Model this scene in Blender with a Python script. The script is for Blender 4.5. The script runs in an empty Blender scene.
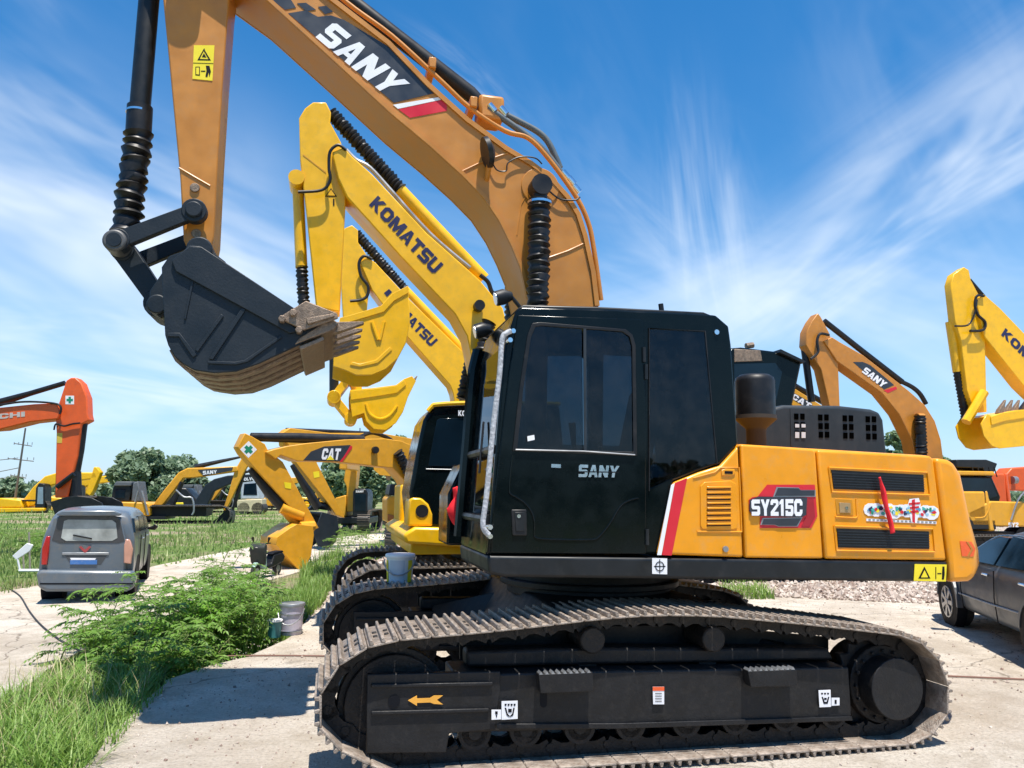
import bpy, bmesh, math, random
from math import sin, cos, pi, radians, sqrt, atan2
from mathutils import Vector as V, Matrix, Euler, noise as mn
random.seed(7)
sc = bpy.context.scene
COL = sc.collection
# ------------------------------------------------------------------ camera
FPX = 769.0; PITCH = radians(8.0); ROLL = radians(0.4); EYE = 1.66
cF = V((0, cos(PITCH), sin(PITCH))); r0 = V((1, 0, 0)); u0 = r0.cross(cF)
cR = r0*cos(ROLL) + u0*sin(ROLL); cU = cR.cross(cF); cC = V((0, 0, EYE))
cam = bpy.data.cameras.new('camera'); co = bpy.data.objects.new('camera', cam); COL.objects.link(co)
cam.sensor_width = 36; cam.lens = 36*FPX/1024; cam.clip_end = 6000; cam.clip_start = .05
co.matrix_world = Matrix(((cR.x, cU.x, -cF.x, cC.x), (cR.y, cU.y, -cF.y, cC.y), (cR.z, cU.z, -cF.z, cC.z), (0, 0, 0, 1)))
sc.camera = co
def ray(x, y): return cF + cR*((x-512)/FPX) - cU*((y-384)/FPX)
def gnd(x, y, z=0.0):
    d = ray(x, y); return cC + d*((z-EYE)/d.z)
class Frame:
    """a thing's own axes: x along it, y away from the viewer, z up"""
    def __init__(s, O, yaw, tilt=0):
        s.O = V(O); s.rot = Euler((0, radians(tilt), radians(yaw)), 'XYZ'); s.M = s.rot.to_matrix()
    def loc(s, P): return s.M.transposed() @ (V(P)-s.O)
    def wor(s, L): return s.O + s.M @ V(L)
    def q(s, x, y, Y):
        n = s.M.col[1]; d = ray(x, y); t = (Y-(cC-s.O).dot(n))/d.dot(n); L = s.loc(cC+d*t); return (L.x, L.z)
    def P(s, pts, Y): return [s.q(x, y, Y) for x, y in pts]
# ------------------------------------------------------------------ materials
MATS = {}
def mat(name, col, rough=.5, metal=0, coat=0, var=.12, vscale=6, dirt=0, dirtcol=(.22, .17, .12), bump=0, bscale=60, spec=.5):
    if name in MATS: return MATS[name]
    m = bpy.data.materials.new(name); m.use_nodes = True; nt = m.node_tree; N = nt.nodes; L = nt.links
    b = N['Principled BSDF']; b.inputs['Roughness'].default_value = rough; b.inputs['Metallic'].default_value = metal
    b.inputs['Coat Weight'].default_value = coat; b.inputs['Coat Roughness'].default_value = .12
    b.inputs['Specular IOR Level'].default_value = spec
    tc = N.new('ShaderNodeTexCoord')
    n1 = N.new('ShaderNodeTexNoise'); n1.inputs['Scale'].default_value = vscale; n1.inputs['Detail'].default_value = 6
    L.new(tc.outputs['Object'], n1.inputs['Vector'])
    mr = N.new('ShaderNodeMapRange'); mr.inputs[1].default_value = .3; mr.inputs[2].default_value = .7
    mr.inputs[3].default_value = 1-var; mr.inputs[4].default_value = 1+var; L.new(n1.outputs[0], mr.inputs[0])
    vm = N.new('ShaderNodeVectorMath'); vm.operation = 'SCALE'; vm.inputs[0].default_value = col; L.new(mr.outputs[0], vm.inputs['Scale'])
    out = vm.outputs[0]
    rr = N.new('ShaderNodeMapRange'); rr.inputs[1].default_value = .3; rr.inputs[2].default_value = .7
    rr.inputs[3].default_value = max(.02, rough-.08); rr.inputs[4].default_value = min(1, rough+.12); L.new(n1.outputs[0], rr.inputs[0]); L.new(rr.outputs[0], b.inputs['Roughness'])
    if dirt:
        n2 = N.new('ShaderNodeTexNoise'); n2.inputs['Scale'].default_value = vscale*2.3; n2.inputs['Detail'].default_value = 9; n2.inputs['Roughness'].default_value = .7
        L.new(tc.outputs['Object'], n2.inputs['Vector'])
        m2 = N.new('ShaderNodeMapRange'); m2.inputs[1].default_value = .5; m2.inputs[2].default_value = .72; m2.inputs[4].default_value = dirt; L.new(n2.outputs[0], m2.inputs[0])
        mx = N.new('ShaderNodeMix'); mx.data_type = 'RGBA'; L.new(m2.outputs[0], mx.inputs[0]); L.new(out, mx.inputs[6]); mx.inputs[7].default_value = (*dirtcol, 1)
        out = mx.outputs[2]
    L.new(out, b.inputs['Base Color'])
    if bump:
        n3 = N.new('ShaderNodeTexNoise'); n3.inputs['Scale'].default_value = bscale; n3.inputs['Detail'].default_value = 5; L.new(tc.outputs['Object'], n3.inputs['Vector'])
        bp = N.new('ShaderNodeBump'); bp.inputs['Strength'].default_value = bump; bp.inputs['Distance'].default_value = .02
        L.new(n3.outputs[0], bp.inputs['Height']); L.new(bp.outputs[0], b.inputs['Normal'])
    MATS[name] = m; return m
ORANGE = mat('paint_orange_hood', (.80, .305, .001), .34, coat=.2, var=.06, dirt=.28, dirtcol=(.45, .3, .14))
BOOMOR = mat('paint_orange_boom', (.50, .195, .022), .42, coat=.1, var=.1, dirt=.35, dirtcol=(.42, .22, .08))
KYEL = mat('paint_yellow', (.86, .46, .0005), .36, coat=.15, var=.07, dirt=.32, dirtcol=(.5, .33, .06))
CYEL = mat('paint_ochre', (.68, .32, .012), .45, coat=.05, var=.08, dirt=.3, dirtcol=(.4, .25, .1))
REDOR = mat('paint_red_orange', (.72, .10, .012), .45, coat=.05, var=.08, dirt=.2, dirtcol=(.35, .12, .06))
BLACK = mat('paint_black', (.003, .006, .007), .12, coat=.04, var=.15, dirt=.04, dirtcol=(.04, .04, .04), spec=.18)
BLK2 = mat('black_satin', (.009, .011, .013), .4, spec=.35, var=.2, dirt=.2, dirtcol=(.06, .055, .05))
HOODG = mat('hood_grey_black', (.022, .03, .038), .5, spec=.3, var=.2, dirt=.15, dirtcol=(.07, .07, .07))
FRAMEM = mat('track_frame_black', (.012, .012, .013), .5, spec=.3, var=.25, vscale=9, dirt=.35, dirtcol=(.045, .04, .035), bump=.15)
STEEL = mat('track_steel', (.30, .25, .205), .5, metal=.25, var=.4, vscale=14, dirt=.9, dirtcol=(.16, .09, .055), bump=.5, bscale=90)
LINKM = mat('track_link_black', (.014, .013, .013), .5, spec=.3, var=.3, dirt=.35, dirtcol=(.1, .07, .05), bump=.3)
RUST = mat('worn_rust_steel', (.26, .19, .135), .5, metal=.4, var=.3, vscale=22, dirt=.9, dirtcol=(.09, .055, .035), bump=.3, bscale=120)
BUCK = mat('bucket_grey_paint', (.012, .019, .027), .5, spec=.3, var=.15, vscale=5, dirt=.15, dirtcol=(.045, .045, .042), bump=.1)
RUBBER = mat('rubber', (.010, .010, .011), .42, spec=.35, var=.2, dirt=.3, dirtcol=(.05, .045, .04))
TYRE = mat('tyre_rubber', (.025, .025, .025), .8, var=.2, dirt=.4, dirtcol=(.12, .1, .08))
CHROME = mat('bright_metal', (.75, .77, .8), .2, metal=1, var=.05)
GREYM = mat('grey_metal', (.32, .33, .34), .4, metal=.6, var=.15)
GLASS = mat('tinted_glass', (.005, .014, .024), .06, coat=0, var=.3, spec=.3, vscale=2)
CLEARG = mat('pale_glass', (.13, .10, .05), .2, coat=.1, var=.3, spec=.3, vscale=3)
WHITE = mat('sticker_white', (.8, .8, .82), .4, var=.04)
INK = mat('sticker_gap_black', (.006, .007, .010), .6, var=.05, spec=.15)
DECALG = mat('decal_charcoal', (.028, .034, .045), .35, var=.1)
REDD = mat('decal_red', (.62, .015, .03), .35, var=.06)
REDDK = mat('decal_dark_red', (.35, .012, .02), .35, var=.06)
GREEN = mat('decal_green', (.01, .22, .12), .4, var=.06)
YELS = mat('sticker_yellow', (.85, .68, .02), .4, var=.04)
NAVY = mat('lettering_navy', (.02, .018, .07), .4, var=.05)
REDCL = mat('red_cloth', (.75, .01, .02), .7, var=.2, vscale=20)
FOAM = mat('foam_wrap', (.42, .43, .45), .55, var=.25, vscale=40, bump=.6, bscale=50)
VANP = mat('van_paint_grey', (.10, .125, .15), .35, coat=.4, var=.1, vscale=3, dirt=.5, dirtcol=(.2, .17, .13))
CARP = mat('car_paint_blue_grey', (.055, .07, .09), .4, coat=.15, var=.1, dirt=.45, dirtcol=(.16, .14, .12))
LAMPR = mat('lamp_red', (.4, .01, .01), .2, coat=.6)
LAMPO = mat('lamp_pale_orange', (.55, .28, .2), .2, coat=.6)
ORREF = mat('reflector_orange', (.85, .12, .03), .3)
PLATE = mat('plate_blue', (.05, .16, .42), .4, dirt=.3, dirtcol=(.5, .5, .5))
BARK = mat('bark', (.12, .09, .065), .9, bump=.5, bscale=20)
WOOD = mat('pole_grey', (.14, .13, .12), .8)
PAIL = mat('pail_white', (.7, .74, .76), .4, var=.06, dirt=.25, dirtcol=(.45, .4, .33))
PAILL = mat('pail_lilac', (.52, .48, .58), .4, var=.08, dirt=.3, dirtcol=(.4, .36, .33))
TEAL = mat('teal_plastic', (.05, .2, .22), .4)
PALEG = mat('scooter_pale_green', (.35, .5, .45), .35, coat=.3)
INNERM = mat('interior_beige', (.45, .36, .16), .6)
def glassmat(name, tint, rough=.02):
    m = bpy.data.materials.new(name); m.use_nodes = True; nt = m.node_tree; N = nt.nodes; L = nt.links; N.remove(N['Principled BSDF'])
    t = N.new('ShaderNodeBsdfTransparent'); t.inputs[0].default_value = (*tint, 1); g = N.new('ShaderNodeBsdfGlossy'); g.inputs['Roughness'].default_value = rough; g.inputs['Color'].default_value = (.6, .68, .78, 1)
    f = N.new('ShaderNodeFresnel'); f.inputs[0].default_value = 1.45; x = N.new('ShaderNodeMixShader'); d = N.new('ShaderNodeBsdfDiffuse'); d.inputs[0].default_value = (.30, .28, .25, 1)
    tc = N.new('ShaderNodeTexCoord'); n = N.new('ShaderNodeTexNoise'); n.inputs['Scale'].default_value = 7; n.inputs['Detail'].default_value = 8; n.inputs['Roughness'].default_value = .75; L.new(tc.outputs['Object'], n.inputs['Vector'])
    r = N.new('ShaderNodeMapRange'); r.inputs[1].default_value = .42; r.inputs[2].default_value = .8; r.inputs[4].default_value = .05; L.new(n.outputs[0], r.inputs[0])
    L.new(f.outputs[0], x.inputs[0]); L.new(t.outputs[0], x.inputs[1]); L.new(g.outputs[0], x.inputs[2])
    y = N.new('ShaderNodeMixShader'); L.new(r.outputs[0], y.inputs[0]); L.new(x.outputs[0], y.inputs[1]); L.new(d.outputs[0], y.inputs[2]); L.new(y.outputs[0], N['Material Output'].inputs['Surface']); return m
SEEGLASS = glassmat('cab_glass_tinted', (.34, .40, .44)); SCREEN = glassmat('windscreen_glass', (.5, .56, .56))
STEEL_SHADED = None
def leafmat(name, col, col2, trans=.35):
    m = bpy.data.materials.new(name); m.use_nodes = True; nt = m.node_tree; N = nt.nodes; L = nt.links; b = N['Principled BSDF']
    oi = N.new('ShaderNodeNewGeometry'); mx = N.new('ShaderNodeMix'); mx.data_type = 'RGBA'
    mx.inputs[6].default_value = (*col, 1); mx.inputs[7].default_value = (*col2, 1)
    L.new(oi.outputs['Random Per Island'], mx.inputs[0]); L.new(mx.outputs[2], b.inputs['Base Color']); b.inputs['Roughness'].default_value = .5
    tr = N.new('ShaderNodeBsdfTranslucent'); L.new(mx.outputs[2], tr.inputs['Color']); ms = N.new('ShaderNodeMixShader'); ms.inputs[0].default_value = trans
    L.new(b.outputs[0], ms.inputs[1]); L.new(tr.outputs[0], ms.inputs[2]); L.new(ms.outputs[0], N['Material Output'].inputs['Surface']); return m
LEAFB = leafmat('leaf_bush', (.10, .21, .025), (.20, .36, .05), .4)
LEAFY = leafmat('leaf_bright', (.13, .33, .02), (.22, .42, .04), .4)
GRASSM = leafmat('grass_blade', (.12, .25, .025), (.30, .42, .10), .35)
GRASSF = leafmat('grass_field', (.17, .30, .06), (.36, .42, .15), .4)
LEAFT = leafmat('leaf_tree', (.17, .25, .15), (.27, .36, .22), .4)
LEAFT2 = leafmat('leaf_tree_olive', (.18, .27, .14), (.29, .38, .21), .4)
# ------------------------------------------------------------------ mesh helpers
def mesh_obj(name, bm, m, parent=None, smooth=False, bevel=0, seg=2, angle=40):
    bmesh.ops.recalc_face_normals(bm, faces=bm.faces)
    me = bpy.data.meshes.new(name); bm.to_mesh(me); bm.free()
    o = bpy.data.objects.new(name, me); COL.objects.link(o)
    for mm in (m if isinstance(m, (list, tuple)) else [m]): me.materials.append(mm)
    if smooth:
        for p in me.polygons: p.use_smooth = True
        me.set_sharp_from_angle(angle=radians(angle))
    if bevel:
        b = o.modifiers.new('bevel', 'BEVEL'); b.width = bevel; b.segments = seg; b.limit_method = 'ANGLE'; b.angle_limit = radians(35)
        for p in me.polygons: p.use_smooth = True
        me.set_sharp_from_angle(angle=radians(60))
    if parent: o.parent = parent
    return o
def tag(o, label=None, cat=None, group=None, kind=None):
    if label: o['label'] = label
    if cat: o['category'] = cat
    if group: o['group'] = group
    if kind: o['kind'] = kind
    return o
def thing(name, fr, label, cat, group=None):
    o = bpy.data.objects.new(name, None); COL.objects.link(o); o.empty_display_size = .3
    o.location = fr.O; o.rotation_euler = fr.rot; return tag(o, label, cat, group)
def prism(bm, pts, y0, y1, mi=0):
    a = [bm.verts.new((x, y0, z)) for x, z in pts]; b = [bm.verts.new((x, y1, z)) for x, z in pts]; n = len(pts)
    fs = [bm.faces.new(a), bm.faces.new(b[::-1])]
    for i in range(n): fs.append(bm.faces.new((a[i], b[i], b[(i+1) % n], a[(i+1) % n])))
    for f in fs: f.material_index = mi
    return fs
def box(bm, x0, x1, y0, y1, z0, z1, mi=0): return prism(bm, [(x0, z0), (x1, z0), (x1, z1), (x0, z1)], y0, y1, mi)
def ringpanel(name, outer, holes, y0, y1, m, parent, bevel=0):
    bm = bmesh.new(); es = []
    for lp in [outer]+holes:
        vs = [bm.verts.new((x, y0, z)) for x, z in lp]
        for i in range(len(vs)): es.append(bm.edges.new((vs[i], vs[(i+1) % len(vs)])))
    bmesh.ops.triangle_fill(bm, use_beauty=True, edges=es)
    bmesh.ops.dissolve_limit(bm, angle_limit=.01, verts=bm.verts, edges=bm.edges)
    g = bmesh.ops.extrude_face_region(bm, geom=bm.faces[:])
    for e in g['geom']:
        if isinstance(e, bmesh.types.BMVert): e.co.y = y1
    return mesh_obj(name, bm, m, parent, bevel=bevel)
def Prism(name, pts, y0, y1, m, parent, bevel=0, seg=2):
    bm = bmesh.new(); prism(bm, pts, y0, y1); return mesh_obj(name, bm, m, parent, bevel=bevel, seg=seg)
def Box(name, x0, x1, y0, y1, z0, z1, m, parent, bevel=0):
    bm = bmesh.new(); box(bm, x0, x1, y0, y1, z0, z1); return mesh_obj(name, bm, m, parent, bevel=bevel)
def basis(d):
    d = V(d).normalized(); a = V((0, 0, 1)) if abs(d.z) < .9 else V((0, 1, 0)); u = d.cross(a).normalized(); return d, u, d.cross(u)
def tube(bm, pts, r, n=10, cap=True, mi=0):
    pts = [V(p) for p in pts]; rings = []
    if not isinstance(r, (list, tuple)): r = [r]*len(pts)
    pu = None
    for i, p in enumerate(pts):
        d = (pts[min(i+1, len(pts)-1)]-pts[max(i-1, 0)])
        if d.length < 1e-6: d = V((0, 0, 1))
        d.normalize()
        if pu is None: _, u, w = basis(d)
        else:
            u = (pu - d*pu.dot(d))
            if u.length < 1e-4: _, u, w = basis(d)
            u.normalize(); w = d.cross(u)
        pu = u
        rings.append([bm.verts.new(p+(u*cos(2*pi*k/n)+w*sin(2*pi*k/n))*r[i]) for k in range(n)])
    for a, b in zip(rings, rings[1:]):
        for k in range(n):
            f = bm.faces.new((a[k], a[(k+1) % n], b[(k+1) % n], b[k])); f.material_index = mi
    if cap:
        bm.faces.new(rings[0][::-1]).material_index = mi; bm.faces.new(rings[-1]).material_index = mi
def Tube(name, pts, r, m, parent, n=10, smooth=True):
    bm = bmesh.new(); tube(bm, pts, r, n); return mesh_obj(name, bm, m, parent, smooth=smooth)
def cyl_y(bm, x, z, r, y0, y1, n=24, mi=0): tube(bm, [(x, y0, z), (x, y1, z)], r, n, mi=mi)
def CylY(name, x, z, r, y0, y1, m, parent, n=24, bevel=0):
    bm = bmesh.new(); cyl_y(bm, x, z, r, y0, y1, n)
    return mesh_obj(name, bm, m, parent, smooth=not bevel, bevel=bevel)
def Bellows(name, a, b, r, m, parent, n=12, depth=.28, jitter=.1):
    a, b = V(a), V(b); pts = []; rr = []
    for i in range(2*n+1):
        t = i/(2*n); pts.append(a.lerp(b, t)+V((random.uniform(-1, 1), 0, random.uniform(-1, 1)))*r*jitter*.5); rr.append(r*(1-depth if i % 2 else 1+random.uniform(-jitter, jitter)*.4))
    bm = bmesh.new(); tube(bm, pts, rr, 14); return mesh_obj(name, bm, m, parent, smooth=True, angle=70)
def cr(pts, k=6, closed=False):
    """catmull-rom through points"""
    out = []; n = len(pts); P = [V(p) for p in pts]
    rng = range(n if closed else n-1)
    for i in rng:
        p0 = P[(i-1) % n] if (closed or i > 0) else P[0]; p1 = P[i]; p2 = P[(i+1) % n]; p3 = P[(i+2) % n] if (closed or i+2 < n) else P[-1]
        for j in range(k):
            t = j/k; out.append(.5*((2*p1)+(p2-p0)*t+(2*p0-5*p1+4*p2-p3)*t*t+(3*p1-p0-3*p2+p3)*t**3))
    if not closed: out.append(P[-1])
    return [tuple(p) for p in out]
def strip(bm, pts, y0, y1, th, mi=0):
    """sheet following an x,z polyline, between y0 and y1, thickness th inwards"""
    n = len(pts); P = [V(p) for p in pts]; inn = []
    for i in range(n):
        d = (P[min(i+1, n-1)]-P[max(i-1, 0)]).normalized(); inn.append(P[i]+V((-d.y, d.x))*th)
    g = []
    for A in (P, inn):
        for y in (y0, y1): g.append([bm.verts.new((p.x, y, p.y)) for p in A])
    a, b, c, d = g
    for i in range(n-1):
        for r, s in ((a, b), (b, d), (d, c), (c, a)):
            bm.faces.new((r[i], r[i+1], s[i+1], s[i])).material_index = mi
    for i in (0, n-1): bm.faces.new((a[i], b[i], d[i], c[i])).material_index = mi
GL = {
 'A': (1, [[(0,0),(.3,0),(.5,.7),(.5,1),(.34,1)], [(1,0),(.66,1),(.5,1),(.5,.7),(.7,0)], [(.357,.2),(.643,.2),(.591,.38),(.409,.38)]]),
 'N': (1, [[(0,0),(.3,0),(.3,.5),(.68,0),(1,0),(1,1),(.7,1),(.7,.5),(.32,1),(0,1)]]),
 'Y': (1, [[(.35,0),(.65,0),(.65,.4),(1,1),(.68,1),(.5,.66),(.32,1),(0,1),(.35,.4)]]),
 'S': (.95, [[(0,0),(.85,0),(1,.12),(1,.5),(.88,.6),(.32,.6),(.32,.75),(1,.75),(1,1),(.15,1),(0,.88),(0,.5),(.12,.39),(.68,.39),(.68,.24),(0,.24)]]),
 'K': (1, [[(0,0),(.3,0),(.3,.36),(.66,0),(1.05,0),(.55,.5),(1,1),(.63,1),(.3,.64),(.3,1),(0,1)]]),
 'O': (1.05, [[(.5,0),(.5,.25),(.38,.25),(.3,.33),(.3,.67),(.38,.75),(.5,.75),(.5,1),(.25,1),(0,.78),(0,.22),(.25,0)], [(.5,0),(.75,0),(1,.22),(1,.78),(.75,1),(.5,1),(.5,.75),(.62,.75),(.7,.67),(.7,.33),(.62,.25),(.5,.25)]]),
 'M': (1.25, [[(0,0),(.24,0),(.24,.55),(.42,0),(.58,0),(.76,.55),(.76,0),(1,0),(1,1),(.7,1),(.5,.45),(.3,1),(0,1)]]),
 'T': (.95, [[(.34,0),(.66,0),(.66,.75),(1,.75),(1,1),(0,1),(0,.75),(.34,.75)]]),
 'U': (1, [[(.2,0),(.8,0),(1,.18),(1,1),(.7,1),(.7,.25),(.3,.25),(.3,1),(0,1),(0,.18)]]),
 'C': (.95, [[(.2,0),(.8,0),(1,.18),(1,.38),(.68,.38),(.68,.24),(.32,.24),(.32,.76),(.68,.76),(.68,.62),(1,.62),(1,.82),(.8,1),(.2,1),(0,.82),(0,.18)]]),
 '2': (.9, [[(0,0),(1,0),(1,.24),(.46,.24),(1,.62),(1,.86),(.84,1),(.16,1),(0,.84),(0,.66),(.32,.66),(.32,.77),(.68,.77),(.68,.66),(0,.22)]]),
 '1': (.6, [[(.3,0),(.8,0),(.8,1),(.42,1),(.0,.82),(.0,.66),(.3,.72)]]),
 '5': (.9, [[(0,0),(.84,0),(1,.14),(1,.52),(.86,.64),(.32,.64),(.32,.76),(1,.76),(1,1),(0,1),(0,.42),(.68,.42),(.68,.24),(.32,.24),(.32,.32),(0,.32)]]),
 'V': (1, [[(.35,0),(.65,0),(1,1),(.69,1),(.5,.4),(.31,1),(0,1)]]),
 'L': (.8, [[(0,0),(1,0),(1,.25),(.36,.25),(.36,1),(0,1)]]),
 'H': (1, [[(0,0),(.3,0),(.3,.38),(.7,.38),(.7,0),(1,0),(1,1),(.7,1),(.7,.62),(.3,.62),(.3,1),(0,1)]]),
 'I': (.36, [[(0,0),(1,0),(1,1),(0,1)]]),
 'D': (1, [[(0,0),(.3,0),(.3,1),(0,1)], [(.3,0),(.75,0),(1,.22),(1,.78),(.75,1),(.3,1),(.3,.76),(.62,.76),(.7,.68),(.7,.32),(.62,.24),(.3,.24)]]),
}
def quad_text(name, s, quad, Y, m, parent, gap=.1, th=.004, slant=0, **k):
    """heavy block lettering; quad = local (x,z) corners bl, br, tr, tl"""
    W = sum(GL[c][0] for c in s)+gap*(len(s)-1); bm = bmesh.new(); bl, br, tr, tl = [V(c) for c in quad]; x = 0
    for c in s:
        w, ps = GL[c]
        for p in ps:
            o = []
            for a, b in p:
                u = (x+a*w)/W+slant*(b-.5); q = (bl*(1-u)+br*u)*(1-b)+(tl*(1-u)+tr*u)*b; o.append((q.x, q.y))
            prism(bm, o, Y-th, Y)
        x += w+gap
    return mesh_obj(name, bm, m, parent)
def decal(name, pts, Y, m, parent, th=.003): return Prism(name, pts, Y-th, Y-.0005, m, parent)
# ------------------------------------------------------------------ excavator pieces
def tracks_shape(L=4.1, h=.86, k=10, zc=0):
    R = h/2; x = L/2-R; p = []
    for i in range(k+1): a = -pi/2-pi*i/k; p.append((-x+R*cos(a), R+R*sin(a)+zc))
    for i in range(1, 5): p.append((-x+2*x*i/5, h+zc+.0))
    for i in range(k+1): a = pi/2-pi*i/k; p.append((x+R*cos(a), R+R*sin(a)+zc))
    return p
def resample(pts, n):
    P = [V(p) for p in pts]; P.append(P[0]); s = [0]
    for a, b in zip(P, P[1:]): s.append(s[-1]+(b-a).length)
    T = s[-1]; out = []; j = 0
    for i in range(n):
        t = T*i/n
        while s[j+1] < t: j += 1
        out.append(P[j].lerp(P[j+1], (t-s[j])/max(1e-9, s[j+1]-s[j])))
    return out, T/n
def shoe_bm(pitch, w, simple=False):
    bm = bmesh.new(); h = pitch/2
    prism(bm, [(-h*.98, -.012), (h*.9, -.012), (h*.98, .0), (-h*.9, 0)], -w/2, w/2)
    gz = .028 if not simple else .035
    for gx in (-h*.72, 0, h*.72): prism(bm, [(gx-.013, 0), (gx+.013, 0), (gx+.008, gz), (gx-.008, gz)], -w/2, w/2)
    if not simple:
        for yy in (-.06, .06):
            for gx in (-h*.36, h*.36): box(bm, gx-.014, gx+.014, yy-.02, yy+.02, 0, .006, 1)
    return bm
def place(bm, src, pos, tang, yc):
    """append src bmesh copy with x->tangent, z->outward"""
    t = V((tang.x, 0, tang.y)).normalized(); nrm = V((-t.z, 0, t.x)); o = V((pos.x, yc, pos.y)); mp = {}
    for v in src.verts: mp[v] = bm.verts.new(o+t*v.co.x+V((0, v.co.y, 0))+nrm*v.co.z)
    for f in src.faces: bm.faces.new([mp[v] for v in f.verts]).material_index = f.material_index
STEEL_SHADED = mat('track_steel_shaded', (.15, .125, .10), .55, metal=.2, var=.4, vscale=14, dirt=.8, dirtcol=(.07, .045, .03), bump=.4)  # dirty steel, darkened so the colour carries the shade on background tracks
def make_track(root, curve, yc, w, detailed, n=49):
    # curve runs so that outward is to the left of its direction (clockwise seen from the near side)
    pts, pitch = resample(curve, n); shb = shoe_bm(pitch, w, not detailed)
    bm = bmesh.new(); lk = bmesh.new()
    for s in (-1, 1):
        prism(lk, [(-pitch*.52, -.012), (pitch*.52, -.012), (pitch*.56, -.05), (pitch*.4, -.11), (.02, -.085), (-.02, -.085), (-pitch*.4, -.11), (-pitch*.56, -.05)], s*.085-.018, s*.085+.018)
    cyl_y(lk, pitch/2, -.062, .026, -.11, .11, 8)
    if detailed:
        for i in range(n):
            a, b = pts[i], pts[(i+1) % n]; place(bm, lk, (a+b)/2, b-a, yc)
        tr = mesh_obj('track', bm, LINKM, root)
        me = None
        for i in range(n):
            a, b = pts[i], pts[(i+1) % n]; t = (b-a).normalized(); c = (a+b)/2
            if me is None:
                o = mesh_obj('track_shoe', shb, [STEEL, LINKM], tr, bevel=.003, seg=1); me = o
            else: o = me.copy(); COL.objects.link(o); o.parent = tr
            o.location = (c.x, yc, c.y); o.rotation_euler = (0, -atan2(t.y, t.x), 0)
        return tr
    for i in range(n):
        a, b = pts[i], pts[(i+1) % n]; place(bm, shb, (a+b)/2, b-a, yc)
        k0 = len(bm.faces); place(bm, lk, (a+b)/2, b-a, yc); bm.faces.ensure_lookup_table()
        for f in bm.faces[k0:]: f.material_index = 1
    shb.free(); lk.free()
    return mesh_obj('track', bm, [STEEL_SHADED, LINKM], root)
def bucket(root, fr, px, open_a, open_b, y0, y1, m, teeth=None, th=.02, shellm=None, name='bucket'):
    """px: outline of near side plate; edges between open_a..open_b (indices, wrapping) are the open mouth"""
    pts = fr.P(px, y0) if fr else px; n = len(pts); bm = bmesh.new()
    prism(bm, pts, y0, y0+th); prism(bm, pts, y1-th, y1)
    k = open_b; run = [pts[k]]
    while k != open_a: k = (k+1) % n; run.append(pts[k])
    ar = sum(pts[i][0]*pts[(i+1) % n][1]-pts[(i+1) % n][0]*pts[i][1] for i in range(n))
    if shellm is not None:
        k0 = len(bm.faces); strip(bm, run, y0+th+.001, y1-th-.001, th*1.3*(1 if ar > 0 else -1), 1)
    else: strip(bm, run, y0+th+.001, y1-th-.001, th*1.3*(1 if ar > 0 else -1))
    return mesh_obj(name, bm, [m, shellm or m], root, bevel=.006, seg=1)
def teeth(root, lip, tip, y0, y1, n, m, w=.09, h=.07):
    """lip, tip : local x,z; n teeth spread between y0 and y1"""
    lip, tip = V(lip), V(tip); d = (tip-lip).normalized(); u = V((-d.y, d.x)); L = (tip-lip).length
    for i in range(n):
        y = y0+(y1-y0)*(i+.5)/n if n > 1 else (y0+y1)/2; bm = bmesh.new()
        pr = [lip-d*L*.35+u*h*.45, lip+u*h*.5, tip+u*.008, tip-u*.008, lip-u*h*.5, lip-d*L*.35-u*h*.45]
        prism(bm, [(p.x, p.y) for p in pr], y-w/2, y+w/2)
        for v in bm.verts:
            t = (V((v.co.x, v.co.z))-lip).dot(d)/L
            if t > .5: v.co.y = y+(v.co.y-y)*.6
        mesh_obj('tooth', bm, m, root, bevel=.004, seg=1)
def beam(name, fr, px, y0, y1, m, root, lip=.012, bevel=.008):
    """box-section boom or arm: side plates inset between proud top/bottom plates"""
    pts = fr.P(px, y0); return Prism(name, pts, y0, y1, m, root, bevel=bevel)
def p3(fr, x, y, Y): a = fr.q(x, y, Y); return V((a[0], Y, a[1]))
def pline(fr, pts, Y): return [p3(fr, x, y, Y) for x, y in pts]
def cross_sticker(fr, cx, cy, s, Y, par, tilt=0):
    c, q = cos(tilt), sin(tilt)
    def R(pts): return [(cx+x*c-y*q, cy+x*q+y*c) for x, y in pts]
    st = decal('cross_sticker', fr.P(R([(-s, -s), (s, -s), (s, s), (-s, s)]), Y), Y, WHITE, par)
    a, b = s*.28, s*.75
    decal('green_cross', fr.P(R([(-a, -b), (a, -b), (a, -a), (b, -a), (b, a), (a, a), (a, b), (-a, b), (-a, a), (-b, a), (-b, -a), (-a, -a)]), Y), Y-.003, GREEN, st)
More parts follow.
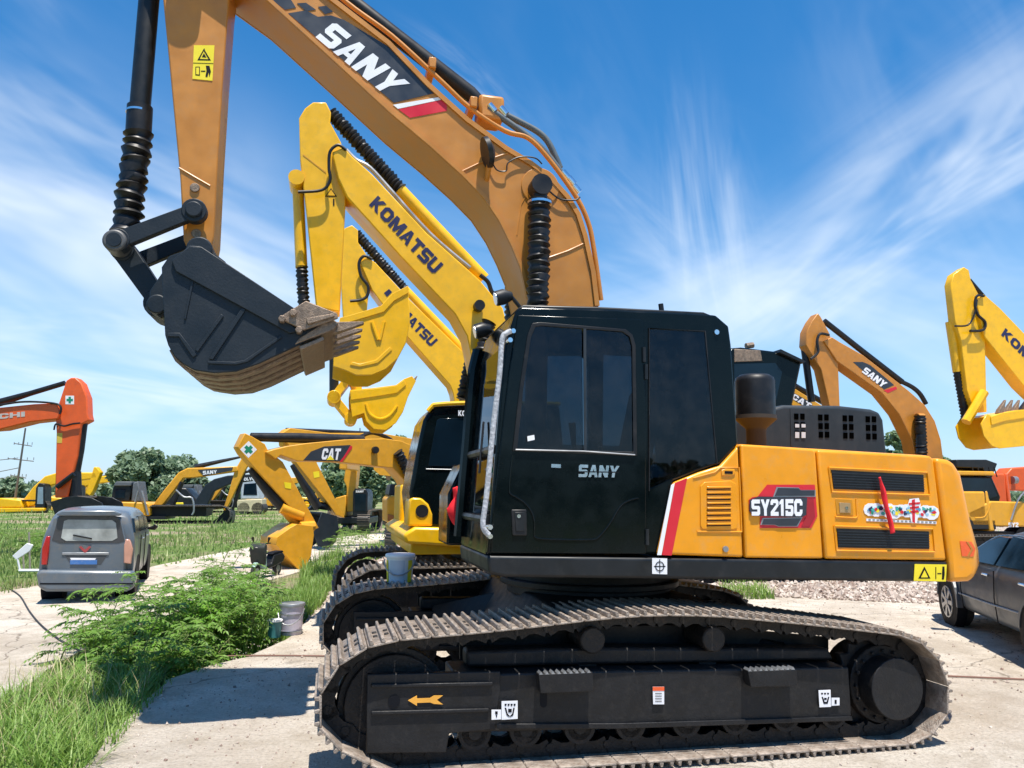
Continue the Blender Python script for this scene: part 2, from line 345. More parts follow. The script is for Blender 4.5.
def body(root, paint, front=-1.6, tail=1.75, boomside=True, cabpaint=BLACK, tail_r=True, deckm=None, detail=True, ntr=40, house_top=1.95, cab=True):
    """generic undercarriage and upper structure in the thing's own metres (front to -x, cab on near side)"""
    cv = tracks_shape()
    for s in (-1, 1):
        make_track(root, cv, s*1.19, .6, False, ntr)
        bm = bmesh.new(); prism(bm, [(-1.75, .2), (1.5, .2), (1.6, .35), (1.5, .62), (-1.2, .66), (-1.75, .55)], s*1.19-.19, s*1.19+.19)
        f = mesh_obj('track_frame', bm, FRAMEM, root, bevel=.01)
        for i in range(7): CylY('roller', -1.35+i*.42, .17, .085, s*1.19-.2, s*1.19+.2, LINKM, f, 12)
        CylY('idler', -1.62, .43, .3, s*1.19-.06, s*1.19+.06, LINKM, root, 20); CylY('sprocket', 1.62, .43, .31, s*1.19-.23, s*1.19+.2, LINKM, root, 16)
    Prism('car_body', [(-.9, .45), (.9, .45), (.7, .85), (-.7, .85)], -1, 1, FRAMEM, root, bevel=.02)
    bm = bmesh.new(); tube(bm, [(0, 0, .8), (0, 0, 1.0)], .62, 28); mesh_obj('turntable', bm, FRAMEM, root, smooth=True)
    Box('deck', front+.02, tail-.25, -1.33, 1.33, .98, 1.18, deckm or paint, root, .02)
    Prism('engine_housing', [(.15, 1.183), (tail-.45, 1.183), (tail-.45, house_top), (.15, house_top)], -1.33, 1.33, paint, root, bevel=.05)
    h = Prism('engine_hood', [(.3, house_top+.003), (tail-.5, house_top+.003), (tail-.55, house_top+.3), (.4, house_top+.3)], -.7, .9, HOODG, root, bevel=.05)
    # rounded counterweight
    bm = bmesh.new(); ring = []
    for i in range(13):
        a = -pi/2+pi*i/12; ring.append((tail-.44+.0, 1.33) if False else (tail-.35+.35*cos(a), 1.35*sin(a)))
    base = [(tail-.44, -1.35)]+ring+[(tail-.44, 1.35)]
    lo = [bm.verts.new((x, y, .95)) for x, y in base]; hi = [bm.verts.new((x-.06 if 0 < i < len(base)-1 else x, y*.98, house_top)) for i, (x, y) in enumerate(base)]
    bm.faces.new(lo); bm.faces.new(hi)
    for i in range(len(base)): j = (i+1) % len(base); bm.faces.new((lo[i], lo[j], hi[j], hi[i]))
    mesh_obj('counterweight', bm, paint, root, bevel=.04)
    Box('tool_box', front+.05, .14, .42, 1.3, 1.183, 1.75, paint, root, .03)
    if cab:
        c = Prism('cab', [(front, 1.183), (-.02, 1.183), (.0, 2.75), (-.12, 2.86), (front+.32, 2.86), (front+.2, 2.75), (front+.02, 1.9)], -1.3, -.35, cabpaint, root, bevel=.05)
        Prism('side_window', [(front+.18, 1.95), (-.75, 1.95), (-.75, 2.7), (front+.34, 2.7)], -1.31, -1.299, GLASS, c)
        Prism('side_window', [(-.65, 1.85), (-.14, 1.85), (-.14, 2.7), (-.65, 2.7)], -1.31, -1.299, GLASS, c)
        bm = bmesh.new(); strip(bm, [(front-.004, 1.4), (front+.015, 1.9), (front+.19, 2.7)], -1.22, -.43, -.01); mesh_obj('windscreen', bm, GLASS, c)
        Tube('handrail', [(front+.0, -1.34, 2.3), (front-.06, -1.36, 2.2), (front-.1, -1.36, 1.5), (front-.03, -1.34, 1.4)], .014, BLK2, c, 8)
    return root
def rod(name, fr, a, b, r, m, root, Y, n=12): return Tube(name, [p3(fr, *a, Y), p3(fr, *b, Y)], r, m, root, n)
# ================================================================== MAIN EXCAVATOR
YAW = 13.3; TILT = .6
ax = V((cos(radians(YAW)), sin(radians(YAW)), 0)); an = V((-sin(radians(YAW)), cos(radians(YAW)), 0))
O_MAIN = gnd(760, 762)+an*1.49-ax*.62; O_MAIN.z = .012
M = Frame(O_MAIN, YAW, TILT); P = M.P
def main_excavator():
    R = thing('excavator', M, 'large orange excavator with glossy black cab, nearest the viewer, grey bucket curled up', 'excavator', 'excavators parked in the yard')
    # ---- tracks
    near_px = [(325, 745), (319, 728), (317, 708), (321, 686), (331, 672), (342, 661), (357, 650), (385, 641), (418, 637), (447, 635), (478, 632), (525, 627), (560, 623), (599, 618), (658, 614), (716, 615), (759, 619), (813, 624), (873, 631), (913, 636), (936, 652), (947, 672), (951, 693), (949, 714), (943, 730), (926, 746)]
    cv = P(near_px, -1.49); x0, x1 = -1.62, 1.68
    cv = [p for p in cv if p[1] > .1]
    cv = [(x0, .03)]+cv+[(x1+.08, .03)]+[(x1+(x0-x1)*i/6, .03) for i in range(1, 6)]
    # inset by the grouser height
    for s in (-1, 1):
        make_track(R, cv, s*1.19, .6, True, 49)
        Y0 = -1.39 if s < 0 else .99; Y1 = Y0+.4
        a = lambda px: P(px, -1.39)
        bm = bmesh.new()
        prism(bm, a([(455, 675), (600, 671), (849, 667), (852, 716), (845, 720), (620, 729), (455, 733)]), Y0, Y1)
        tf = mesh_obj('track_frame', bm, FRAMEM, R, bevel=.012)
        bm = bmesh.new(); prism(bm, a([(470, 655), (600, 651), (840, 652), (846, 664), (470, 672)]), Y0+.12, Y1-.12); mesh_obj('frame_top', bm, FRAMEM, tf, bevel=.02)
        Prism('gap_shade_plate', a([(470, 646), (600, 637), (720, 634), (862, 647), (862, 672), (470, 672)]), Y0+.36, Y0+.385, FRAMEM, tf)  # dark plate added to stand for the shade above the frame
        g = Prism('idler_guard', a([(367, 674), (500, 671), (500, 690), (495, 729), (449, 733), (446, 752), (366, 753)]), Y0-.012, Y0+.03, FRAMEM, tf, .006)
        Prism('guard_rib', a([(371, 683), (492, 681), (492, 685), (371, 687)]), Y0-.03, Y0-.0125, FRAMEM, tf, .006)
        Prism('guard_rib', a([(371, 710), (488, 707), (488, 711), (371, 714)]), Y0-.03, Y0-.0125, FRAMEM, tf, .006)
        Prism('frame_rib', a([(496, 723), (620, 722.5), (850, 715.5), (851, 720), (620, 728), (496, 728)]), Y0-.02, Y0-.0125, FRAMEM, tf, .004)
        ym = Y0+.2
        for (px, py) in [(475, 727), (526, 727), (580, 728), (631, 726), (687, 725), (736, 722), (786, 719), (834, 717)]:
            x, z = M.q(px, py, -1.34); bm = bmesh.new(); cyl_y(bm, x, .215, .078, ym-.15, ym+.15, 22); cyl_y(bm, x, .215, .1, ym-.15, ym-.11, 22); cyl_y(bm, x, .215, .1, ym+.11, ym+.15, 22); cyl_y(bm, x, .215, .04, ym-.16, ym+.16, 12)
            mesh_obj('bottom_roller', bm, LINKM, R, smooth=True)
        for (px, py) in [(592, 640), (713, 639)]:
            x, z = M.q(px, py, -1.32); bm = bmesh.new(); cyl_y(bm, x, z, .082, ym-.15, ym+.15, 24); cyl_y(bm, x, z, .03, ym, ym+.2, 8); mesh_obj('carrier_roller', bm, LINKM, R, bevel=.012)
            Box('roller_bracket', x-.06, x+.06, ym-.05, ym+.1, z-.2, z-.084, FRAMEM, tf)
        x, z = M.q(393, 704, -1.25); bm = bmesh.new(); cyl_y(bm, x, z, .33, ym-.05, ym+.05, 36); cyl_y(bm, x, z, .29, ym-.09, ym+.09, 36); cyl_y(bm, x, z, .08, ym-.16, ym+.16, 16)
        mesh_obj('idler', bm, LINKM, R, bevel=.008)
        x, z = M.q(900, 690, -1.45); bm = bmesh.new(); pr = []
        for i in range(42): r = .345 if i % 2 else .29; pr.append((x+r*cos(2*pi*i/42), z+r*sin(2*pi*i/42)))
        prism(bm, pr, ym-.035, ym+.035); cyl_y(bm, x, z, .26, ym-.1, ym+.2, 30)
        mesh_obj('sprocket', bm, LINKM, R, bevel=.006, seg=1)
        bm = bmesh.new(); cyl_y(bm, x, z, .2, Y0-.04, ym-.1, 36)
        for i in range(16): a_ = 2*pi*i/16; cyl_y(bm, x+.225*cos(a_), z+.225*sin(a_), .013, ym-.125, ym-.1, 8)
        mesh_obj('final_drive_cover', bm, FRAMEM, R, bevel=.015)
        for q in ([(535, 671), (588, 669), (589, 688), (537, 690)], [(741, 668), (789, 667), (790, 683), (744, 684)]):
            st = Prism('step', a(q), Y0-.085, Y0-.0125, FRAMEM, tf, .004); A = a(q); bm = bmesh.new(); n = 9
            for i in range(n):
                t0 = A[0][0]+(A[1][0]-A[0][0])*(i+.1)/n; w_ = (A[1][0]-A[0][0])/n*.6; prism(bm, [(t0, A[0][1]-.003), (t0+w_, A[0][1]-.003), (t0+w_/2, A[0][1]+.014)], Y0-.085, Y0-.02)
            mesh_obj('step_teeth', bm, GREYM, st)
        bm = bmesh.new(); sx, sz = M.q(544, 698, -1.4)
        prism(bm, [(sx+.022*cos(t)*1, sz+.035*(1 if sin(t) > 0 else -1)+.022*sin(t)) for t in [2*pi*i/20+.01 for i in range(20)]], Y0-.004, Y0-.0005); mesh_obj('frame_slot', bm, INK, tf)
        sx, sz = M.q(394, 701, -1.4); CylY('guard_hole', sx, sz, .035, Y0-.016, Y0-.0125, INK, g, 16)
        for q in [(470, 655), (500, 654), (520, 653), (448, 656)]:
            pass
    tfs = [o for o in COL.objects if o.name.startswith('track_frame') and o.parent == R]; tf = tfs[0]; Y = -1.4025
    q = lambda pts: P(pts, -1.41)
    decal('arrow_marking', q([(408, 700.5), (417, 695.5), (417, 698.5), (430, 698), (434, 695.5), (443, 695.5), (437, 700), (443, 704.5), (434, 704), (430, 702.5), (417, 703), (417, 706)]), Y-.0035, YELS if False else mat('arrow_amber', (.8, .38, .05), .5), tf)
    def tie_sticker(x, s=1, flip=False):
        w = decal('tie_down_sticker', q([(x, 700.5), (x+16, 700), (x+16, 718), (x, 719)]), Y-.0215, WHITE, tf)
        k = decal('tie_down_sticker', q([(x-10, 709), (x-.5, 709), (x-.5, 718.5), (x-10, 719)] if not flip else [(x+16.5, 706), (x+24, 706), (x+24, 715), (x+16.5, 715.5)]), Y-.0215, WHITE, tf)
        bm = bmesh.new()
        for px in range(4): prism(bm, q([(x+3+px*3, 703), (x+5+px*3, 703), (x+4.5+px*3, 705), (x+3+px*3, 705)]), Y-.0265, Y-.025)
        prism(bm, q([(x+3, 707), (x+4.5, 707), (x+6, 713), (x+8, 715), (x+8, 716.3), (x+5, 714.5)]), Y-.0265, Y-.025)
        prism(bm, q([(x+13, 707), (x+11.6, 707), (x+10.5, 713), (x+8.5, 715), (x+8.5, 716.3), (x+11.5, 714.5)]), Y-.0265, Y-.025)
        prism(bm, q([(x+6.5, 708), (x+10, 708), (x+10, 711.5), (x+6.5, 711.5)]), Y-.0265, Y-.025)
        xx = x-6.5 if not flip else x+19
        prism(bm, q([(xx, 710.5), (xx+2.5, 710.5), (xx+2.5, 713.5), (xx, 713.5)]), Y-.0265, Y-.025); prism(bm, q([(xx+.8, 714), (xx+1.9, 714), (xx+1.9, 716.5), (xx+.8, 716.5)]), Y-.0265, Y-.025)
        mesh_obj('sticker_symbol', bm, INK, w)
    tie_sticker(501); tie_sticker(819, flip=True) if False else None
    w = decal('tie_down_sticker', q([(819, 690.5), (831, 690), (831.5, 707), (820, 707.5)]), Y, WHITE, tf); w2 = decal('tie_down_sticker', q([(832, 698), (840, 698), (840, 705.5), (832, 706)]), Y, WHITE, tf)
    bm = bmesh.new()
    for px in range(3): prism(bm, q([(821.5+px*3, 693), (823.5+px*3, 693), (823+px*3, 694.6), (821.5+px*3, 694.6)]), Y-.0045, Y-.0031)
    prism(bm, q([(822, 697), (823.2, 697), (825, 702), (827, 702), (828.5, 697), (829.7, 697), (828, 704), (824, 704)]), Y-.0045, Y-.0031); prism(bm, q([(824.5, 698), (827, 698), (827, 700), (824.5, 700)]), Y-.0045, Y-.0031); prism(bm, q([(835, 700), (837, 700), (837, 704), (835, 704)]), Y-.0045, Y-.0031)
    mesh_obj('sticker_symbol', bm, INK, w)
    w = decal('notice_sticker', q([(653, 687), (664.5, 687), (664.5, 704.5), (653.5, 704.5)]), Y, WHITE, tf)
    bm = bmesh.new(); prism(bm, q([(653, 687), (664.5, 687), (664.5, 691), (653, 691)]), Y-.0045, Y-.0031); mesh_obj('sticker_header', bm, ORREF, w)
    bm = bmesh.new()
    for k in range(4): prism(bm, q([(655.5, 693+k*2.6), (662, 693+k*2.6), (662, 694+k*2.6), (655.5, 694+k*2.6)]), Y-.0045, Y-.0031)
    mesh_obj('sticker_print', bm, GREYM, w)
    # ---- carbody between the tracks
    Prism('car_body', [(-.85, .5), (.85, .5), (.6, .9), (-.6, .9)], -.99, .99, FRAMEM, R, .02)
    for s in (-1, 1):
        for sx in (-1, 1):
            bm = bmesh.new(); tube(bm, [(sx*.35, s*.3, .72), (sx*1.05, s*1.05, .5)], [.19, .14], 6); mesh_obj('leg_beam', bm, FRAMEM, R)
    bm = bmesh.new(); tube(bm, [(0, 0, .86), (0, 0, 1.09)], .66, 36); tube(bm, [(0, 0, .93), (0, 0, .98)], .72, 36); mesh_obj('turntable', bm, FRAMEM, R, bevel=.01)
    # ---- upper structure deck
    dk = P([(487, 555.5), (948, 561.5), (948, 582), (505, 577.5), (489, 574)], -1.35)
    xf = dk[0][0]; zt = dk[0][1]; xa = dk[2][0]; zb_ = (dk[2][1]+dk[3][1])/2
    Prism('deck', dk, -1.35, -.32, BLK2, R, .02, 3)
    Prism('deck', [(xf+.5, dk[3][1]+.01), (xa, dk[2][1]+.01), (xa, dk[1][1]-.003), (xf+.5, zt-.003)], -.318, 1.33, BLK2, R, .02, 3)
    # ---- cab
    C0 = -1.33; C1 = -.36
    cb = P([(487, 555), (490.5, 520), (496, 449), (502, 372), (505, 345), (515, 313), (521, 306.5), (600, 309), (640, 311), (705, 314), (716, 315), (729, 326), (731.5, 345), (738.5, 444), (720, 464), (700, 470.5), (673, 481), (656.5, 555.5)], C0)
    zb = M.q(560, 554.5, C0)[1]; cb[0] = (cb[0][0], zt+.004); cb[-1] = (cb[-1][0], zt+.004)
    cq = lambda pts: P(pts, C0-.012)
    hole1 = P([(514.5, 450), (521, 389), (529, 337), (533.5, 325), (540.5, 324), (624, 331), (630.5, 336), (633.5, 346), (635, 454.5)], C0)
    hole2 = P([(651, 331), (703.5, 334), (705, 341), (714.5, 461), (697, 466), (672, 476), (651, 486.5)], C0)
    cab = ringpanel('cab', cb, [hole1, hole2], C0, C0+.05, BLACK, R, .014)
    ringpanel('far_wall', cb, [hole1, hole2], C1-.05, C1, BLACK, cab, .01)
    bm = bmesh.new(); strip(bm, cb[4:]+cb[:2], C0+.0505, C1-.0505, -.05); mesh_obj('shell', bm, BLACK, cab)
    Prism('far_pane', hole1, C1-.03, C1-.025, SEEGLASS, cab); Prism('far_pane', hole2, C1-.03, C1-.025, SEEGLASS, cab)
    sx = M.q(600, 500, -.85)[0]; sm_ = mat('seat_fabric', (.03, .03, .032), .9)
    st_ = Prism('seat', [(sx-.3, zt+.42), (sx+.22, zt+.38), (sx+.26, zt+.5), (sx-.28, zt+.55)], -1.1, -.62, sm_, cab, .04)
    Prism('seat_back', [(sx+.16, zt+.5), (sx+.28, zt+.48), (sx+.42, zt+1.12), (sx+.3, zt+1.16)], -1.08, -.64, sm_, cab, .04); Prism('head_rest', [(sx+.33, zt+1.18), (sx+.42, zt+1.16), (sx+.46, zt+1.36), (sx+.37, zt+1.38)], -.98, -.74, sm_, cab, .03)
    Prism('seat_base', [(sx-.22, zt+.06), (sx+.2, zt+.06), (sx+.2, zt+.38), (sx-.22, zt+.41)], -1.05, -.67, BLK2, cab)
    for yy in (-1.17, -.6): Prism('arm_console', [(sx-.35, zt+.5), (sx+.2, zt+.5), (sx+.2, zt+.68), (sx-.3, zt+.66)], yy, yy+.09, BLK2, cab, .02); Tube('control_lever', [(sx-.28, yy+.045, zt+.66), (sx-.3, yy+.045, zt+.86)], [.014, .026], BLK2, cab, 8)
    for yy in (-.95, -.75): Tube('travel_lever', [(sx-.62, yy, zt+.1), (sx-.56, yy, zt+.6)], .014, BLK2, cab, 8)
    Prism('monitor', [(sx-.75, zt+.62), (sx-.7, zt+.62), (sx-.64, zt+.84), (sx-.69, zt+.84)], -.62, -.44, BLK2, cab, .01)
    Prism('dashboard', [(cb[0][0]+.06, zt+.06), (sx-.75, zt+.06), (sx-.8, zt+.35), (cb[0][0]+.08, zt+.3)], -1.2, -.5, BLK2, cab, .02)
    dr = ringpanel('door', cq([(491, 553), (494, 500), (500, 449), (509, 372), (518, 315), (640, 319), (643.5, 322), (646, 440), (646, 554)]), [hole1], C0-.016, C0-.0005, BLACK, cab, .006)
    fr_ = cq([(512, 451), (519, 389), (527, 336), (532, 323.5), (540, 322.5), (625, 329.5), (632, 335), (635, 345), (636.5, 456)])
    wf = ringpanel('window_frame', fr_, [cq([(517, 448.5), (523, 389), (530.5, 338), (535, 327), (541, 326), (622, 332), (629, 337), (631.5, 347), (633, 452)])], C0-.024, C0-.0165, RUBBER, dr, .003)
    Prism('window_pane', cq([(517, 448.5), (522.5, 389), (530, 338), (535, 327), (541, 326), (582, 329.3), (583, 450.2)]), C0-.012, C0-.008, SEEGLASS, wf)
    Prism('window_pane', cq([(585.5, 329.5), (622, 332), (629, 336), (631.5, 346), (633, 453.5), (585.5, 450.5)]), C0-.012, C0-.008, SEEGLASS, wf)
    Prism('window_divider', cq([(582.6, 329), (585.4, 329.2), (585.8, 451), (583.2, 450.8)]), C0-.03, C0-.0245, HOODG, wf)
    bm = bmesh.new(); tube(bm, [V((x, C0-.028, z)) for x, z in cq([(515, 449.8), (583, 451.4), (634, 455)])], .005, 6); mesh_obj('window_rail', bm, GREYM, wf, smooth=True)
    decal('window_sticker', cq([(526.5, 436.5), (533.5, 435), (534, 440), (527, 441.5)]), C0-.0275, WHITE, wf)
    # pressed door shape
    bm = bmesh.new(); g = cr([(*cq([pt])[0],) for pt in [(512, 455), (509.5, 480), (509.5, 492.5), (516, 497), (524, 502.5), (531, 511), (534, 521), (534, 532), (537, 538), (560, 539.5), (590, 539.5), (598, 537), (609, 524), (620, 506), (630, 500), (638, 498)]], 5)
    tube(bm, [(x, C0-.0165, z) for x, z in g], .0055, 8); mesh_obj('door_pressing', bm, BLACK, dr, smooth=True)
    hd = Prism('door_handle', cq([(511, 509.5), (526, 509.5), (526.5, 535.5), (512, 535.5)]), C0-.028, C0-.0165, RUBBER, dr, .006)
    Prism('handle_lever', cq([(514, 512), (523.5, 512), (524, 531), (515, 531)]), C0-.034, C0-.0285, BLK2, hd, .004)
    sx, sz = cq([(518, 516)])[0]; CylY('lock', sx, sz, .012, C0-.038, C0-.0345, CHROME, hd, 12)
    bm = bmesh.new(); Y = C0-.0165
    quad_text('chrome_lettering', 'SANY', cq([(578, 477), (617, 477.5), (619, 466), (578.5, 464.5)]), Y, CHROME, dr, bold=.045, shear=0, th=.006)
    bm2 = bmesh.new(); prism(bm2, cq([(577.5, 471.2), (618, 471.7), (618, 472.8), (577.5, 472.3)]), Y-.0075, Y-.0065); mesh_obj('lettering_slit', bm2, INK, dr); bm.free()
    decal('handle_plate', cq([(551, 464), (560.5, 464.3), (560.5, 468), (551, 467.5)]), Y, CHROME, dr)
    # hinges
    for px, py in ((643.5, 355), (645.5, 372), (646.5, 537)):
        x, z = cq([(px, py)])[0]; Tube('hinge', [(x, C0-.022, z-.05), (x, C0-.022, z+.05)], .013, BLK2, cab, 10)
    rw = Prism('rear_window', cq([(649.5, 329), (704.5, 332), (706.5, 340), (716.5, 463), (697, 468), (672, 478), (649.5, 489)]), C0-.004, C0-.0005, SEEGLASS, cab)
    bm = bmesh.new(); tube(bm, [(x, C0-.006, z) for x, z in cq([(649.5, 491), (649.5, 328), (705.5, 331), (717.5, 464)])], .0055, 6); mesh_obj('window_seal', bm, RUBBER, rw, smooth=True)
    sx, sz = cq([(717, 332)])[0]; CylY('roof_bolt', sx, sz, .018, C0-.012, C0, CHROME, cab, 14)
    # roof panel and front
    rp = P([(517, 309), (524, 303.5), (600, 305.5), (706, 311), (716, 315)], C0)
    bm = bmesh.new(); prism(bm, rp, C0+.03, C1-.03); mesh_obj('roof_panel', bm, BLK2, cab, bevel=.01)
    fx = [P([(px, py)], C0)[0] for px, py in ((503.5, 348), (501, 375), (496.5, 440), (494, 470))]
    bm = bmesh.new(); strip(bm, [(cb[k][0], cb[k][1]) for k in (1, 2, 3, 4)], C0+.052, C1-.052, -.008); mesh_obj('windscreen', bm, SCREEN, cab); zc = cb[2][1]; Tube('windscreen_bar', [(cb[2][0]+.0, C0+.05, zc), (cb[2][0]+.0, C1-.05, zc)], .03, BLK2, cab, 8); Tube('windscreen_bar', [(cb[1][0]+.0, C0+.05, cb[1][1]), (cb[1][0]+.0, C1-.05, cb[1][1])], .03, BLK2, cab, 8)
    bm = bmesh.new(); bm.free(); bm = bmesh.new(); tube(bm, [(x-.02, C1-.03, z) for x, z in [P([(px, py)], C0)[0] for px, py in ((509, 325), (503.5, 348), (501, 375), (496.5, 440), (493, 480), (488, 545))]], .045, 8); mesh_obj('far_pillar', bm, BLACK, cab, smooth=True)
    lf = [P([(px, py)], C0)[0] for px, py in ((493, 480), (489, 535))]
    bm = bmesh.new(); tube(bm, [(lf[0][0]-.03, C0+.3, lf[0][1]+.05), (lf[0][0]+.01, C0+.4, lf[0][1]+.4)], .008, 8); mesh_obj('wiper', bm, RUBBER, cab)
    hp = pline(M, [(511, 331), (506, 333.5), (502, 340), (499.5, 375), (494, 420), (490, 460), (486, 500), (483, 522), (484.5, 530), (489, 535)], C0-.07)
    Tube('wrapped_handrail', cr([tuple(v) for v in hp], 4), .017, FOAM, cab, 12)
    for px, py in ((512, 332), (509, 341), (489, 527), (489, 536)):
        x, z = M.q(px, py, C0-.02); CylY('rail_bolt', x, z, .016, C0-.06, C0+.001, CHROME, cab, 10)
    for (px, py, yy) in ((508, 297, -.75), (487, 330, -.5)):
        x, z = M.q(px, py, yy); bm = bmesh.new(); tube(bm, [(x-.09, yy, z-.02), (x-.03, yy, z), (x+.03, yy, z+.01)], [.055, .058, .03], 18); w_ = mesh_obj('work_lamp', bm, BLK2, cab, smooth=True)
        bm = bmesh.new(); tube(bm, [(x-.096, yy, z-.021), (x-.09, yy, z-.0195)], .048, 18); mesh_obj('lamp_lens', bm, CHROME, w_)
        bm = bmesh.new(); tube(bm, [(x+.03, yy, z), (x+.1, yy, z-.08)], .015, 8); mesh_obj('lamp_bracket', bm, BLK2, w_)
    # aerial stub on the roof
    x, z = M.q(662, 308, -.9); Tube('roof_aerial', [(x, -.9, z-.05), (x-.01, -.9, z+.03)], .02, BLK2, cab, 8)
    # ---- yellow side panels
    H0 = -1.35
    def panel(name, px, extra=0):
        pts = P(px, H0); return Prism(name, pts, H0-extra, H0+.05, ORANGE, R, .018, 3)
    tz = lambda x: P([(x, 443)], H0)[0]
    pa = panel('side_panel', [(657.5, 554.5), (674, 482.5), (700, 472), (721, 465.5), (738.6, 446), (743.6, 557.5)])
    pb = panel('side_door', [(741, 444.5), (780, 446.5), (813, 449.3), (816, 452), (823.5, 558.7), (745.5, 557.8)])
    pc = panel('side_door', [(817.5, 450), (930, 455.5), (934, 459), (947, 560.5), (825.5, 559)])
    # panel gaps are real; the inner block is coloured black as their shade
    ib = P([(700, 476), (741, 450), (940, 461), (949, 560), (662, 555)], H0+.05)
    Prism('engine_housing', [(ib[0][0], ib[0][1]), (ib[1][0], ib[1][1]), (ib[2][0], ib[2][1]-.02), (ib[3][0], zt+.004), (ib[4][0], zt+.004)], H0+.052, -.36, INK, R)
    Prism('engine_housing', [(ib[1][0], ib[1][1]), (ib[2][0], ib[2][1]-.02), (ib[3][0], zt+.004), (ib[1][0], zt+.004)], -.35, 1.3, ORANGE, R, .04)
    # top edge, rolled over
    te = P([(741, 444.5), (780, 446.3), (814, 449), (932, 455.3)], H0); bm = bmesh.new()
    bm.free()
    Prism('top_cover', [(te[0][0]+.02, te[0][1]-.06), (te[-1][0], te[-1][1]-.06), (te[-1][0], te[-1][1]+.004), (te[2][0], te[2][1]+.008), (te[0][0]+.02, te[0][1]+.008)], H0+.053, 1.2, ORANGE, R, .02)
    # counterweight
    cw = P([(935, 457.5), (948, 459.5), (955, 463), (962, 475), (972, 522), (978.5, 552), (979.5, 566), (977, 576), (970, 581.5), (950, 582.5), (949, 560)], H0)
    bm = bmesh.new(); Xc = cw[0][0]; n = 18; rings = []
    Xr = max(p[0] for p in cw)
    for i in range(n+1):
        t = -1+2*i/n; y = 1.36*t; bulge = .55*(1-abs(t)**2.4)*1.0; rnd = -.10*max(0, (abs(t)-.9)/.1)**2
        ring = []
        for x, z in cw:
            k = max(0, (x-Xc)/(Xr-Xc)); ring.append(bm.verts.new((x+(bulge+rnd*.3)*k, y, z)))
        rings.append(ring)
    for a, b in zip(rings, rings[1:]):
        for k in range(len(cw)): bm.faces.new((a[k], a[(k+1) % len(cw)], b[(k+1) % len(cw)], b[k]))
    bm.faces.new(rings[0]); bm.faces.new(rings[-1][::-1])
    ctw = mesh_obj('counterweight', bm, ORANGE, R, bevel=.035, seg=3)
    hq = lambda pts: P(pts, H0)
    # louvre
    lv = Prism('louvre', hq([(704, 482), (730, 480.5), (736, 484), (737, 528), (733, 529.5), (702, 529), (700, 526), (700, 486)]), H0-.008, H0+.001, ORANGE, pa, .004)
    bm = bmesh.new()
    for i in range(8):
        y = 486.5+i*5.2; a_ = hq([(706, y), (730, y-.4), (730.5, y+1.7), (706.4, y+2.1)]); prism(bm, a_, H0-.02, H0-.0085)
    mesh_obj('louvre_slats', bm, ORANGE, lv, bevel=.004)
    bm = bmesh.new()
    for i in range(8):
        y = 488.8+i*5.2; prism(bm, hq([(706, y), (730, y-.4), (730, y+.7), (706, y+1.1)]), H0-.01, H0-.0085)
    mesh_obj('louvre_gaps', bm, INK, lv)
    bm = bmesh.new(); tube(bm, [(x, H0-.002, z) for x, z in hq([(697, 531.5), (741.5, 531.8)])], .006, 6); tube(bm, [(x, H0-.002, z) for x, z in hq([(693, 478), (715, 472), (720, 467.5), (739, 467.5), (741.5, 531.8)])], .005, 6); mesh_obj('panel_crease', bm, ORANGE, pa, smooth=True)
    lt = Prism('latch', hq([(721, 470), (725, 468.6), (734, 469), (735, 474), (731, 476), (721, 475.5)]), H0-.008, H0+.001, ORANGE, pa, .005)
    Prism('latch_slot', hq([(724, 471), (732, 471.2), (732, 474), (724, 473.8)]), H0-.0105, H0-.0085, INK, lt)
    x, z = hq([(725, 549)])[0]; CylY('lock', x, z, .02, H0-.014, H0+.001, GREYM, pa, 14)
    # vents
    for q_ in ([(831, 470), (923, 475), (924, 492), (833.5, 489)], [(836.5, 528.5), (928.5, 531.5), (929, 549), (838, 547.5)]):
        v = Prism('vent_grille', hq(q_), H0-.004, H0+.001, RUBBER, pc)
        bm = bmesh.new()
        A = [V(a_) for a_ in hq(q_)]
        for j in range(1, 7):
            s_ = j/7; l = A[0].lerp(A[3], s_); r = A[1].lerp(A[2], s_); prism(bm, [(l.x, l.y-.002), (r.x, r.y-.002), (r.x, r.y+.003), (l.x, l.y+.003)], H0-.009, H0-.0045)
        mesh_obj('grille_bars', bm, HOODG, v)
        (x1_, y1_), (x2_, y2_), (x3_, y3_), (x4_, y4_) = q_
        bm = bmesh.new(); tube(bm, [(x, H0-.003, z) for x, z in hq([(x1_-2.5, y1_-2.5), (x2_+3.5, y2_-2.5), (x3_+5, y3_+3), (x4_-2, y4_+3), (x1_-2.5, y1_-2.5)])], .0075, 6); mesh_obj('vent_rim', bm, ORANGE, v, smooth=True)
    hl = Prism('handle_recess', hq([(835, 498.5), (852, 499.3), (853, 515.5), (836.5, 514.8)]), H0-.005, H0+.001, mat('orange_hood_recess_shaded', (.55, .23, .006), .4), pc, .003)  # recess shade painted as a darker orange on a flat plate
    Prism('handle_plate', hq([(838.5, 502.5), (849.5, 503), (850, 513), (839, 512.6)]), H0-.01, H0-.0055, mat('brass_plate', (.5, .33, .16), .4, metal=.5), hl, .002); x, z = hq([(845.5, 508)])[0]; CylY('lock', x, z, .012, H0-.016, H0-.0105, CHROME, hl, 12)
    bm = bmesh.new(); tube(bm, [(x, H0-.003, z) for x, z in hq([(835, 516.8), (855.5, 517.8), (857, 516), (856, 499)])], .006, 6); mesh_obj('recess_rim', bm, ORANGE, hl, smooth=True)
    # model decal
    Yd = H0-.001
    d = decal('model_decal', hq([(767, 484.7), (814.5, 484.7), (817, 516), (811, 528), (759.5, 528), (760, 516), (752, 514.5), (748.5, 511), (748.5, 500), (752, 497.3), (757.5, 496.5)]), Yd, REDD, pb)
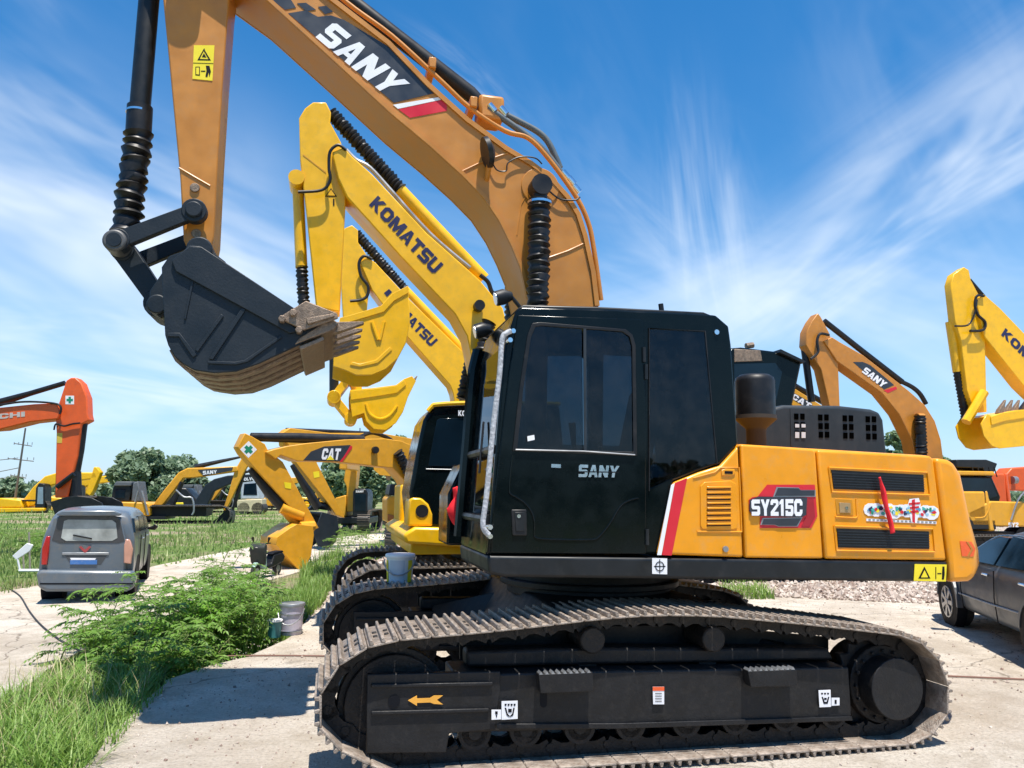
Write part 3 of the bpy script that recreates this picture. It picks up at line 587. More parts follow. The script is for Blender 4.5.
    for q_ in ([(776, 487), (798, 487.6), (800, 490), (815, 490), (815, 496.8), (772.5, 497)], [(762, 518), (802, 517.2), (797, 526.5), (778, 526.5), (774, 525), (759.8, 524.8)]):
        decal('decal_stripe', hq(q_), Yd-.0035, GREYM, d); (a1, b1) = (sum(p[0] for p in q_)/len(q_), sum(p[1] for p in q_)/len(q_))
        decal('decal_stripe', hq([(a1+(x-a1)*.93, b1+(y-b1)*.8) for x, y in q_]), Yd-.007, DECALG, d)
    decal('decal_stripe', hq([(757.5, 496.5), (806, 497.5), (805, 515), (800, 517.2), (752, 515.8), (748.5, 511), (748.5, 500)]), Yd-.0105, DECALG, d)
    decal('decal_stripe', hq([(805.5, 498), (813, 500), (814.5, 516), (809, 526), (801, 526), (806, 516)]), Yd-.0036, REDDK, d)
    quad_text('model_lettering', 'SY215C', hq([(750.5, 515.5), (801, 516), (801, 499), (750, 499.5)]), Yd-.014, WHITE, d, bold=.05, th=.002)
    # coloured cartoon-like strip (plain coloured shapes)
    cd = decal('strip_decal', hq([(866, 518.5), (936, 521.5), (936, 524), (866, 521)]), Yd, WHITE, pc)
    random.seed(3); cols = [mat('sticker_blue', (.08, .3, .5), .4), mat('sticker_teal', (.05, .4, .35), .4), REDD, mat('sticker_lightblue', (.3, .55, .7), .4), GREEN, YELS, NAVY]
    for i in range(11):
        cx = 870+i*6.1; cy = 510.5+.03*(cx-870)+random.uniform(-1.5, 1); r_ = random.uniform(4.6, 6.2)
        if i == 7: continue
        b_ = decal('strip_decal_backing', hq([(cx+r_*1.25*cos(t), cy+r_*1.2*sin(t)) for t in [k*pi/5 for k in range(10)]]), Yd-.0003*(i+1), WHITE, pc)
        for j in range(5):
            ox, oy = random.uniform(-2.8, 2.8), random.uniform(-3.4, 3.2); decal('strip_decal_shape', hq([(cx+ox+random.uniform(.8, 2.9)*cos(t), cy+oy+random.uniform(.9, 3.0)*sin(t)) for t in [k*pi/3 for k in range(6)]]), Yd-.0045-.0003*j, cols[(i+j*2) % 7], b_)
    g_ = decal('strip_decal_backing', hq([(909, 499), (918, 498), (920, 505), (918, 512), (916, 523), (911, 523), (908, 512), (907, 505)]), Yd-.0038, WHITE, pc)
    bm = bmesh.new()
    for q_ in ([(911, 500), (914, 499), (914, 523), (911.5, 522)], [(908, 503), (919, 502), (919, 504), (908, 505)], [(909, 507), (918, 506), (918, 508), (909, 509)], [(909, 511), (917, 510), (918, 512.5), (910, 513)]): prism(bm, hq(q_), Yd-.009, Yd-.0072)
    mesh_obj('strip_decal_glyph', bm, REDD, g_)
    bm = bmesh.new()
    for k in range(17): cx = 868+k*4.05; prism(bm, hq([(cx, 518.9+.043*(cx-868)), (cx+2.4, 519+.043*(cx-868)), (cx+2.4, 520.4+.043*(cx-868)), (cx, 520.3+.043*(cx-868))]), Yd-.0045, Yd-.0031)
    mesh_obj('strip_decal_print', bm, GREYM, cd)
    # swoosh stripes between cab and panel
    decal('white_stripe', P([(671, 485), (674.5, 483), (661.3, 555), (657, 555)], H0-.001), H0-.001, WHITE, pa)
    decal('red_stripe', P([(675, 482.8), (687, 478), (671.5, 555.5), (661.8, 555)], H0-.001), H0-.001, REDD, pa)
    # chevron, warning plate, target
    ch = decal('chevron_reflector', hq([(958.5, 541), (970, 541.5), (974, 548.5), (972, 556.5), (960.5, 556)]), -1.3605, ORREF, ctw)
    bm = bmesh.new(); prism(bm, hq([(964.5, 541.5), (966.6, 541.6), (971.5, 549), (967.5, 556), (965.5, 556), (969.3, 549)]), -1.366, -1.3637); mesh_obj('chevron_line', bm, BOOMOR, ch)
    Yk = -1.3515
    wr = decal('warning_plate', P([(914.5, 564), (946.5, 564.5), (945.5, 581.5), (913.5, 580.8)], Yk), Yk, YELS, ctw)
    bm = bmesh.new()
    for q_ in ([(918, 578.5), (924, 566.5), (930, 578.5)],): prism(bm, P(q_, Yk), Yk-.0045, Yk-.0031)
    prism(bm, P([(935, 567), (935.8, 567), (935.8, 579), (935, 579)], Yk), Yk-.0045, Yk-.0031); prism(bm, P([(937, 573), (941, 573), (941, 574), (937, 574)], Yk), Yk-.0045, Yk-.0031); prism(bm, P([(942, 566.5), (944, 566.5), (944.3, 574), (943.5, 579.5), (941.5, 579.5), (941.7, 573)], Yk), Yk-.0045, Yk-.0031)
    mesh_obj('warning_symbol', bm, INK, wr)
    bm = bmesh.new(); prism(bm, P([(920.5, 577.3), (924, 570), (927.5, 577.3)], Yk), Yk-.006, Yk-.005); mesh_obj('warning_symbol', bm, YELS, wr)
    tg = decal('target_sticker', P([(652, 558), (667, 558.4), (667, 574.3), (652, 573.8)], Yk), Yk, WHITE, R)
    bm = bmesh.new(); x, z = P([(659.5, 566.3)], Yk)[0]
    box(bm, x-.04, x+.04, Yk-.0045, Yk-.0031, z-.003, z+.003); box(bm, x-.003, x+.003, Yk-.0049, Yk-.0046, z-.045, z+.045)
    for k in range(16):
        a1, a2 = 2*pi*k/16, 2*pi*(k+1)/16; prism(bm, [(x+.026*cos(a1), z+.026*sin(a1)), (x+.032*cos(a1), z+.032*sin(a1)), (x+.032*cos(a2), z+.032*sin(a2)), (x+.026*cos(a2), z+.026*sin(a2))], Yk-.0055, Yk-.005)
    mesh_obj('sticker_symbol', bm, INK, tg)
    # ---- engine hood with slots, pre-cleaner
    Yh = -.35; hh = P([(757, 448), (760, 418), (768, 409), (784, 404.8), (840, 405.5), (872, 409), (880, 412), (884, 420), (888, 452)], Yh); hh[0] = (hh[0][0], te[0][1]); hh[-1] = (hh[-1][0], te[-1][1])
    hb = Prism('engine_hood', hh, Yh, 1.0, HOODG, R, .03, 3)
    Prism('hood_seam', P([(790, 408), (791.5, 408), (792, 446), (790.5, 446)], Yh), Yh-.006, Yh-.0005, HOODG, hb, .002)
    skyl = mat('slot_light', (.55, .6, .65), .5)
    for gi, gx in enumerate((794, 818, 842.5, 865.5)):
        bm = bmesh.new()
        for r_ in range(3):
            for c_ in range(2):
                x_ = gx+c_*6.2+r_*.3; y_ = 413.5+gi*.9+r_*8.6; prism(bm, P([(x_, y_), (x_+4.2, y_+.2), (x_+4.2, y_+6.2), (x_, y_+6)], Yh), Yh-.005, Yh-.0005)
        mesh_obj('hood_slots', bm, mat('slot_black', (.001, .001, .001), 1, spec=0, var=0), hb)
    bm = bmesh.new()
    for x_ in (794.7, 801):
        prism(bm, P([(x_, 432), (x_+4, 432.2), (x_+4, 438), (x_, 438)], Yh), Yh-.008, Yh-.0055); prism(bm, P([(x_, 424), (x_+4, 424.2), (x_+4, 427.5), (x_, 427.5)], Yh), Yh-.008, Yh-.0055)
    mesh_obj('slot_light_patches', bm, skyl, hb)  # pale patches painted as sky light showing through the slots
    yc = -.85; a1 = M.q(755, 378, yc); a2 = M.q(755, 416, yc); a3 = M.q(755, 428, yc); a4 = M.q(755, 446, yc); x = (a1[0]+a2[0])/2; rr = (M.q(772.5, 400, yc)[0]-M.q(737.5, 400, yc)[0])/2
    bm = bmesh.new(); tube(bm, [(x, yc, a1[1]+.02), (x, yc, a1[1]), (x, yc, a1[1]-.03), (x, yc, a2[1])], [rr*.75, rr*.95, rr, rr], 28); pcn = mesh_obj('pre_cleaner', bm, RUBBER, R, smooth=True, angle=50)
    bm = bmesh.new(); tube(bm, [(x, yc, a2[1]+.004), (x, yc, a2[1]-.025), (x, yc, a3[1]), (x, yc, a3[1]-.02), (x, yc, a4[1]-.05)], [rr*1.03, rr*1.05, rr*.55, rr*.5, rr*.5], 28); mesh_obj('cleaner_cone', bm, mat('cleaner_cone_tan', (.045, .036, .028), .6, spec=.2), pcn, smooth=True, angle=40)
    # right-front tool box, black, far side
    tb = [(xf+.0, zt+.004), (xf+.0, 1.62), (xf+.12, 1.88), (-.2, 1.88), (-.2, zt+.004)]
    Prism('tool_box', [(tb[0][0], 1.2)]+tb[1:4]+[(-.2, 1.2)], .3, .82, BLACK, R, .02)
    # ---- boom
    B0, B1 = -.27, .27
    lower = [(158, -78), (200, -48), (266, 0), (330, 58), (390, 113.5), (430, 147), (462, 176), (483.4, 198), (499, 221.6), (511, 246), (520, 268), (527, 300), (530, 345)]
    upper = [(602, 345), (599, 306), (595, 272), (587, 236), (580, 214), (569, 196), (552, 177), (532, 162), (507, 147), (469, 119), (430, 84), (390, 42), (346, 8), (328, -6), (290, -40), (215, -95), (160, -110), (148, -96)]
    bp = P(lower, B0)+P(upper, B0)
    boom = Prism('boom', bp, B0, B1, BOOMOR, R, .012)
    lo = P(lower, B0); up = P(upper[1:-3], B0)
    # proud flange lips
    for y0_ in (B0-.018, B1+.0005):
        bm = bmesh.new(); strip(bm, lo, y0_, y0_+.0175, .03); strip(bm, up, y0_, y0_+.0175, .04); mesh_obj('flange', bm, BOOMOR, boom)
    bm = bmesh.new()
    def seam(pts, w=.008): tube(bm, [(x, B0-.002, z) for x, z in P(pts, B0)], w, 6)
    seam([(459, 173), (480, 163), (508, 153)]); seam([(548, 258), (568, 251), (583, 244)]); seam([(529, 190), (521, 205), (517, 235)], .004)
    mesh_obj('weld_seam', bm, BOOMOR, boom, smooth=True)
    x, z = M.q(540, 187, B0); CylY('boss', x, z, .16, B0-.012, B0+.001, BOOMOR, boom, 32, .005)
    Yb = B0-.019
    bd = decal('name_decal', P([(288, 13), (328, 11.5), (336, 18.5), (392, 46.5), (446, 98.5), (405, 106), (391, 104)][:0]+[(288, 13.5), (306, 10.5), (318, 17), (331, 15.5), (344, 20), (392, 49), (440, 92), (394, 103)], Yb+.018), B0-.001, DECALG, boom)
    for q_ in ([(272, 0), (288, -5), (296, 8), (285, 10)], [(297, 3.5), (306, 3), (316, 10), (306, 11.5)], [(318, 7), (326, 6), (333, 12), (325, 14.5)], [(276, -12), (300, -12), (304, -2), (292, -5)]):
        decal('decal_square', P(q_, B0), B0-.001, DECALG, boom)
    decal('white_stripe', P([(393, 105), (444, 96.5), (446, 98.8), (398, 109)], B0), B0-.0012, WHITE, boom)
    decal('red_stripe', P([(398.5, 109.5), (446.3, 99.3), (447, 111), (410, 118)], B0), B0-.0012, REDD, boom)
    quad_text('name_lettering', 'SANY', P([(315.5, 37.5), (385.5, 96), (410, 84), (334.5, 22)], B0), B0-.0042, WHITE, boom, bold=.05, th=.002, spacing=.95)
    # lamp on the boom
    lx, lz = M.q(489, 152, B0-.12); bm = bmesh.new(); tube(bm, [(lx-.035, B0-.12, lz-.01), (lx, B0-.12, lz), (lx+.03, B0-.12, lz+.01)], [.12, .125, .06], 18); lp = mesh_obj('boom_lamp', bm, BLK2, boom, smooth=True); lp.name = 'boom_lamp'
    Tube('lamp_bracket', [(lx+.01, B0-.12, lz-.06), (lx+.01, B0-.03, lz-.16), (lx+.01, B0+.01, lz-.18)], .022, BOOMOR, lp, 8)
    Tube('cable', cr([tuple(v) for v in pline(M, [(492, 162), (497, 170), (506, 171), (508, 163), (520, 157), (535, 158), (542, 164)], B0-.03)], 5), .006, RUBBER, boom, 6)
    Tube('cable', cr([tuple(v) for v in pline(M, [(548, 190), (560, 199), (575, 200), (580, 197)], B0-.03)], 5), .007, RUBBER, boom, 6)
    # hoses and pipes on top
    for yy, pts in ((.02, [(488, 106), (500, 112), (520, 122), (538, 132), (548, 142), (556, 158), (560, 168)]), (-.1, [(488, 108), (505, 120), (530, 138), (545, 152), (556, 166), (562, 174)])):
        Tube('hydraulic_hose', cr([tuple(v) for v in pline(M, pts, yy)], 5), .028, mat('hose_grey', (.09, .11, .12), .5), boom, 10)
    for yy, r_ in ((.1, .022), (-.16, .02)):
        Tube('hydraulic_pipe', cr([tuple(v) for v in pline(M, [(300, -40), (346, 2), (392, 36), (440, 80), (470, 108), (505, 131), (528, 138), (548, 158), (575, 195), (588, 222), (594, 250), (601, 300)], yy)], 5), r_, BOOMOR, boom, 10)
    for a_ in ((489, 105), (500, 108), (562, 172), (568, 178), (573, 186)):
        Tube('pipe_fitting', [p3(M, a_[0], a_[1], -.1), p3(M, a_[0]+6, a_[1]+7, -.1)], .035, CHROME, boom, 10)
    for a_ in ((430, 62), (470, 100), (320, -26)): x_, z_ = M.q(a_[0], a_[1], 0); Box('pipe_clamp', x_-.03, x_+.03, -.2, .2, z_-.16, z_-.07, BOOMOR, boom, .008)
    # arm cylinder on top of the boom
    ac = Tube('arm_cylinder', [p3(M, 484, 107, 0), p3(M, 470, 94, 0), p3(M, 345, -3, 0), p3(M, 290, -48, 0)], [.055, .068, .068, .068], RUBBER, R, 20)
    Tube('cylinder_rod', [p3(M, 290, -48, 0), p3(M, 190, -135, 0)], .045, RUBBER, ac, 14)
    x_, z_ = M.q(488, 112, 0); Box('cylinder_bracket', x_-.1, x_+.12, -.12, .12, z_-.12, z_+.1, BOOMOR, R, .03)
    # boom cylinders (both sides)
    for yy in (B0-.13, B1+.13):
        a_ = p3(M, 540, 187, B0-.13); b_ = p3(M, 537, 345, B0-.13); a_.y = yy; b_.y = yy; d_ = (b_-a_)
        bc = Bellows('boom_cylinder_bellows', a_+d_*.09, a_+d_*.78, .093, RUBBER, R, 17, .22)
        Tube('cylinder_eye', [a_+V((0, -.07, 0)), a_+V((0, .07, 0))], .085, RUBBER, bc, 18); Tube('cylinder_neck', [a_, a_+d_*.1], .06, RUBBER, bc, 14)
        Tube('cylinder_barrel', [a_+d_*.78, b_+d_*.6], .085, BLK2, bc, 16); Tube('clamp_ring', [a_+d_*.1, a_+d_*.115], .1, CHROME, bc, 16)
    Tube('cross_pin', [(a_.x, B0-.02, a_.z), (a_.x, B1+.02, a_.z)], .07, BOOMOR, R, 14)
    # ---- arm
    A0, A1 = -.18, .18
    armpx = [(130, -150), (160, -178), (205, -150), (226, -95), (236, -60), (229, 0), (223, 78), (218, 156), (214, 236), (211, 250), (206, 256), (196, 256), (187, 248), (183.5, 240), (180, 178), (170.5, 78), (163, 0), (150, -60), (140, -110)]
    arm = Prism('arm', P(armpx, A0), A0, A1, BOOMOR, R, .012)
    bm = bmesh.new(); tube(bm, [(x, A0-.001, z) for x, z in P([(179, 168), (196, 178), (210, 186)], A0)], .008, 6); mesh_obj('weld_seam', bm, BOOMOR, arm, smooth=True)
    for a_ in ((195, 188), (196.5, 234)): x_, z_ = M.q(*a_, A0); CylY('boss', x_, z_, .035, A0-.014, A0+.001, RUST, arm, 16, .004)
    st = decal('warning_plate', P([(194, 45.5), (214.5, 45.5), (212.5, 81), (192.5, 79)], A0), A0-.001, YELS, arm)
    bm = bmesh.new(); Z = lambda pts: prism(bm, P(pts, A0), A0-.0055, A0-.0042)
    Z([(197.5, 60.5), (204, 49), (205, 49), (199.6, 59.4)]); Z([(204, 49), (211, 60.8), (209, 60), (203.6, 51)]); Z([(197.5, 60.5), (198.6, 59.2), (209.5, 59.6), (211, 60.8)]); Z([(202, 57.5), (204, 53.5), (206.5, 57.8)])
    Z([(195.5, 67), (200, 67), (200, 76), (195.5, 75.5)]); Z([(201, 71), (205.5, 71), (205.5, 72), (201, 72)]); Z([(206, 66), (209.5, 66), (211, 72), (209.5, 77.5), (208.8, 72.5), (207.5, 77.5), (205.5, 77), (206.6, 71)]); Z([(193.4, 63), (213.4, 63.6), (213.3, 64.1), (193.4, 63.5)])
    mesh_obj('warning_symbol', bm, INK, st)
    bm = bmesh.new(); prism(bm, P([(196.3, 68), (199.2, 68), (199.2, 75), (196.3, 74.6)], A0), A0-.0068, A0-.006); mesh_obj('warning_symbol', bm, YELS, st)
    x_, z_ = M.q(190, -45, A0); CylY('boom_pin', x_, z_, .13, -.36, .36, BOOMOR, arm, 24, .01)
    # ---- bucket cylinder (on the outer side of the arm)
    bcy = Tube('bucket_cylinder', [p3(M, 160, -150, 0), p3(M, 153, -40, 0), p3(M, 149, 0, 0), p3(M, 140, 108, 0)], .075, BLK2, R, 22)
    Tube('cylinder_gland', [p3(M, 140, 107, 0), p3(M, 138.5, 134, 0)], .092, RUBBER, bcy, 22)
    Tube('clamp_ring', [p3(M, 139, 112, 0), p3(M, 138.9, 114, 0)], .094, CHROME, bcy, 22)
    Bellows('cylinder_bellows', p3(M, 138.5, 134, 0), p3(M, 126, 232, 0), .108, RUBBER, bcy, 11, .24, .12)
    # ---- linkage
    def link(name, a_, b_, w, y0_, y1_, ra, rb):
        A_, B_ = V(M.q(*a_, -.3)), V(M.q(*b_, -.3)); d_ = (B_-A_).normalized(); u = V((-d_.y, d_.x)); bm = bmesh.new()
        prism(bm, [tuple(A_+u*w), tuple(A_-u*w), tuple(B_-u*w*.85), tuple(B_+u*w*.85)], y0_, y1_); cyl_y(bm, A_.x, A_.y, ra, y0_-.012, y1_+.012, 22); cyl_y(bm, B_.x, B_.y, rb, y0_-.006, y1_+.006, 22)
        return mesh_obj(name, bm, BUCK, R, bevel=.006)
    link('tipping_link', (117, 240), (194, 210), .062, -.3, -.23, .085, .088); link('tipping_link', (117, 240), (194, 210), .062, .23, .3, .085, .088)
    link('bucket_link', (117, 243), (155, 298), .08, -.16, .16, .085, .11)
    A_ = M.q(115, 241, -.31); CylY('link_pin', A_[0], A_[1], .08, -.34, .34, mat('pin_grey', (.10, .10, .10), .5, metal=.3), R, 24, .015); CylY('link_pin', A_[0], A_[1], .05, -.352, .352, BUCK, R, 20)
    A_ = M.q(194, 210, -.3); CylY('link_pin', A_[0], A_[1], .06, -.33, .33, BUCK, R, 20, .01)
    # ---- bucket
    K0, K1_ = -.56, .68
    bpx = [(296, 309.5), (200, 246), (189, 245), (183, 251), (169, 256), (161.5, 267), (163, 300), (165, 335), (168, 345), (174, 356), (183, 364), (194, 370), (214, 373), (236, 371.5), (258, 364), (299, 345), (328, 329), (333, 318)]
    bk = bucket(R, M, bpx, 17, 1, K0, K1_, BUCK, th=.025, shellm=RUST)
    bk.name = 'bucket'
    b = lambda pts: P(pts, K0)
    # side details: rim plate, ribs, wear beads
    bm = bmesh.new(); prism(bm, b([(172, 261), (190, 247), (202, 247.5), (297, 310.5), (282, 319.5), (300, 331), (290, 334), (176, 272)]), K0-.022, K0-.0005); mesh_obj('rim_plate', bm, BUCK, bk, bevel=.006)
    bm = bmesh.new(); prism(bm, b([(168, 333), (180, 333), (197, 355), (193, 358), (179, 337), (168, 337)]), K0-.012, K0-.0005); prism(bm, b([(208, 361), (235, 362), (245, 360), (277, 338), (281, 335), (282, 338), (248, 362), (236, 365), (208, 364)]), K0-.012, K0-.0005); mesh_obj('wear_bead', bm, BUCK, bk, bevel=.004)
    bm = bmesh.new(); prism(bm, b([(221, 314), (224, 316), (198, 352), (195, 350)]), K0-.01, K0-.0005); prism(bm, b([(242, 308), (246, 310), (213, 360), (209, 359)]), K0-.014, K0-.0005); prism(bm, b([(192, 280), (194, 281), (186, 320), (184, 319)]), K0-.01, K0-.0005); mesh_obj('side_rib', bm, BUCK, bk, bevel=.003)
    for (y0_, y1_) in ((-.3, -.245), (.245, .3)):
        Prism('bucket_ear', P([(189, 245), (196, 237), (207, 240), (213, 252), (226, 262), (190, 290), (160, 318), (148, 307), (150, 290), (165, 268)], -.3), y0_, y1_, BUCK, bk, .008)
    A_ = M.q(158, 305, -.3); CylY('bucket_pin', A_[0], A_[1], .07, -.34, .34, BUCK, bk, 20, .01); A_ = M.q(200, 250, -.3); CylY('bucket_pin', A_[0], A_[1], .09, -.34, .34, BUCK, bk, 20, .01)
    # wear strips on the curved bottom
    run = b([(168, 345), (174, 356), (183, 364), (194, 370), (214, 373), (236, 371.5), (258, 364), (299, 345)])
    for i in range(4):
        y = -.42+i*.25; bm = bmesh.new(); off = [(x-.0, z-.0) for x, z in run]; strip(bm, off, y, y+.12, -.022); mesh_obj('wear_strip', bm, RUST, bk, bevel=.004, seg=1)
    lip_a, lip_b = M.q(299, 345, K0), M.q(334, 326, K0); bm = bmesh.new()
    prism(bm, [(lip_a[0]-.03, lip_a[1]+.0), (lip_b[0], lip_b[1]-.03), (lip_b[0]+.03, lip_b[1]+.02), (lip_b[0]-.02, lip_b[1]+.06), (lip_a[0], lip_a[1]+.05)], K0-.01, K1_+.01); mesh_obj('lip_plate', bm, RUST, bk, bevel=.008)
    bm = bmesh.new(); strip(bm, [(lip_a[0]-.0, lip_a[1]-.012), (lip_a[0]+.16, lip_a[1]+.07)], K0-.012, K1_+.012, -.03); mesh_obj('lip_shroud', bm, RUST, bk, bevel=.006)
    tip = M.q(364, 322, K0+.08); mid = M.q(337, 327, K0+.08)
    teeth(bk, mid, tip, K0-.0, K1_+.0, 5, RUST, w=.1, h=.075)
    sc_ = Prism('side_cutter', P([(280, 319.5), (284, 315), (306, 301.5), (337, 314), (338, 319), (304, 331)], K0-.023), K0-.05, K0-.0225, RUST, bk, .006)
    Prism('side_cutter', P([(280, 319.5), (284, 315), (306, 301.5), (337, 314), (338, 319), (304, 331)], K0-.023), K1_+.001, K1_+.03, RUST, bk, .006)
    Prism('cutter_edge', P([(306, 319), (333, 314), (335, 317), (308, 325)], K0-.05), K0-.075, K0-.0505, RUST, sc_, .005)
    for a_ in ((282, 319), (293, 313), (299, 330)): x_, z_ = M.q(*a_, K0-.06); CylY('bolt', x_, z_, .026, K0-.08, K0-.0, RUST, bk, 6, .004)
    return R
main_excavator()
# ================================================================== LIGHT, SKY
SUN = (M.M @ V((-.03, .27, -1))).normalized()      # direction the light travels
sl = bpy.data.lights.new('sun', 'SUN'); sl.energy = 5.0; sl.angle = radians(.53); sl.color = (1, .945, .86)
so = bpy.data.objects.new('sun', sl); COL.objects.link(so); so.rotation_euler = SUN.to_track_quat('-Z', 'Y').to_euler(); so.location = (0, -5, 30)
w = bpy.data.worlds.new('World'); sc.world = w; w.use_nodes = True; nt = w.node_tree; N = nt.nodes; L = nt.links; bg = N['Background']
sky = N.new('ShaderNodeTexSky'); sky.sky_type = 'NISHITA'; sky.sun_disc = False
sd = -SUN; sky.sun_elevation = math.asin(sd.z); sky.sun_rotation = atan2(sd.x, sd.y); sky.air_density = 1.0; sky.dust_density = .2; sky.ozone_density = 3.0; sky.altitude = 0
tc = N.new('ShaderNodeTexCoord'); nrm = N.new('ShaderNodeVectorMath'); nrm.operation = 'NORMALIZE'; L.new(tc.outputs['Generated'], nrm.inputs[0])
def vdot(v):
    d = N.new('ShaderNodeVectorMath'); d.operation = 'DOT_PRODUCT'; L.new(nrm.outputs[0], d.inputs[0]); d.inputs[1].default_value = v; return d.outputs['Value']
def mth(op, a, b=None, c=None):
    m = N.new('ShaderNodeMath'); m.operation = op
    for i, x in enumerate((a, b, c)):
        if x is None: continue
        if isinstance(x, (int, float)): m.inputs[i].default_value = x
        else: L.new(x, m.inputs[i])
    return m.outputs[0]
tot = None
n2 = N.new('ShaderNodeTexNoise'); n2.inputs['Scale'].default_value = 3; n2.inputs['Detail'].default_value = 2; L.new(nrm.outputs[0], n2.inputs['Vector']); WOB = mth('SUBTRACT', n2.outputs[0], .5)
# cirrus bands: two sky points giving the band axis (as picture directions), half length, half width, density, streak scale
def cloud(pa, pb, lu, lv, dens, sa, sb, seed, lo=.42, hi=.72):
    global tot
    a = ray(*pa).normalized(); b = ray(*pb).normalized(); c = ((a+b)/2).normalized(); u = (b-a).normalized(); u = (u-c*u.dot(c)).normalized(); v = c.cross(u)
    A = vdot(u); B = vdot(v); Cc = vdot(c)
    A = mth('DIVIDE', A, mth('MAXIMUM', Cc, .05)); B = mth('DIVIDE', B, mth('MAXIMUM', Cc, .05))
    cm = N.new('ShaderNodeCombineXYZ'); L.new(mth('MULTIPLY', A, sa), cm.inputs[0]); L.new(mth('MULTIPLY', B, sb), cm.inputs[1]); cm.inputs[2].default_value = seed
    n = N.new('ShaderNodeTexNoise'); n.inputs['Scale'].default_value = 1; n.inputs['Detail'].default_value = 4; n.inputs['Roughness'].default_value = .62; n.inputs['Distortion'].default_value = .5; L.new(cm.outputs[0], n.inputs['Vector'])
    mr = N.new('ShaderNodeMapRange'); mr.interpolation_type = 'SMOOTHSTEP'; mr.inputs[1].default_value = lo; mr.inputs[2].default_value = hi; L.new(n.outputs[0], mr.inputs[0])
    wob = mth('MULTIPLY', WOB, lv*1.6)
    e = mth('ADD', mth('POWER', mth('ABSOLUTE', mth('DIVIDE', A, lu)), 2.2), mth('POWER', mth('ABSOLUTE', mth('DIVIDE', mth('ADD', B, wob), lv)), 2.0))
    env_ = mth('EXPONENT', mth('MULTIPLY', e, -1.0))
    front = mth('GREATER_THAN', Cc, .05)
    o = mth('MULTIPLY', mth('MULTIPLY', mth('MULTIPLY', mr.outputs[0], env_), dens), front)
    tot = o if tot is None else mth('SUBTRACT', 1, mth('MULTIPLY', mth('SUBTRACT', 1, tot), mth('SUBTRACT', 1, o)))
cloud((-120, 120), (200, 290), .42, .13, .85, 1.5, 5, 1.0, .32, .68)
cloud((-60, 210), (180, 300), .3, .10, .6, 2, 7, 2.5, .3, .7)
cloud((-40, 385), (150, 400), .4, .05, .7, 3, 16, 3.1, .36, .7)
cloud((0, 330), (330, 345), .35, .03, .45, 3, 14, 4.4, .4, .75)
cloud((120, 130), (30, 60), .2, .08, .35, 3, 8, 5.2, .4, .8)
cloud((697, 150), (716, 300), .12, .045, .5, 2.5, 16, 6.3, .36, .75)
cloud((610, 190), (720, 300), .15, .03, .3, 2.5, 18, 16.3, .38, .75)
cloud((1060, 110), (780, 300), .32, .07, .75, 2.0, 10, 7.7, .34, .72)
cloud((1040, 260), (700, 310), .3, .07, .5, 2.5, 8, 8.8, .34, .75)
cloud((560, 60), (620, 180), .2, .07, .10, 2.5, 10, 9.4, .35, .8)
cloud((440, 60), (500, 110), .07, .02, .35, 6, 26, 10.4, .35, .75)
cloud((960, 40), (1020, 160), .2, .12, .2, 3, 9, 11.4, .35, .8)
cloud((640, 280), (1000, 380), .5, .09, .38, 2, 7, 12.4, .3, .8)
cloud((300, 390), (470, 395), .3, .05, .4, 3, 12, 13.4, .3, .8)
cloud((600, -500), (2000, -300), 1.2, .25, .4, 1, 4, 14.4, .4, .75)
mx = N.new('ShaderNodeMix'); mx.data_type = 'RGBA'; L.new(tot, mx.inputs[0])
hs = N.new('ShaderNodeHueSaturation'); hs.inputs['Hue'].default_value = .497; hs.inputs['Saturation'].default_value = 1.36; hs.inputs['Value'].default_value = 1.55; L.new(sky.outputs[0], hs.inputs['Color'])
hz = N.new('ShaderNodeMapRange'); hz.interpolation_type = 'SMOOTHSTEP'; hz.inputs[1].default_value = -.05; hz.inputs[2].default_value = .40; hz.inputs[3].default_value = .72; hz.inputs[4].default_value = 0; L.new(vdot(V((0, 0, 1))), hz.inputs[0])
hm = N.new('ShaderNodeMix'); hm.data_type = 'RGBA'; L.new(hz.outputs[0], hm.inputs[0]); L.new(hs.outputs[0], hm.inputs[6]); hm.inputs[7].default_value = (3.3, 5.7, 8.9, 1)
L.new(hm.outputs[2], mx.inputs[6]); mx.inputs[7].default_value = (9.2, 9.9, 10.6, 1)
L.new(mx.outputs[2], bg.inputs['Color']); bg.inputs['Strength'].default_value = .078
w.cycles.sampling_method = 'MANUAL'; w.cycles.sample_map_resolution = 256
sc.cycles.max_bounces = 6; sc.cycles.diffuse_bounces = 3; sc.cycles.glossy_bounces = 3; sc.cycles.transmission_bounces = 3; sc.cycles.transparent_max_bounces = 8
sc.view_settings.view_transform = 'Standard'; sc.view_settings.look = 'None'; sc.view_settings.exposure = .6; sc.view_settings.gamma = 1
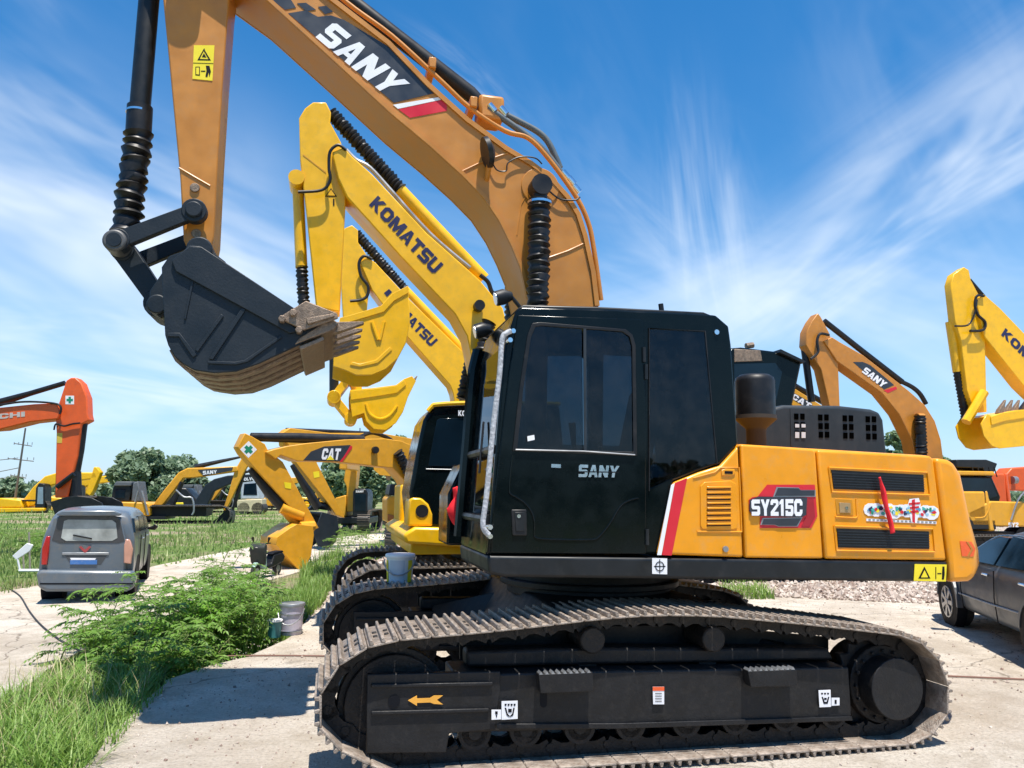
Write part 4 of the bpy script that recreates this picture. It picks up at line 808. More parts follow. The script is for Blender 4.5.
# ================================================================== GROUND
GZ = -.15
def gmat(name, kind):
    m = bpy.data.materials.new(name); m.use_nodes = True; nt = m.node_tree; N = nt.nodes; L = nt.links; b = N['Principled BSDF']; b.inputs['Roughness'].default_value = .95; b.inputs['Specular IOR Level'].default_value = .15
    tc = N.new('ShaderNodeTexCoord')
    def noi(s, d=6, r=.6, dis=0, vec=None):
        n = N.new('ShaderNodeTexNoise'); n.inputs['Scale'].default_value = s; n.inputs['Detail'].default_value = d; n.inputs['Roughness'].default_value = r; n.inputs['Distortion'].default_value = dis; L.new(vec or tc.outputs['Object'], n.inputs['Vector']); return n.outputs[0]
    def ramp(f, a, b_, x0=.35, x1=.65):
        r = N.new('ShaderNodeValToRGB'); r.color_ramp.elements[0].position = x0; r.color_ramp.elements[1].position = x1; r.color_ramp.elements[0].color = (*a, 1); r.color_ramp.elements[1].color = (*b_, 1); L.new(f, r.inputs[0]); return r.outputs[0]
    def mix(f, a, b_, mode='MIX'):
        x = N.new('ShaderNodeMix'); x.data_type = 'RGBA'; x.blend_type = mode
        if isinstance(f, float): x.inputs[0].default_value = f
        else: L.new(f, x.inputs[0])
        for s_, c in ((6, a), (7, b_)):
            if isinstance(c, tuple): x.inputs[s_].default_value = (*c, 1)
            else: L.new(c, x.inputs[s_])
        return x.outputs[2]
    def mr(f, a, b_, c=0, d=1):
        r = N.new('ShaderNodeMapRange'); r.inputs[1].default_value = a; r.inputs[2].default_value = b_; r.inputs[3].default_value = c; r.inputs[4].default_value = d; L.new(f, r.inputs[0]); return r.outputs[0]
    if kind == 'pad':
        c = ramp(noi(.9, 8, .65), (.62, .53, .43), (.80, .72, .61), .34, .62)
        c = mix(mr(noi(3.2, 9, .7), .48, .68, 0, .85), c, (.50, .42, .32)); c = mix(mr(noi(38, 5, .75), .46, .64, 0, .6), c, (.40, .335, .255)); c = mix(mr(noi(.35, 6, .7), .5, .6, 0, .5), c, (.40, .33, .25)); c = mix(mr(noi(7, 8, .7), .58, .75, 0, .7), c, (.62, .58, .50))
        ms = N.new('ShaderNodeMapping'); ms.inputs['Rotation'].default_value = (0, 0, radians(-13)); ms.inputs['Scale'].default_value = (.5, 5, 1); L.new(tc.outputs['Object'], ms.inputs[0])
        c = mix(mr(noi(1.3, 7, .7, .6, ms.outputs[0]), .55, .75, 0, .45), c, (.46, .38, .29)); c = mix(mr(noi(1.7, 5, .6), .64, .74, 0, .75), c, (.20, .165, .13))
        vo = N.new('ShaderNodeTexVoronoi'); vo.feature = 'DISTANCE_TO_EDGE'; vo.inputs['Scale'].default_value = .33
        mp = N.new('ShaderNodeMapping'); L.new(tc.outputs['Object'], mp.inputs[0]); nv = N.new('ShaderNodeTexNoise'); nv.inputs['Scale'].default_value = 1.2; nv.inputs['Detail'].default_value = 6; L.new(mp.outputs[0], nv.inputs['Vector'])
        va = N.new('ShaderNodeVectorMath'); va.operation = 'ADD'; sca = N.new('ShaderNodeVectorMath'); sca.operation = 'SCALE'; sca.inputs['Scale'].default_value = 1.1; L.new(nv.outputs[1], sca.inputs[0]); L.new(sca.outputs[0], va.inputs[0]); L.new(mp.outputs[0], va.inputs[1]); L.new(va.outputs[0], vo.inputs['Vector'])
        c = mix(mr(vo.outputs[0], 0, .006, .75, 0), c, (.14, .11, .08))
        h = noi(30, 8, .75); h2 = noi(4, 6)
        hh = N.new('ShaderNodeMath'); hh.operation = 'ADD'; L.new(h, hh.inputs[0]); L.new(h2, hh.inputs[1])
        bp = N.new('ShaderNodeBump'); bp.inputs['Strength'].default_value = 1.0; bp.inputs['Distance'].default_value = .045; L.new(hh.outputs[0], bp.inputs['Height']); L.new(bp.outputs[0], b.inputs['Normal'])
    elif kind == 'gravel':
        vo = N.new('ShaderNodeTexVoronoi'); vo.inputs['Scale'].default_value = 9; L.new(tc.outputs['Object'], vo.inputs['Vector'])
        bw = N.new('ShaderNodeSeparateColor'); L.new(vo.outputs['Color'], bw.inputs[0])
        c = ramp(bw.outputs[0], (.22, .17, .13), (.55, .48, .40), .1, .9); c = mix(mr(noi(.8), .45, .6, 0, .5), c, (.34, .22, .16))
        bp = N.new('ShaderNodeBump'); bp.inputs['Strength'].default_value = 1; bp.inputs['Distance'].default_value = .05; bp.invert = True; L.new(vo.outputs['Distance'], bp.inputs['Height']); L.new(bp.outputs[0], b.inputs['Normal'])
    else:
        g = ramp(noi(9, 8, .7), (.07, .15, .025), (.17, .26, .06), .35, .65)
        g = mix(mr(noi(.35, 5), .42, .6, 0, .5), g, (.23, .25, .10)); d = ramp(noi(3, 8), (.30, .22, .15), (.42, .34, .25))
        c = mix(mr(noi(.22, 7, .65), .47, .58), g, d)
        bp = N.new('ShaderNodeBump'); bp.inputs['Strength'].default_value = .9; bp.inputs['Distance'].default_value = .08; L.new(noi(14, 8, .8), bp.inputs['Height']); L.new(bp.outputs[0], b.inputs['Normal'])
    L.new(c, b.inputs['Base Color']); return m
GFIELD = gmat('field_ground', 'field'); GPAD = gmat('concrete_dusty', 'pad'); GGRAV = gmat('gravel', 'gravel')
bm = bmesh.new(); s = 2500
vs = [bm.verts.new(p) for p in ((-s, -s, GZ), (s, -s, GZ), (s, s, GZ), (-s, s, GZ))]; bm.faces.new(vs); tag(mesh_obj('ground', bm, GFIELD), kind='structure')
def slab(name, pts, z0, z1, m):
    bm = bmesh.new(); a = [bm.verts.new((x, y, z1)) for x, y in pts]; b = [bm.verts.new((x, y, z0)) for x, y in pts]; bm.faces.new(a); n = len(pts)
    for i in range(n): bm.faces.new((a[i], a[(i+1) % n], b[(i+1) % n], b[i]))
    bmesh.ops.triangulate(bm, faces=[f for f in bm.faces if len(f.verts) > 4]); return tag(mesh_obj(name, bm, m), kind='structure')
def wob(pts, k=5, amp=.05):
    out = []
    for i in range(len(pts)-1):
        a, b = V(pts[i]), V(pts[i+1])
        for j in range(k): p = a.lerp(b, j/k); out.append((p.x+amp*mn.noise(V((p.x*3, p.y*3, 1))), p.y+amp*mn.noise(V((p.x*3, p.y*3, 7)))))
    out.append(tuple(pts[-1])); return out
edge = [gnd(*p).xy for p in [(60, 790), (85, 765), (122, 722), (145, 700), (168, 680), (200, 669), (250, 656), (285, 640), (318, 612), (335, 590), (342, 573)]]
pad_edge = wob([tuple(p) for p in edge], 5, .06)
PAD = [(-4.5, -6)]+pad_edge+[(-1.9, 15.5), (3, 16.5), (9, 15.2), (60, 13), (60, -6)]
slab('concrete_pad', PAD, GZ-.05, 0, GPAD)
rd = [gnd(*p, GZ).xy for p in [(-160, 790), (-60, 740), (0, 702), (60, 664), (110, 640), (170, 616), (235, 590), (300, 572), (350, 556), (395, 548)]]
rf = [gnd(*p, GZ).xy for p in [(400, 531), (385, 533), (300, 542), (255, 547), (200, 557), (150, 568), (60, 583), (0, 593), (-160, 612), (-300, 640)]]
slab('road', wob([tuple(p) for p in rd], 4, .12)+wob([tuple(p) for p in rf], 4, .15), GZ-.1, GZ+.02, GPAD)
gv = [(-1.95, 15.52), (-3.5, 13), (-3.2, 11.5), (-2.5, 11), (-2, 12)]
slab('gravel_patch', [(-2.6, 9.8), (-1.8, 9.9), (-1.86, 15.6), (-1.9, 24), (-4.4, 26), (-4.3, 20), (-3.6, 15)], GZ-.1, GZ+.03, GGRAV)
slab('gravel_yard', [(-1.85, 15.9), (3, 16.9), (9, 15.6), (70, 13.4), (70, 60), (-1.85, 60)], GZ-.1, -.01, GGRAV)
# ================================================================== OTHER EXCAVATORS
def fr_at(dx, dy, yaw=YAW, z=0.0, tilt=0):
    o = O_MAIN+ax*dx+an*dy; o.z = z; return Frame(o, yaw, tilt)
XG = 'excavators parked in the yard'
def loc_poly(fr, px, Y): return fr.P(px, Y)
def boomset(R, f, col, Y, hw, boom=None, arm=None, ahw=.16, lips=True):
    if boom:
        b = Prism('boom', f.P(boom, Y), Y, Y+2*hw, col, R, .015)
    if arm:
        a = Prism('arm', f.P(arm, Y+hw-ahw), Y+hw-ahw, Y+hw+ahw, col, R, .015)
    return (b if boom else None), (a if arm else None)
# ---- first yellow excavator behind (letters on its boom)
f = fr_at(.1, 3.75)
R = thing('excavator', f, 'tall bright yellow excavator directly behind the nearest one, navy lettering on its boom', 'excavator', XG)
R['label'] = 'tall bright yellow excavator directly behind the nearest one, with navy lettering on its boom'
body(R, KYEL, front=-1.3, tail=2.1, ntr=44, cab=False)
q_ = lambda pts: f.P(pts, -1.3)
K1cab = Prism('cab', q_([(413, 528), (409.5, 492), (416, 455), (423.5, 420), (431, 408), (437, 405.5), (478, 404), (560, 405), (572, 528)]), -1.3, -.35, BLACK, R, .04)
Prism('side_window', q_([(428, 466), (437, 420), (440, 418.5), (475, 418), (474, 467)]), -1.306, -1.2995, GLASS, K1cab, .003)
Tube('roof_edge', cr([tuple(v) for v in pline(f, [(428, 411), (432, 406.5), (438, 404.3), (478, 402.8), (560, 404)], -1.31)], 3), .024, KYEL, K1cab, 8)
bm = bmesh.new(); w_ = q_([(411, 488), (417, 455), (424, 422)]); strip(bm, [(x-.006, z) for x, z in w_], -1.2, -.45, -.01); mesh_obj('windscreen', bm, GLASS, K1cab)
Tube('door_seam', [p3(f, 426, 469, -1.304), p3(f, 474, 470, -1.304)], .006, GREYM, K1cab, 6)
YB = -.27
b_, a_ = boomset(R, f, KYEL, YB, .25, [(332, 152), (344, 147), (352, 156), (372, 174), (427, 233), (480, 280), (503, 308), (512, 345), (516, 420), (478, 420), (474, 370), (467, 336), (455, 314), (400, 256), (347, 197), (338, 178)],
 [(299, 118), (305, 108), (313, 102), (326, 102), (331, 112), (330, 122), (341, 142), (346, 170), (346, 196), (340, 312), (316, 307), (306, 210), (300, 160)])
yb = YB-.001
quad_text('name_lettering', 'KOMATSU', f.P([(369, 205), (433.5, 274.5), (443.5, 264.5), (378, 195.5)], yb), yb, NAVY, b_)
Tube('arm_cylinder', [p3(f, 484, 279, 0), p3(f, 400, 190, 0)], .085, KYEL, R, 16); Bellows('cylinder_bellows', p3(f, 400, 189, 0), p3(f, 331, 113, 0), .1, RUBBER, R, 24, .25)
Tube('hydraulic_pipe', cr([tuple(v) for v in pline(f, [(346, 150), (356, 160), (370, 168), (392, 192), (430, 234), (470, 268)], -.12)], 4), .03, GREYM, b_, 8)
Tube('hydraulic_hose', cr([tuple(v) for v in pline(f, [(346, 150), (338, 145), (330, 152), (329, 168), (330, 180), (322, 190), (298, 192)], -.28)], 5), .02, RUBBER, a_, 8)
Tube('hydraulic_hose', cr([tuple(v) for v in pline(f, [(480, 275), (488, 282), (492, 292), (500, 300)], -.1)], 5), .03, RUBBER, b_, 8)
decal('weld_seam', f.P([(303, 154), (326, 172), (326, 173.4), (303, 155.4)], -.18), -.1815, CYEL, a_)
bc = Tube('bucket_cylinder', [p3(f, 297.5, 178, 0), p3(f, 301.5, 268, 0)], [.07, .075], KYEL, R, 14); Bellows('cylinder_bellows', p3(f, 301.5, 267, 0), p3(f, 304, 306, 0), .08, RUBBER, bc, 9, .25)
x, z = f.q(297, 183, 0); CylY('cylinder_pin', x, z, .1, -.2, .2, KYEL, bc, 16)
for yy in (-.42, .42): Bellows('boom_cylinder_bellows', V((p3(f, 489, 322, -.42).x, yy, p3(f, 489, 322, -.42).z)), V((p3(f, 474, 392, -.42).x, yy, p3(f, 474, 392, -.42).z)), .1, RUBBER, R, 15, .25)
x, z = f.q(479, 306, YB-.08); CylY('boom_lamp', x, z, .07, YB-.14, YB-.02, RUBBER, b_, 14)
for q_ in ([(325, 197), (331, 188.5), (337, 197)],): decal('warning_symbol', f.P(q_, -.17), -.1815, INK, a_)
decal('warning_symbol', f.P([(326.8, 196), (331, 190), (335.2, 196)], -.17), -.185, KYEL, a_); decal('warning_symbol', f.P([(333, 199), (334.5, 199), (334.5, 206), (333, 206)], -.17), -.1815, INK, a_)
bk = bucket(R, f, [(340, 318), (352, 315), (381, 306), (392, 294), (408, 286), (410, 322), (406, 343), (398, 358), (386, 369), (372, 375), (356, 375), (345, 370), (333, 366), (334, 345)], 4, 0, -.55, .55, KYEL, th=.03, shellm=None)
Prism('side_rib', f.P([(352, 362), (360, 364), (376, 360), (390, 347), (392, 350), (378, 363), (360, 367), (350, 365)], -.55), -.56, -.5505, KYEL, bk, .004)
Prism('rim_plate', f.P([(340, 318), (352, 315), (381, 306), (392, 294), (408, 286), (408.5, 293), (394, 301), (384, 312), (354, 321), (339, 325)], -.55), -.565, -.5505, KYEL, bk, .004)
for q_ in ([(372, 322), (378, 340)], [(384, 322), (380, 340)]): Tube('side_rib', [p3(f, *q_[0], -.555), p3(f, *q_[1], -.555)], .02, KYEL, bk, 6)
# cab front, seen past the nearest cab
cabs = [o for o in R.children if o.name.startswith('cab')]
f1 = f
# hand-shaped cab details
qc = lambda pts: f.P(pts, -1.3)
c = cabs[0]
quad_text('cab_lettering', 'KOMATSU', qc([(458, 416), (485, 417), (485, 411.5), (458, 410.5)]), -1.316, WHITE, c)
fd = Prism('corner_fender', qc([(407, 526), (409, 500), (412, 497.5), (421, 498), (428, 504), (432, 514), (432, 526)]), -1.34, -.9, KYEL, R, .02)
x, z = qc([(421.5, 511)])[0]; CylY('fender_vent', x, z, .07, -1.348, -1.341, RUBBER, fd, 20)
Prism('front_bumper', qc([(402, 534), (414, 526.5), (470, 528), (470, 547), (405, 543)]), -1.42, 1.33, KYEL, R, .03)
Prism('amber_lamp', qc([(441, 517), (449.5, 517), (449.5, 524), (441, 524)]), -1.37, -1.345, mat('amber', (.8, .4, .02), .3), R, .004)
# ---- second yellow excavator, further behind
f = fr_at(1.5, 9.2)
R = thing('excavator', f, 'farther yellow excavator with navy lettering, its boom below the taller yellow one, small bucket tucked', 'excavator', XG)
body(R, KYEL, front=-1.5, tail=1.9, ntr=40)
b_, a_ = boomset(R, f, KYEL, -.27, .25, [(360, 262), (368, 257), (376, 263), (410, 300), (455, 344), (476, 363), (484, 385), (488, 430), (458, 430), (453, 393), (450, 385), (405, 334), (372, 290)],
 [(339, 236), (345, 228), (352, 225), (358, 230), (358, 242), (368, 257), (369, 290), (365, 330), (362, 375), (347, 375), (342, 300)])
quad_text('name_lettering', 'KOMATSU', f.P([(386, 301), (430.5, 347), (438, 340), (392, 294)], -.27), -.271, NAVY, b_)
Tube('arm_cylinder', [p3(f, 470, 358, 0), p3(f, 405, 290, 0)], .095, KYEL, R, 14); Bellows('cylinder_bellows', p3(f, 404, 289, 0), p3(f, 356, 233, 0), .11, RUBBER, R, 22, .25)
Tube('hydraulic_hose', cr([tuple(v) for v in pline(f, [(372, 259), (364, 256), (359, 263), (361, 276), (368, 286), (367, 296), (360, 300), (350, 301)], -.3)], 5), .03, RUBBER, a_, 8)
Tube('hydraulic_pipe', cr([tuple(v) for v in pline(f, [(372, 262), (390, 280), (404, 295), (440, 333)], -.12)], 4), .03, GREYM, b_, 8)
decal('yellow_plate', f.P([(384, 293), (389, 289), (392, 292), (387, 297)], -.272), -.2725, NAVY, b_)
cross_sticker(f, 346.5, 248, 6.2, -.17, a_, .08)
for yy in (-.42, .42): Bellows('boom_cylinder_bellows', V((p3(f, 464, 388, -.42).x, yy, p3(f, 464, 388, -.42).z)), V((p3(f, 464, 430, -.42).x, yy, p3(f, 464, 430, -.42).z)), .1, RUBBER, R, 10, .25)
bk = bucket(R, f, [(350, 390), (372, 388), (396, 385), (404, 379), (412, 376), (416, 381), (408, 397), (403, 412), (396, 423), (386, 430), (374, 429), (366, 421), (364, 413), (352, 417), (350, 400)], 4, 0, -.5, .5, KYEL, th=.03)
Prism('rim_plate', f.P([(350, 391), (372, 389), (396, 386), (404, 380), (406, 385), (397, 393), (372, 397), (351, 400)], -.5), -.52, -.5005, KYEL, bk, .005)
Tube('side_rib', cr([tuple(v) for v in pline(f, [(366, 404), (370, 414), (380, 419), (390, 415), (397, 406)], -.505)], 4), .025, KYEL, bk, 6)
teeth(bk, f.q(409, 388, -.4), f.q(417, 376, -.4), -.5, .5, 5, RUST, .1, .12)
for a1, a2, w in (((350, 376), (334, 397), .075), ((334, 397), (351, 418), .07)):
    A_, B_ = V(f.q(*a1, -.3)), V(f.q(*a2, -.3)); d_ = (B_-A_).normalized(); u = V((-d_.y, d_.x)); bm = bmesh.new(); prism(bm, [tuple(A_+u*w), tuple(A_-u*w), tuple(B_-u*w), tuple(B_+u*w)], -.3, .3); cyl_y(bm, A_.x, A_.y, .13, -.34, .34, 14); cyl_y(bm, B_.x, B_.y, .12, -.34, .34, 14); mesh_obj('tipping_link', bm, KYEL, R, bevel=.008)
Tube('bucket_cylinder', [p3(f, 334, 330, 0), p3(f, 334, 368, 0), p3(f, 334, 396, 0)], .09, RUBBER, R, 12)
Prism('arm_end', f.P([(348, 375), (362, 375), (362, 392), (353, 396)], -.16), -.16, .16, KYEL, R, .02)
# ---- black-roofed cab peeping over: third machine with an open black cab
f = fr_at(5.1, 8.5)
R = thing('excavator', f, 'excavator hidden behind the nearest one, its open black visor-roofed cab above the side doors', 'excavator', XG)
body(R, CYEL, front=-1.6, tail=1.75, ntr=36, cab=False, house_top=1.8)
yc = -1.0
cp = f.P([(730, 348), (742, 347), (778, 351.5), (802, 362.5), (800, 372), (793, 405), (789, 440), (728, 440)], yc)
c = Prism('cab', cp, yc, yc+1.2, BLACK, R, .05)
Prism('side_window', f.P([(734, 364), (775, 363), (782, 372), (776, 400), (734, 400)], yc), yc-.008, yc-.0005, GLASS, c)
Prism('roof_frame', f.P([(734, 349), (760, 350.5), (762, 361), (734, 362)], yc), yc-.02, yc-.0005, RUST, c, .01)
Prism('visor', f.P([(778, 350), (803, 362), (801, 364), (777, 353)], yc), yc-.1, yc+1.25, BLK2, c)
Tube('roof_lamp', [p3(f, 746, 346, yc+.3), p3(f, 753, 345, yc+.3)], .06, RUST, c, 8)
# ---- boom with three-letter badge between cab and hood
f = fr_at(8.5, 13.0)
R = thing('excavator', f, 'ochre excavator mostly hidden, only a short badged piece of boom beside the black visor cab', 'excavator', XG)
body(R, CYEL, front=-1.6, tail=1.7, ntr=36, house_top=1.7)
b_, _ = boomset(R, f, CYEL, -.27, .25, [(770, 379), (794, 388), (826, 408), (846, 424), (850, 470), (832, 470), (822, 430), (792, 405), (770, 396)])
decal('boom_badge', f.P([(794, 393), (812, 403), (813, 411), (795, 401)], -.27), -.271, DECALG, b_); quad_text('boom_lettering', 'CAT', f.P([(791, 398), (809, 409), (812, 404), (794, 393.5)], -.27), -.2745, WHITE, b_)
Tube('arm_cylinder', [p3(f, 795, 386, 0), p3(f, 826, 404, 0)], .08, RUBBER, R, 10)
# ---- second lettered orange machine to the right, boom down over the hood
f = fr_at(9.6, 8.3)
R = thing('excavator', f, 'ochre excavator behind the parked sedan, white lettering on its boom above the counterweight', 'excavator', XG)
body(R, CYEL, front=-1.7, tail=1.7, ntr=40, cab=False, house_top=1.75, deckm=BLK2)
b_, a_ = boomset(R, f, BOOMOR, -.27, .17, [(824, 341), (832, 337), (840, 342), (863, 355), (908.6, 390.5), (925, 405), (935, 421), (941, 440), (946, 480), (920, 480), (912, 440), (908, 432), (899, 414), (882, 393), (837, 361)],
 [(807, 331), (812, 321), (818, 313), (821, 317), (829, 332), (838, 357), (840, 408), (840, 440), (836, 440), (830, 408), (821, 369), (810, 352), (806, 345)], .13)
decal('name_decal', f.P([(853, 362), (863, 362), (870, 365), (894, 385), (884, 389.5)], -.27), -.271, DECALG, b_)
decal('red_stripe', f.P([(883.5, 390.5), (896, 386.5), (897, 389), (888, 393)], -.27), -.271, REDD, b_)
quad_text('name_lettering', 'SANY', f.P([(861.5, 372), (882.5, 388), (887.5, 383), (866, 367)], -.27), -.2745, WHITE, b_)
decal('sticker', f.P([(828.5, 369), (833, 369), (833, 378), (829, 377.5)], -.17), -.171, YELS, a_)
Tube('bucket_cylinder', [p3(f, 804.5, 350, 0), p3(f, 811.5, 402, 0)], .075, BLK2, R, 12); Tube('arm_cylinder', [p3(f, 824, 321, -.1), p3(f, 862, 351, -.1), p3(f, 902, 382, -.1)], .065, RUBBER, R, 10)
Tube('hydraulic_hose', cr([tuple(v) for v in pline(f, [(900, 381), (912, 387), (920, 394), (926, 404)], -.1)], 4), .05, RUBBER, R, 8)
Tube('hydraulic_hose', cr([tuple(v) for v in pline(f, [(829, 335), (820, 334), (817, 342), (818, 352), (811, 359)], -.3)], 4), .03, RUBBER, R, 8)
Bellows('boom_cylinder_bellows', p3(f, 920, 416, -.4), p3(f, 922, 456, -.4), .12, RUBBER, R, 12, .2)
Tube('boom_boss', [p3(f, 917, 418, -.34), p3(f, 923, 418, -.34)], .1, BOOMOR, R, 12)
# cab and body of the same machine
yc = -1.3; q = lambda pts: f.P(pts, yc)
c = Prism('cab', q([(945, 476), (992, 476.5), (1001, 497), (1000, 502), (968, 510), (940, 512)]), yc, yc+1.0, BLACK, R, .03)
Prism('cab_roof', q([(940, 470.5), (993, 471.5), (994, 475.5), (940, 475)]), yc-.03, yc+1.03, CYEL, c, .02)
Prism('side_window', q([(960, 478), (990, 478.5), (997, 496), (970, 505), (962, 500)]), yc-.01, yc-.0005, GLASS, c)
g = Prism('roof_guard', q([(968, 459), (999, 459), (1010, 463), (1002, 484), (999, 490), (996, 468), (968, 467)]), yc+.3, yc+1.3, BLK2, R, .02)
for k in range(5): Tube('guard_bar', [p3(f, 972+k*5.5, 467, yc+.3), p3(f, 975+k*5.5, 477, yc+.3)], .012, BLK2, g, 6)
Prism('side_panel', q([(966, 512), (990, 501), (1040, 502.5), (1040, 527), (972, 526)]), yc-.03, yc+.4, CYEL, R, .03)
quad_text('side_lettering', 'SY2', q([(1007, 527), (1017, 527), (1017, 522.5), (1007, 522.5)]), yc-.031, WHITE, R)
Tube('handrail', cr([tuple(v) for v in pline(f, [(1011, 520), (1018, 500), (1026, 490), (1026, 486)], yc-.08)], 3), .018, GREYM, R, 6)
Tube('panel_crease', cr([tuple(v) for v in pline(f, [(975, 518), (984, 517), (988, 511), (991, 503)], yc-.032)], 3), .012, CYEL, R, 6)
# ---- right-hand yellow machine
f = fr_at(12.5, 8.0)
R = thing('excavator', f, 'bright yellow excavator cut off by the right picture edge, its bucket held level', 'excavator', XG)
body(R, KYEL, ntr=36)
for o in list(R.children): o.location.x += 4.6
b_, a_ = boomset(R, f, KYEL, -.27, .17, [(976, 300), (984, 294), (1000, 308), (1024, 333), (1060, 370), (1100, 410), (1116, 450), (1120, 500), (1090, 500), (1085, 455), (1070, 430), (1024, 386), (985, 337)],
 [(951, 284), (954, 274), (964, 267), (969, 270), (971, 280), (979, 295), (985, 330), (987, 412), (974, 412), (967, 390), (961, 340), (955, 320)], .1)
quad_text('name_lettering', 'KOMATSU', f.P([(1001, 335), (1058, 392), (1064, 386), (1005.5, 328)], -.27), -.271, NAVY, b_)
cross_sticker(f, 960.5, 286.5, 5.2, -.17, a_, .1)
Tube('arm_cylinder', [p3(f, 969, 280, -.1), p3(f, 1024, 344, -.1), p3(f, 1060, 380, -.1)], .05, RUBBER, R, 10)
bc = Tube('bucket_cylinder', [p3(f, 950, 322, 0), p3(f, 957.5, 372, 0)], .1, KYEL, R, 12); Bellows('cylinder_bellows', p3(f, 957.5, 372, 0), p3(f, 966, 420, 0), .1, RUBBER, bc, 14, .22)
Tube('hydraulic_hose', cr([tuple(v) for v in pline(f, [(984, 296), (977, 296), (975, 305), (978, 315), (985, 322), (983, 330), (970, 331)], -.3)], 4), .03, RUBBER, a_, 8)
Tube('hydraulic_hose', cr([tuple(v) for v in pline(f, [(977, 300), (974, 315), (968, 325), (955, 326)], -.3)], 4), .02, RUBBER, a_, 8)
bk = bucket(R, f, [(981, 424), (987, 414), (992, 416), (1002, 413), (1018, 410), (1062, 407), (1066, 425), (1054, 440), (1026, 446), (1000, 448.5), (992, 446), (984, 436)], 5, 2, -.6, .1, KYEL, th=.03)
Prism('rim_plate', f.P([(990, 417), (1002, 413), (1042, 408), (1042, 415), (1004, 421), (991, 425)], -.6), -.62, -.6005, KYEL, bk, .005)
for k_, yy in enumerate((-.5, -.35, -.2, -.05)):
    teeth(bk, f.q(1000+k_*7, 411, yy), f.q(1005+k_*7, 400, yy), yy-.06, yy+.06, 1, RUST, .1, .12)
Tube('tipping_link', [p3(f, 966, 422, -.3), p3(f, 984, 392, -.3)], .1, KYEL, R, 8)
# ---- red machine
f = fr_at(16, 14)
R = thing('excavator', f, 'red orange excavator at the right edge, only its body showing past the black roof guard', 'excavator', XG)
body(R, REDOR, front=-1.7, tail=1.7, ntr=30, cab=False, house_top=2.3)
Prism('boom', f.P([(1003, 478), (1012, 468), (1040, 466), (1060, 480), (1060, 492), (1000, 490)], -.3), -.3, .2, REDOR, R, .03)
Tube('side_lamp', [p3(f, 1012, 480, -.34), p3(f, 1016, 480, -.34)], .12, GREYM, R, 10)
# ================================================================== LEFT SIDE MACHINES
def frw(x, y, z, yaw): return Frame((x, y, z), yaw)
# badge-boomed ochre machine, angled away
g0 = gnd(300, 568, GZ); f = Frame((g0.x, g0.y, GZ), 38)
R = thing('excavator', f, 'ochre excavator with three-letter badge on a level boom, bucket resting in the grass', 'excavator', XG)
b_, a_ = boomset(R, f, CYEL, -.25, .25, [(266, 452), (275, 449), (288, 446), (308, 443), (345, 439.5), (385, 438.5), (402, 441), (415, 447), (428, 468), (440, 500), (415, 500), (404, 480), (393, 468), (339, 462), (297, 461), (281, 455), (276, 459)],
 [(245, 433), (238, 447), (242, 454), (297, 515), (311, 531), (319, 528), (283, 462), (268, 450), (265, 444), (253, 437)], .17)
xx = f.q(440, 500, 0)[0]
hb = bmesh.new(); box(hb, xx-.6, xx+3.2, -1.2, 1.3, .95, 1.15); mesh_obj('deck', hb, CYEL, R, bevel=.02)
Box('engine_housing', xx+.6, xx+3.2, -1.3, 1.3, 1.16, 2.0, CYEL, R, .08)
Prism('cab', [(xx-.9, 1.2), (xx+.6, 1.2), (xx+.6, 2.8), (xx-.5, 2.8), (xx-.8, 2.0)], -1.3, -.4, BLACK, R, .04)
for s in (-1, 1):
    cv = [(x+xx+1.2, z) for x, z in tracks_shape()]; make_track(R, cv, s*1.19, .6, False, 36); Box('track_frame', xx-.3, xx+2.7, s*1.19-.2, s*1.19+.2, .2, .62, FRAMEM, R)
Box('car_body', xx+.4, xx+2, -1, 1, .45, .94, FRAMEM, R)
yb = -.251; q = lambda pts: f.P(pts, -.25)
d = decal('boom_badge', q([(303, 460.5), (311, 451.5), (324, 446.5), (350, 445), (352, 447), (341, 461.5)]), -.25, DECALG, b_, .006); decal('badge_red', q([(344, 456), (350, 446), (352, 446), (352, 448), (342, 462), (339.5, 461.7)]), -.2565, REDD, d, .006)
quad_text('badge_lettering', 'CAT', q([(321, 459.5), (339, 460), (341, 448.5), (323, 448.5)]), -.257, WHITE, d, th=.008)
decal('badge_triangle', q([(326, 460), (330, 455.5), (334, 460)]), -.2655, YELS, d, .008)
cross_sticker(f, 248.5, 449.5, 6, -.17, a_, .8)
decal('sticker', f.P([(284, 482), (291, 483), (291, 489), (285, 488)], -.17), -.171, YELS, a_, .006)
Tube('arm_cylinder', [p3(f, 251, 437, 0), p3(f, 300, 438, 0), p3(f, 363, 440, 0)], [.1, .12, .12], RUBBER, R, 12)
bc = Tube('bucket_cylinder', [p3(f, 250, 469, 0), p3(f, 269, 492, 0), p3(f, 283, 507, 0)], [.07, .13, .14], BLK2, R, 12)
Tube('tipping_link', [p3(f, 281, 508, -.1), p3(f, 302, 516, -.1)], .12, CYEL, R, 10); Tube('bucket_link', [p3(f, 283, 508, .1), p3(f, 300, 527, .1)], .12, CYEL, R, 10)
bc2 = Bellows('boom_cylinder_bellows', p3(f, 398, 452, -.35), p3(f, 412, 480, -.35), .14, RUBBER, R, 9, .25)
x, z = f.q(375, 450, -.3); CylY('boom_lamp', x, z, .09, -.36, -.27, RUBBER, b_, 10)
bk = bucket(R, f, [(297, 524), (290, 528), (277, 537.5), (276, 545), (298, 569), (304, 570), (311, 556), (314, 535), (313, 526)], 5, 8, -.45, .55, CYEL, th=.04)
Tube('bucket_ear', [p3(f, 300, 527, -.2), p3(f, 314, 526, -.2)], .12, CYEL, bk, 8)
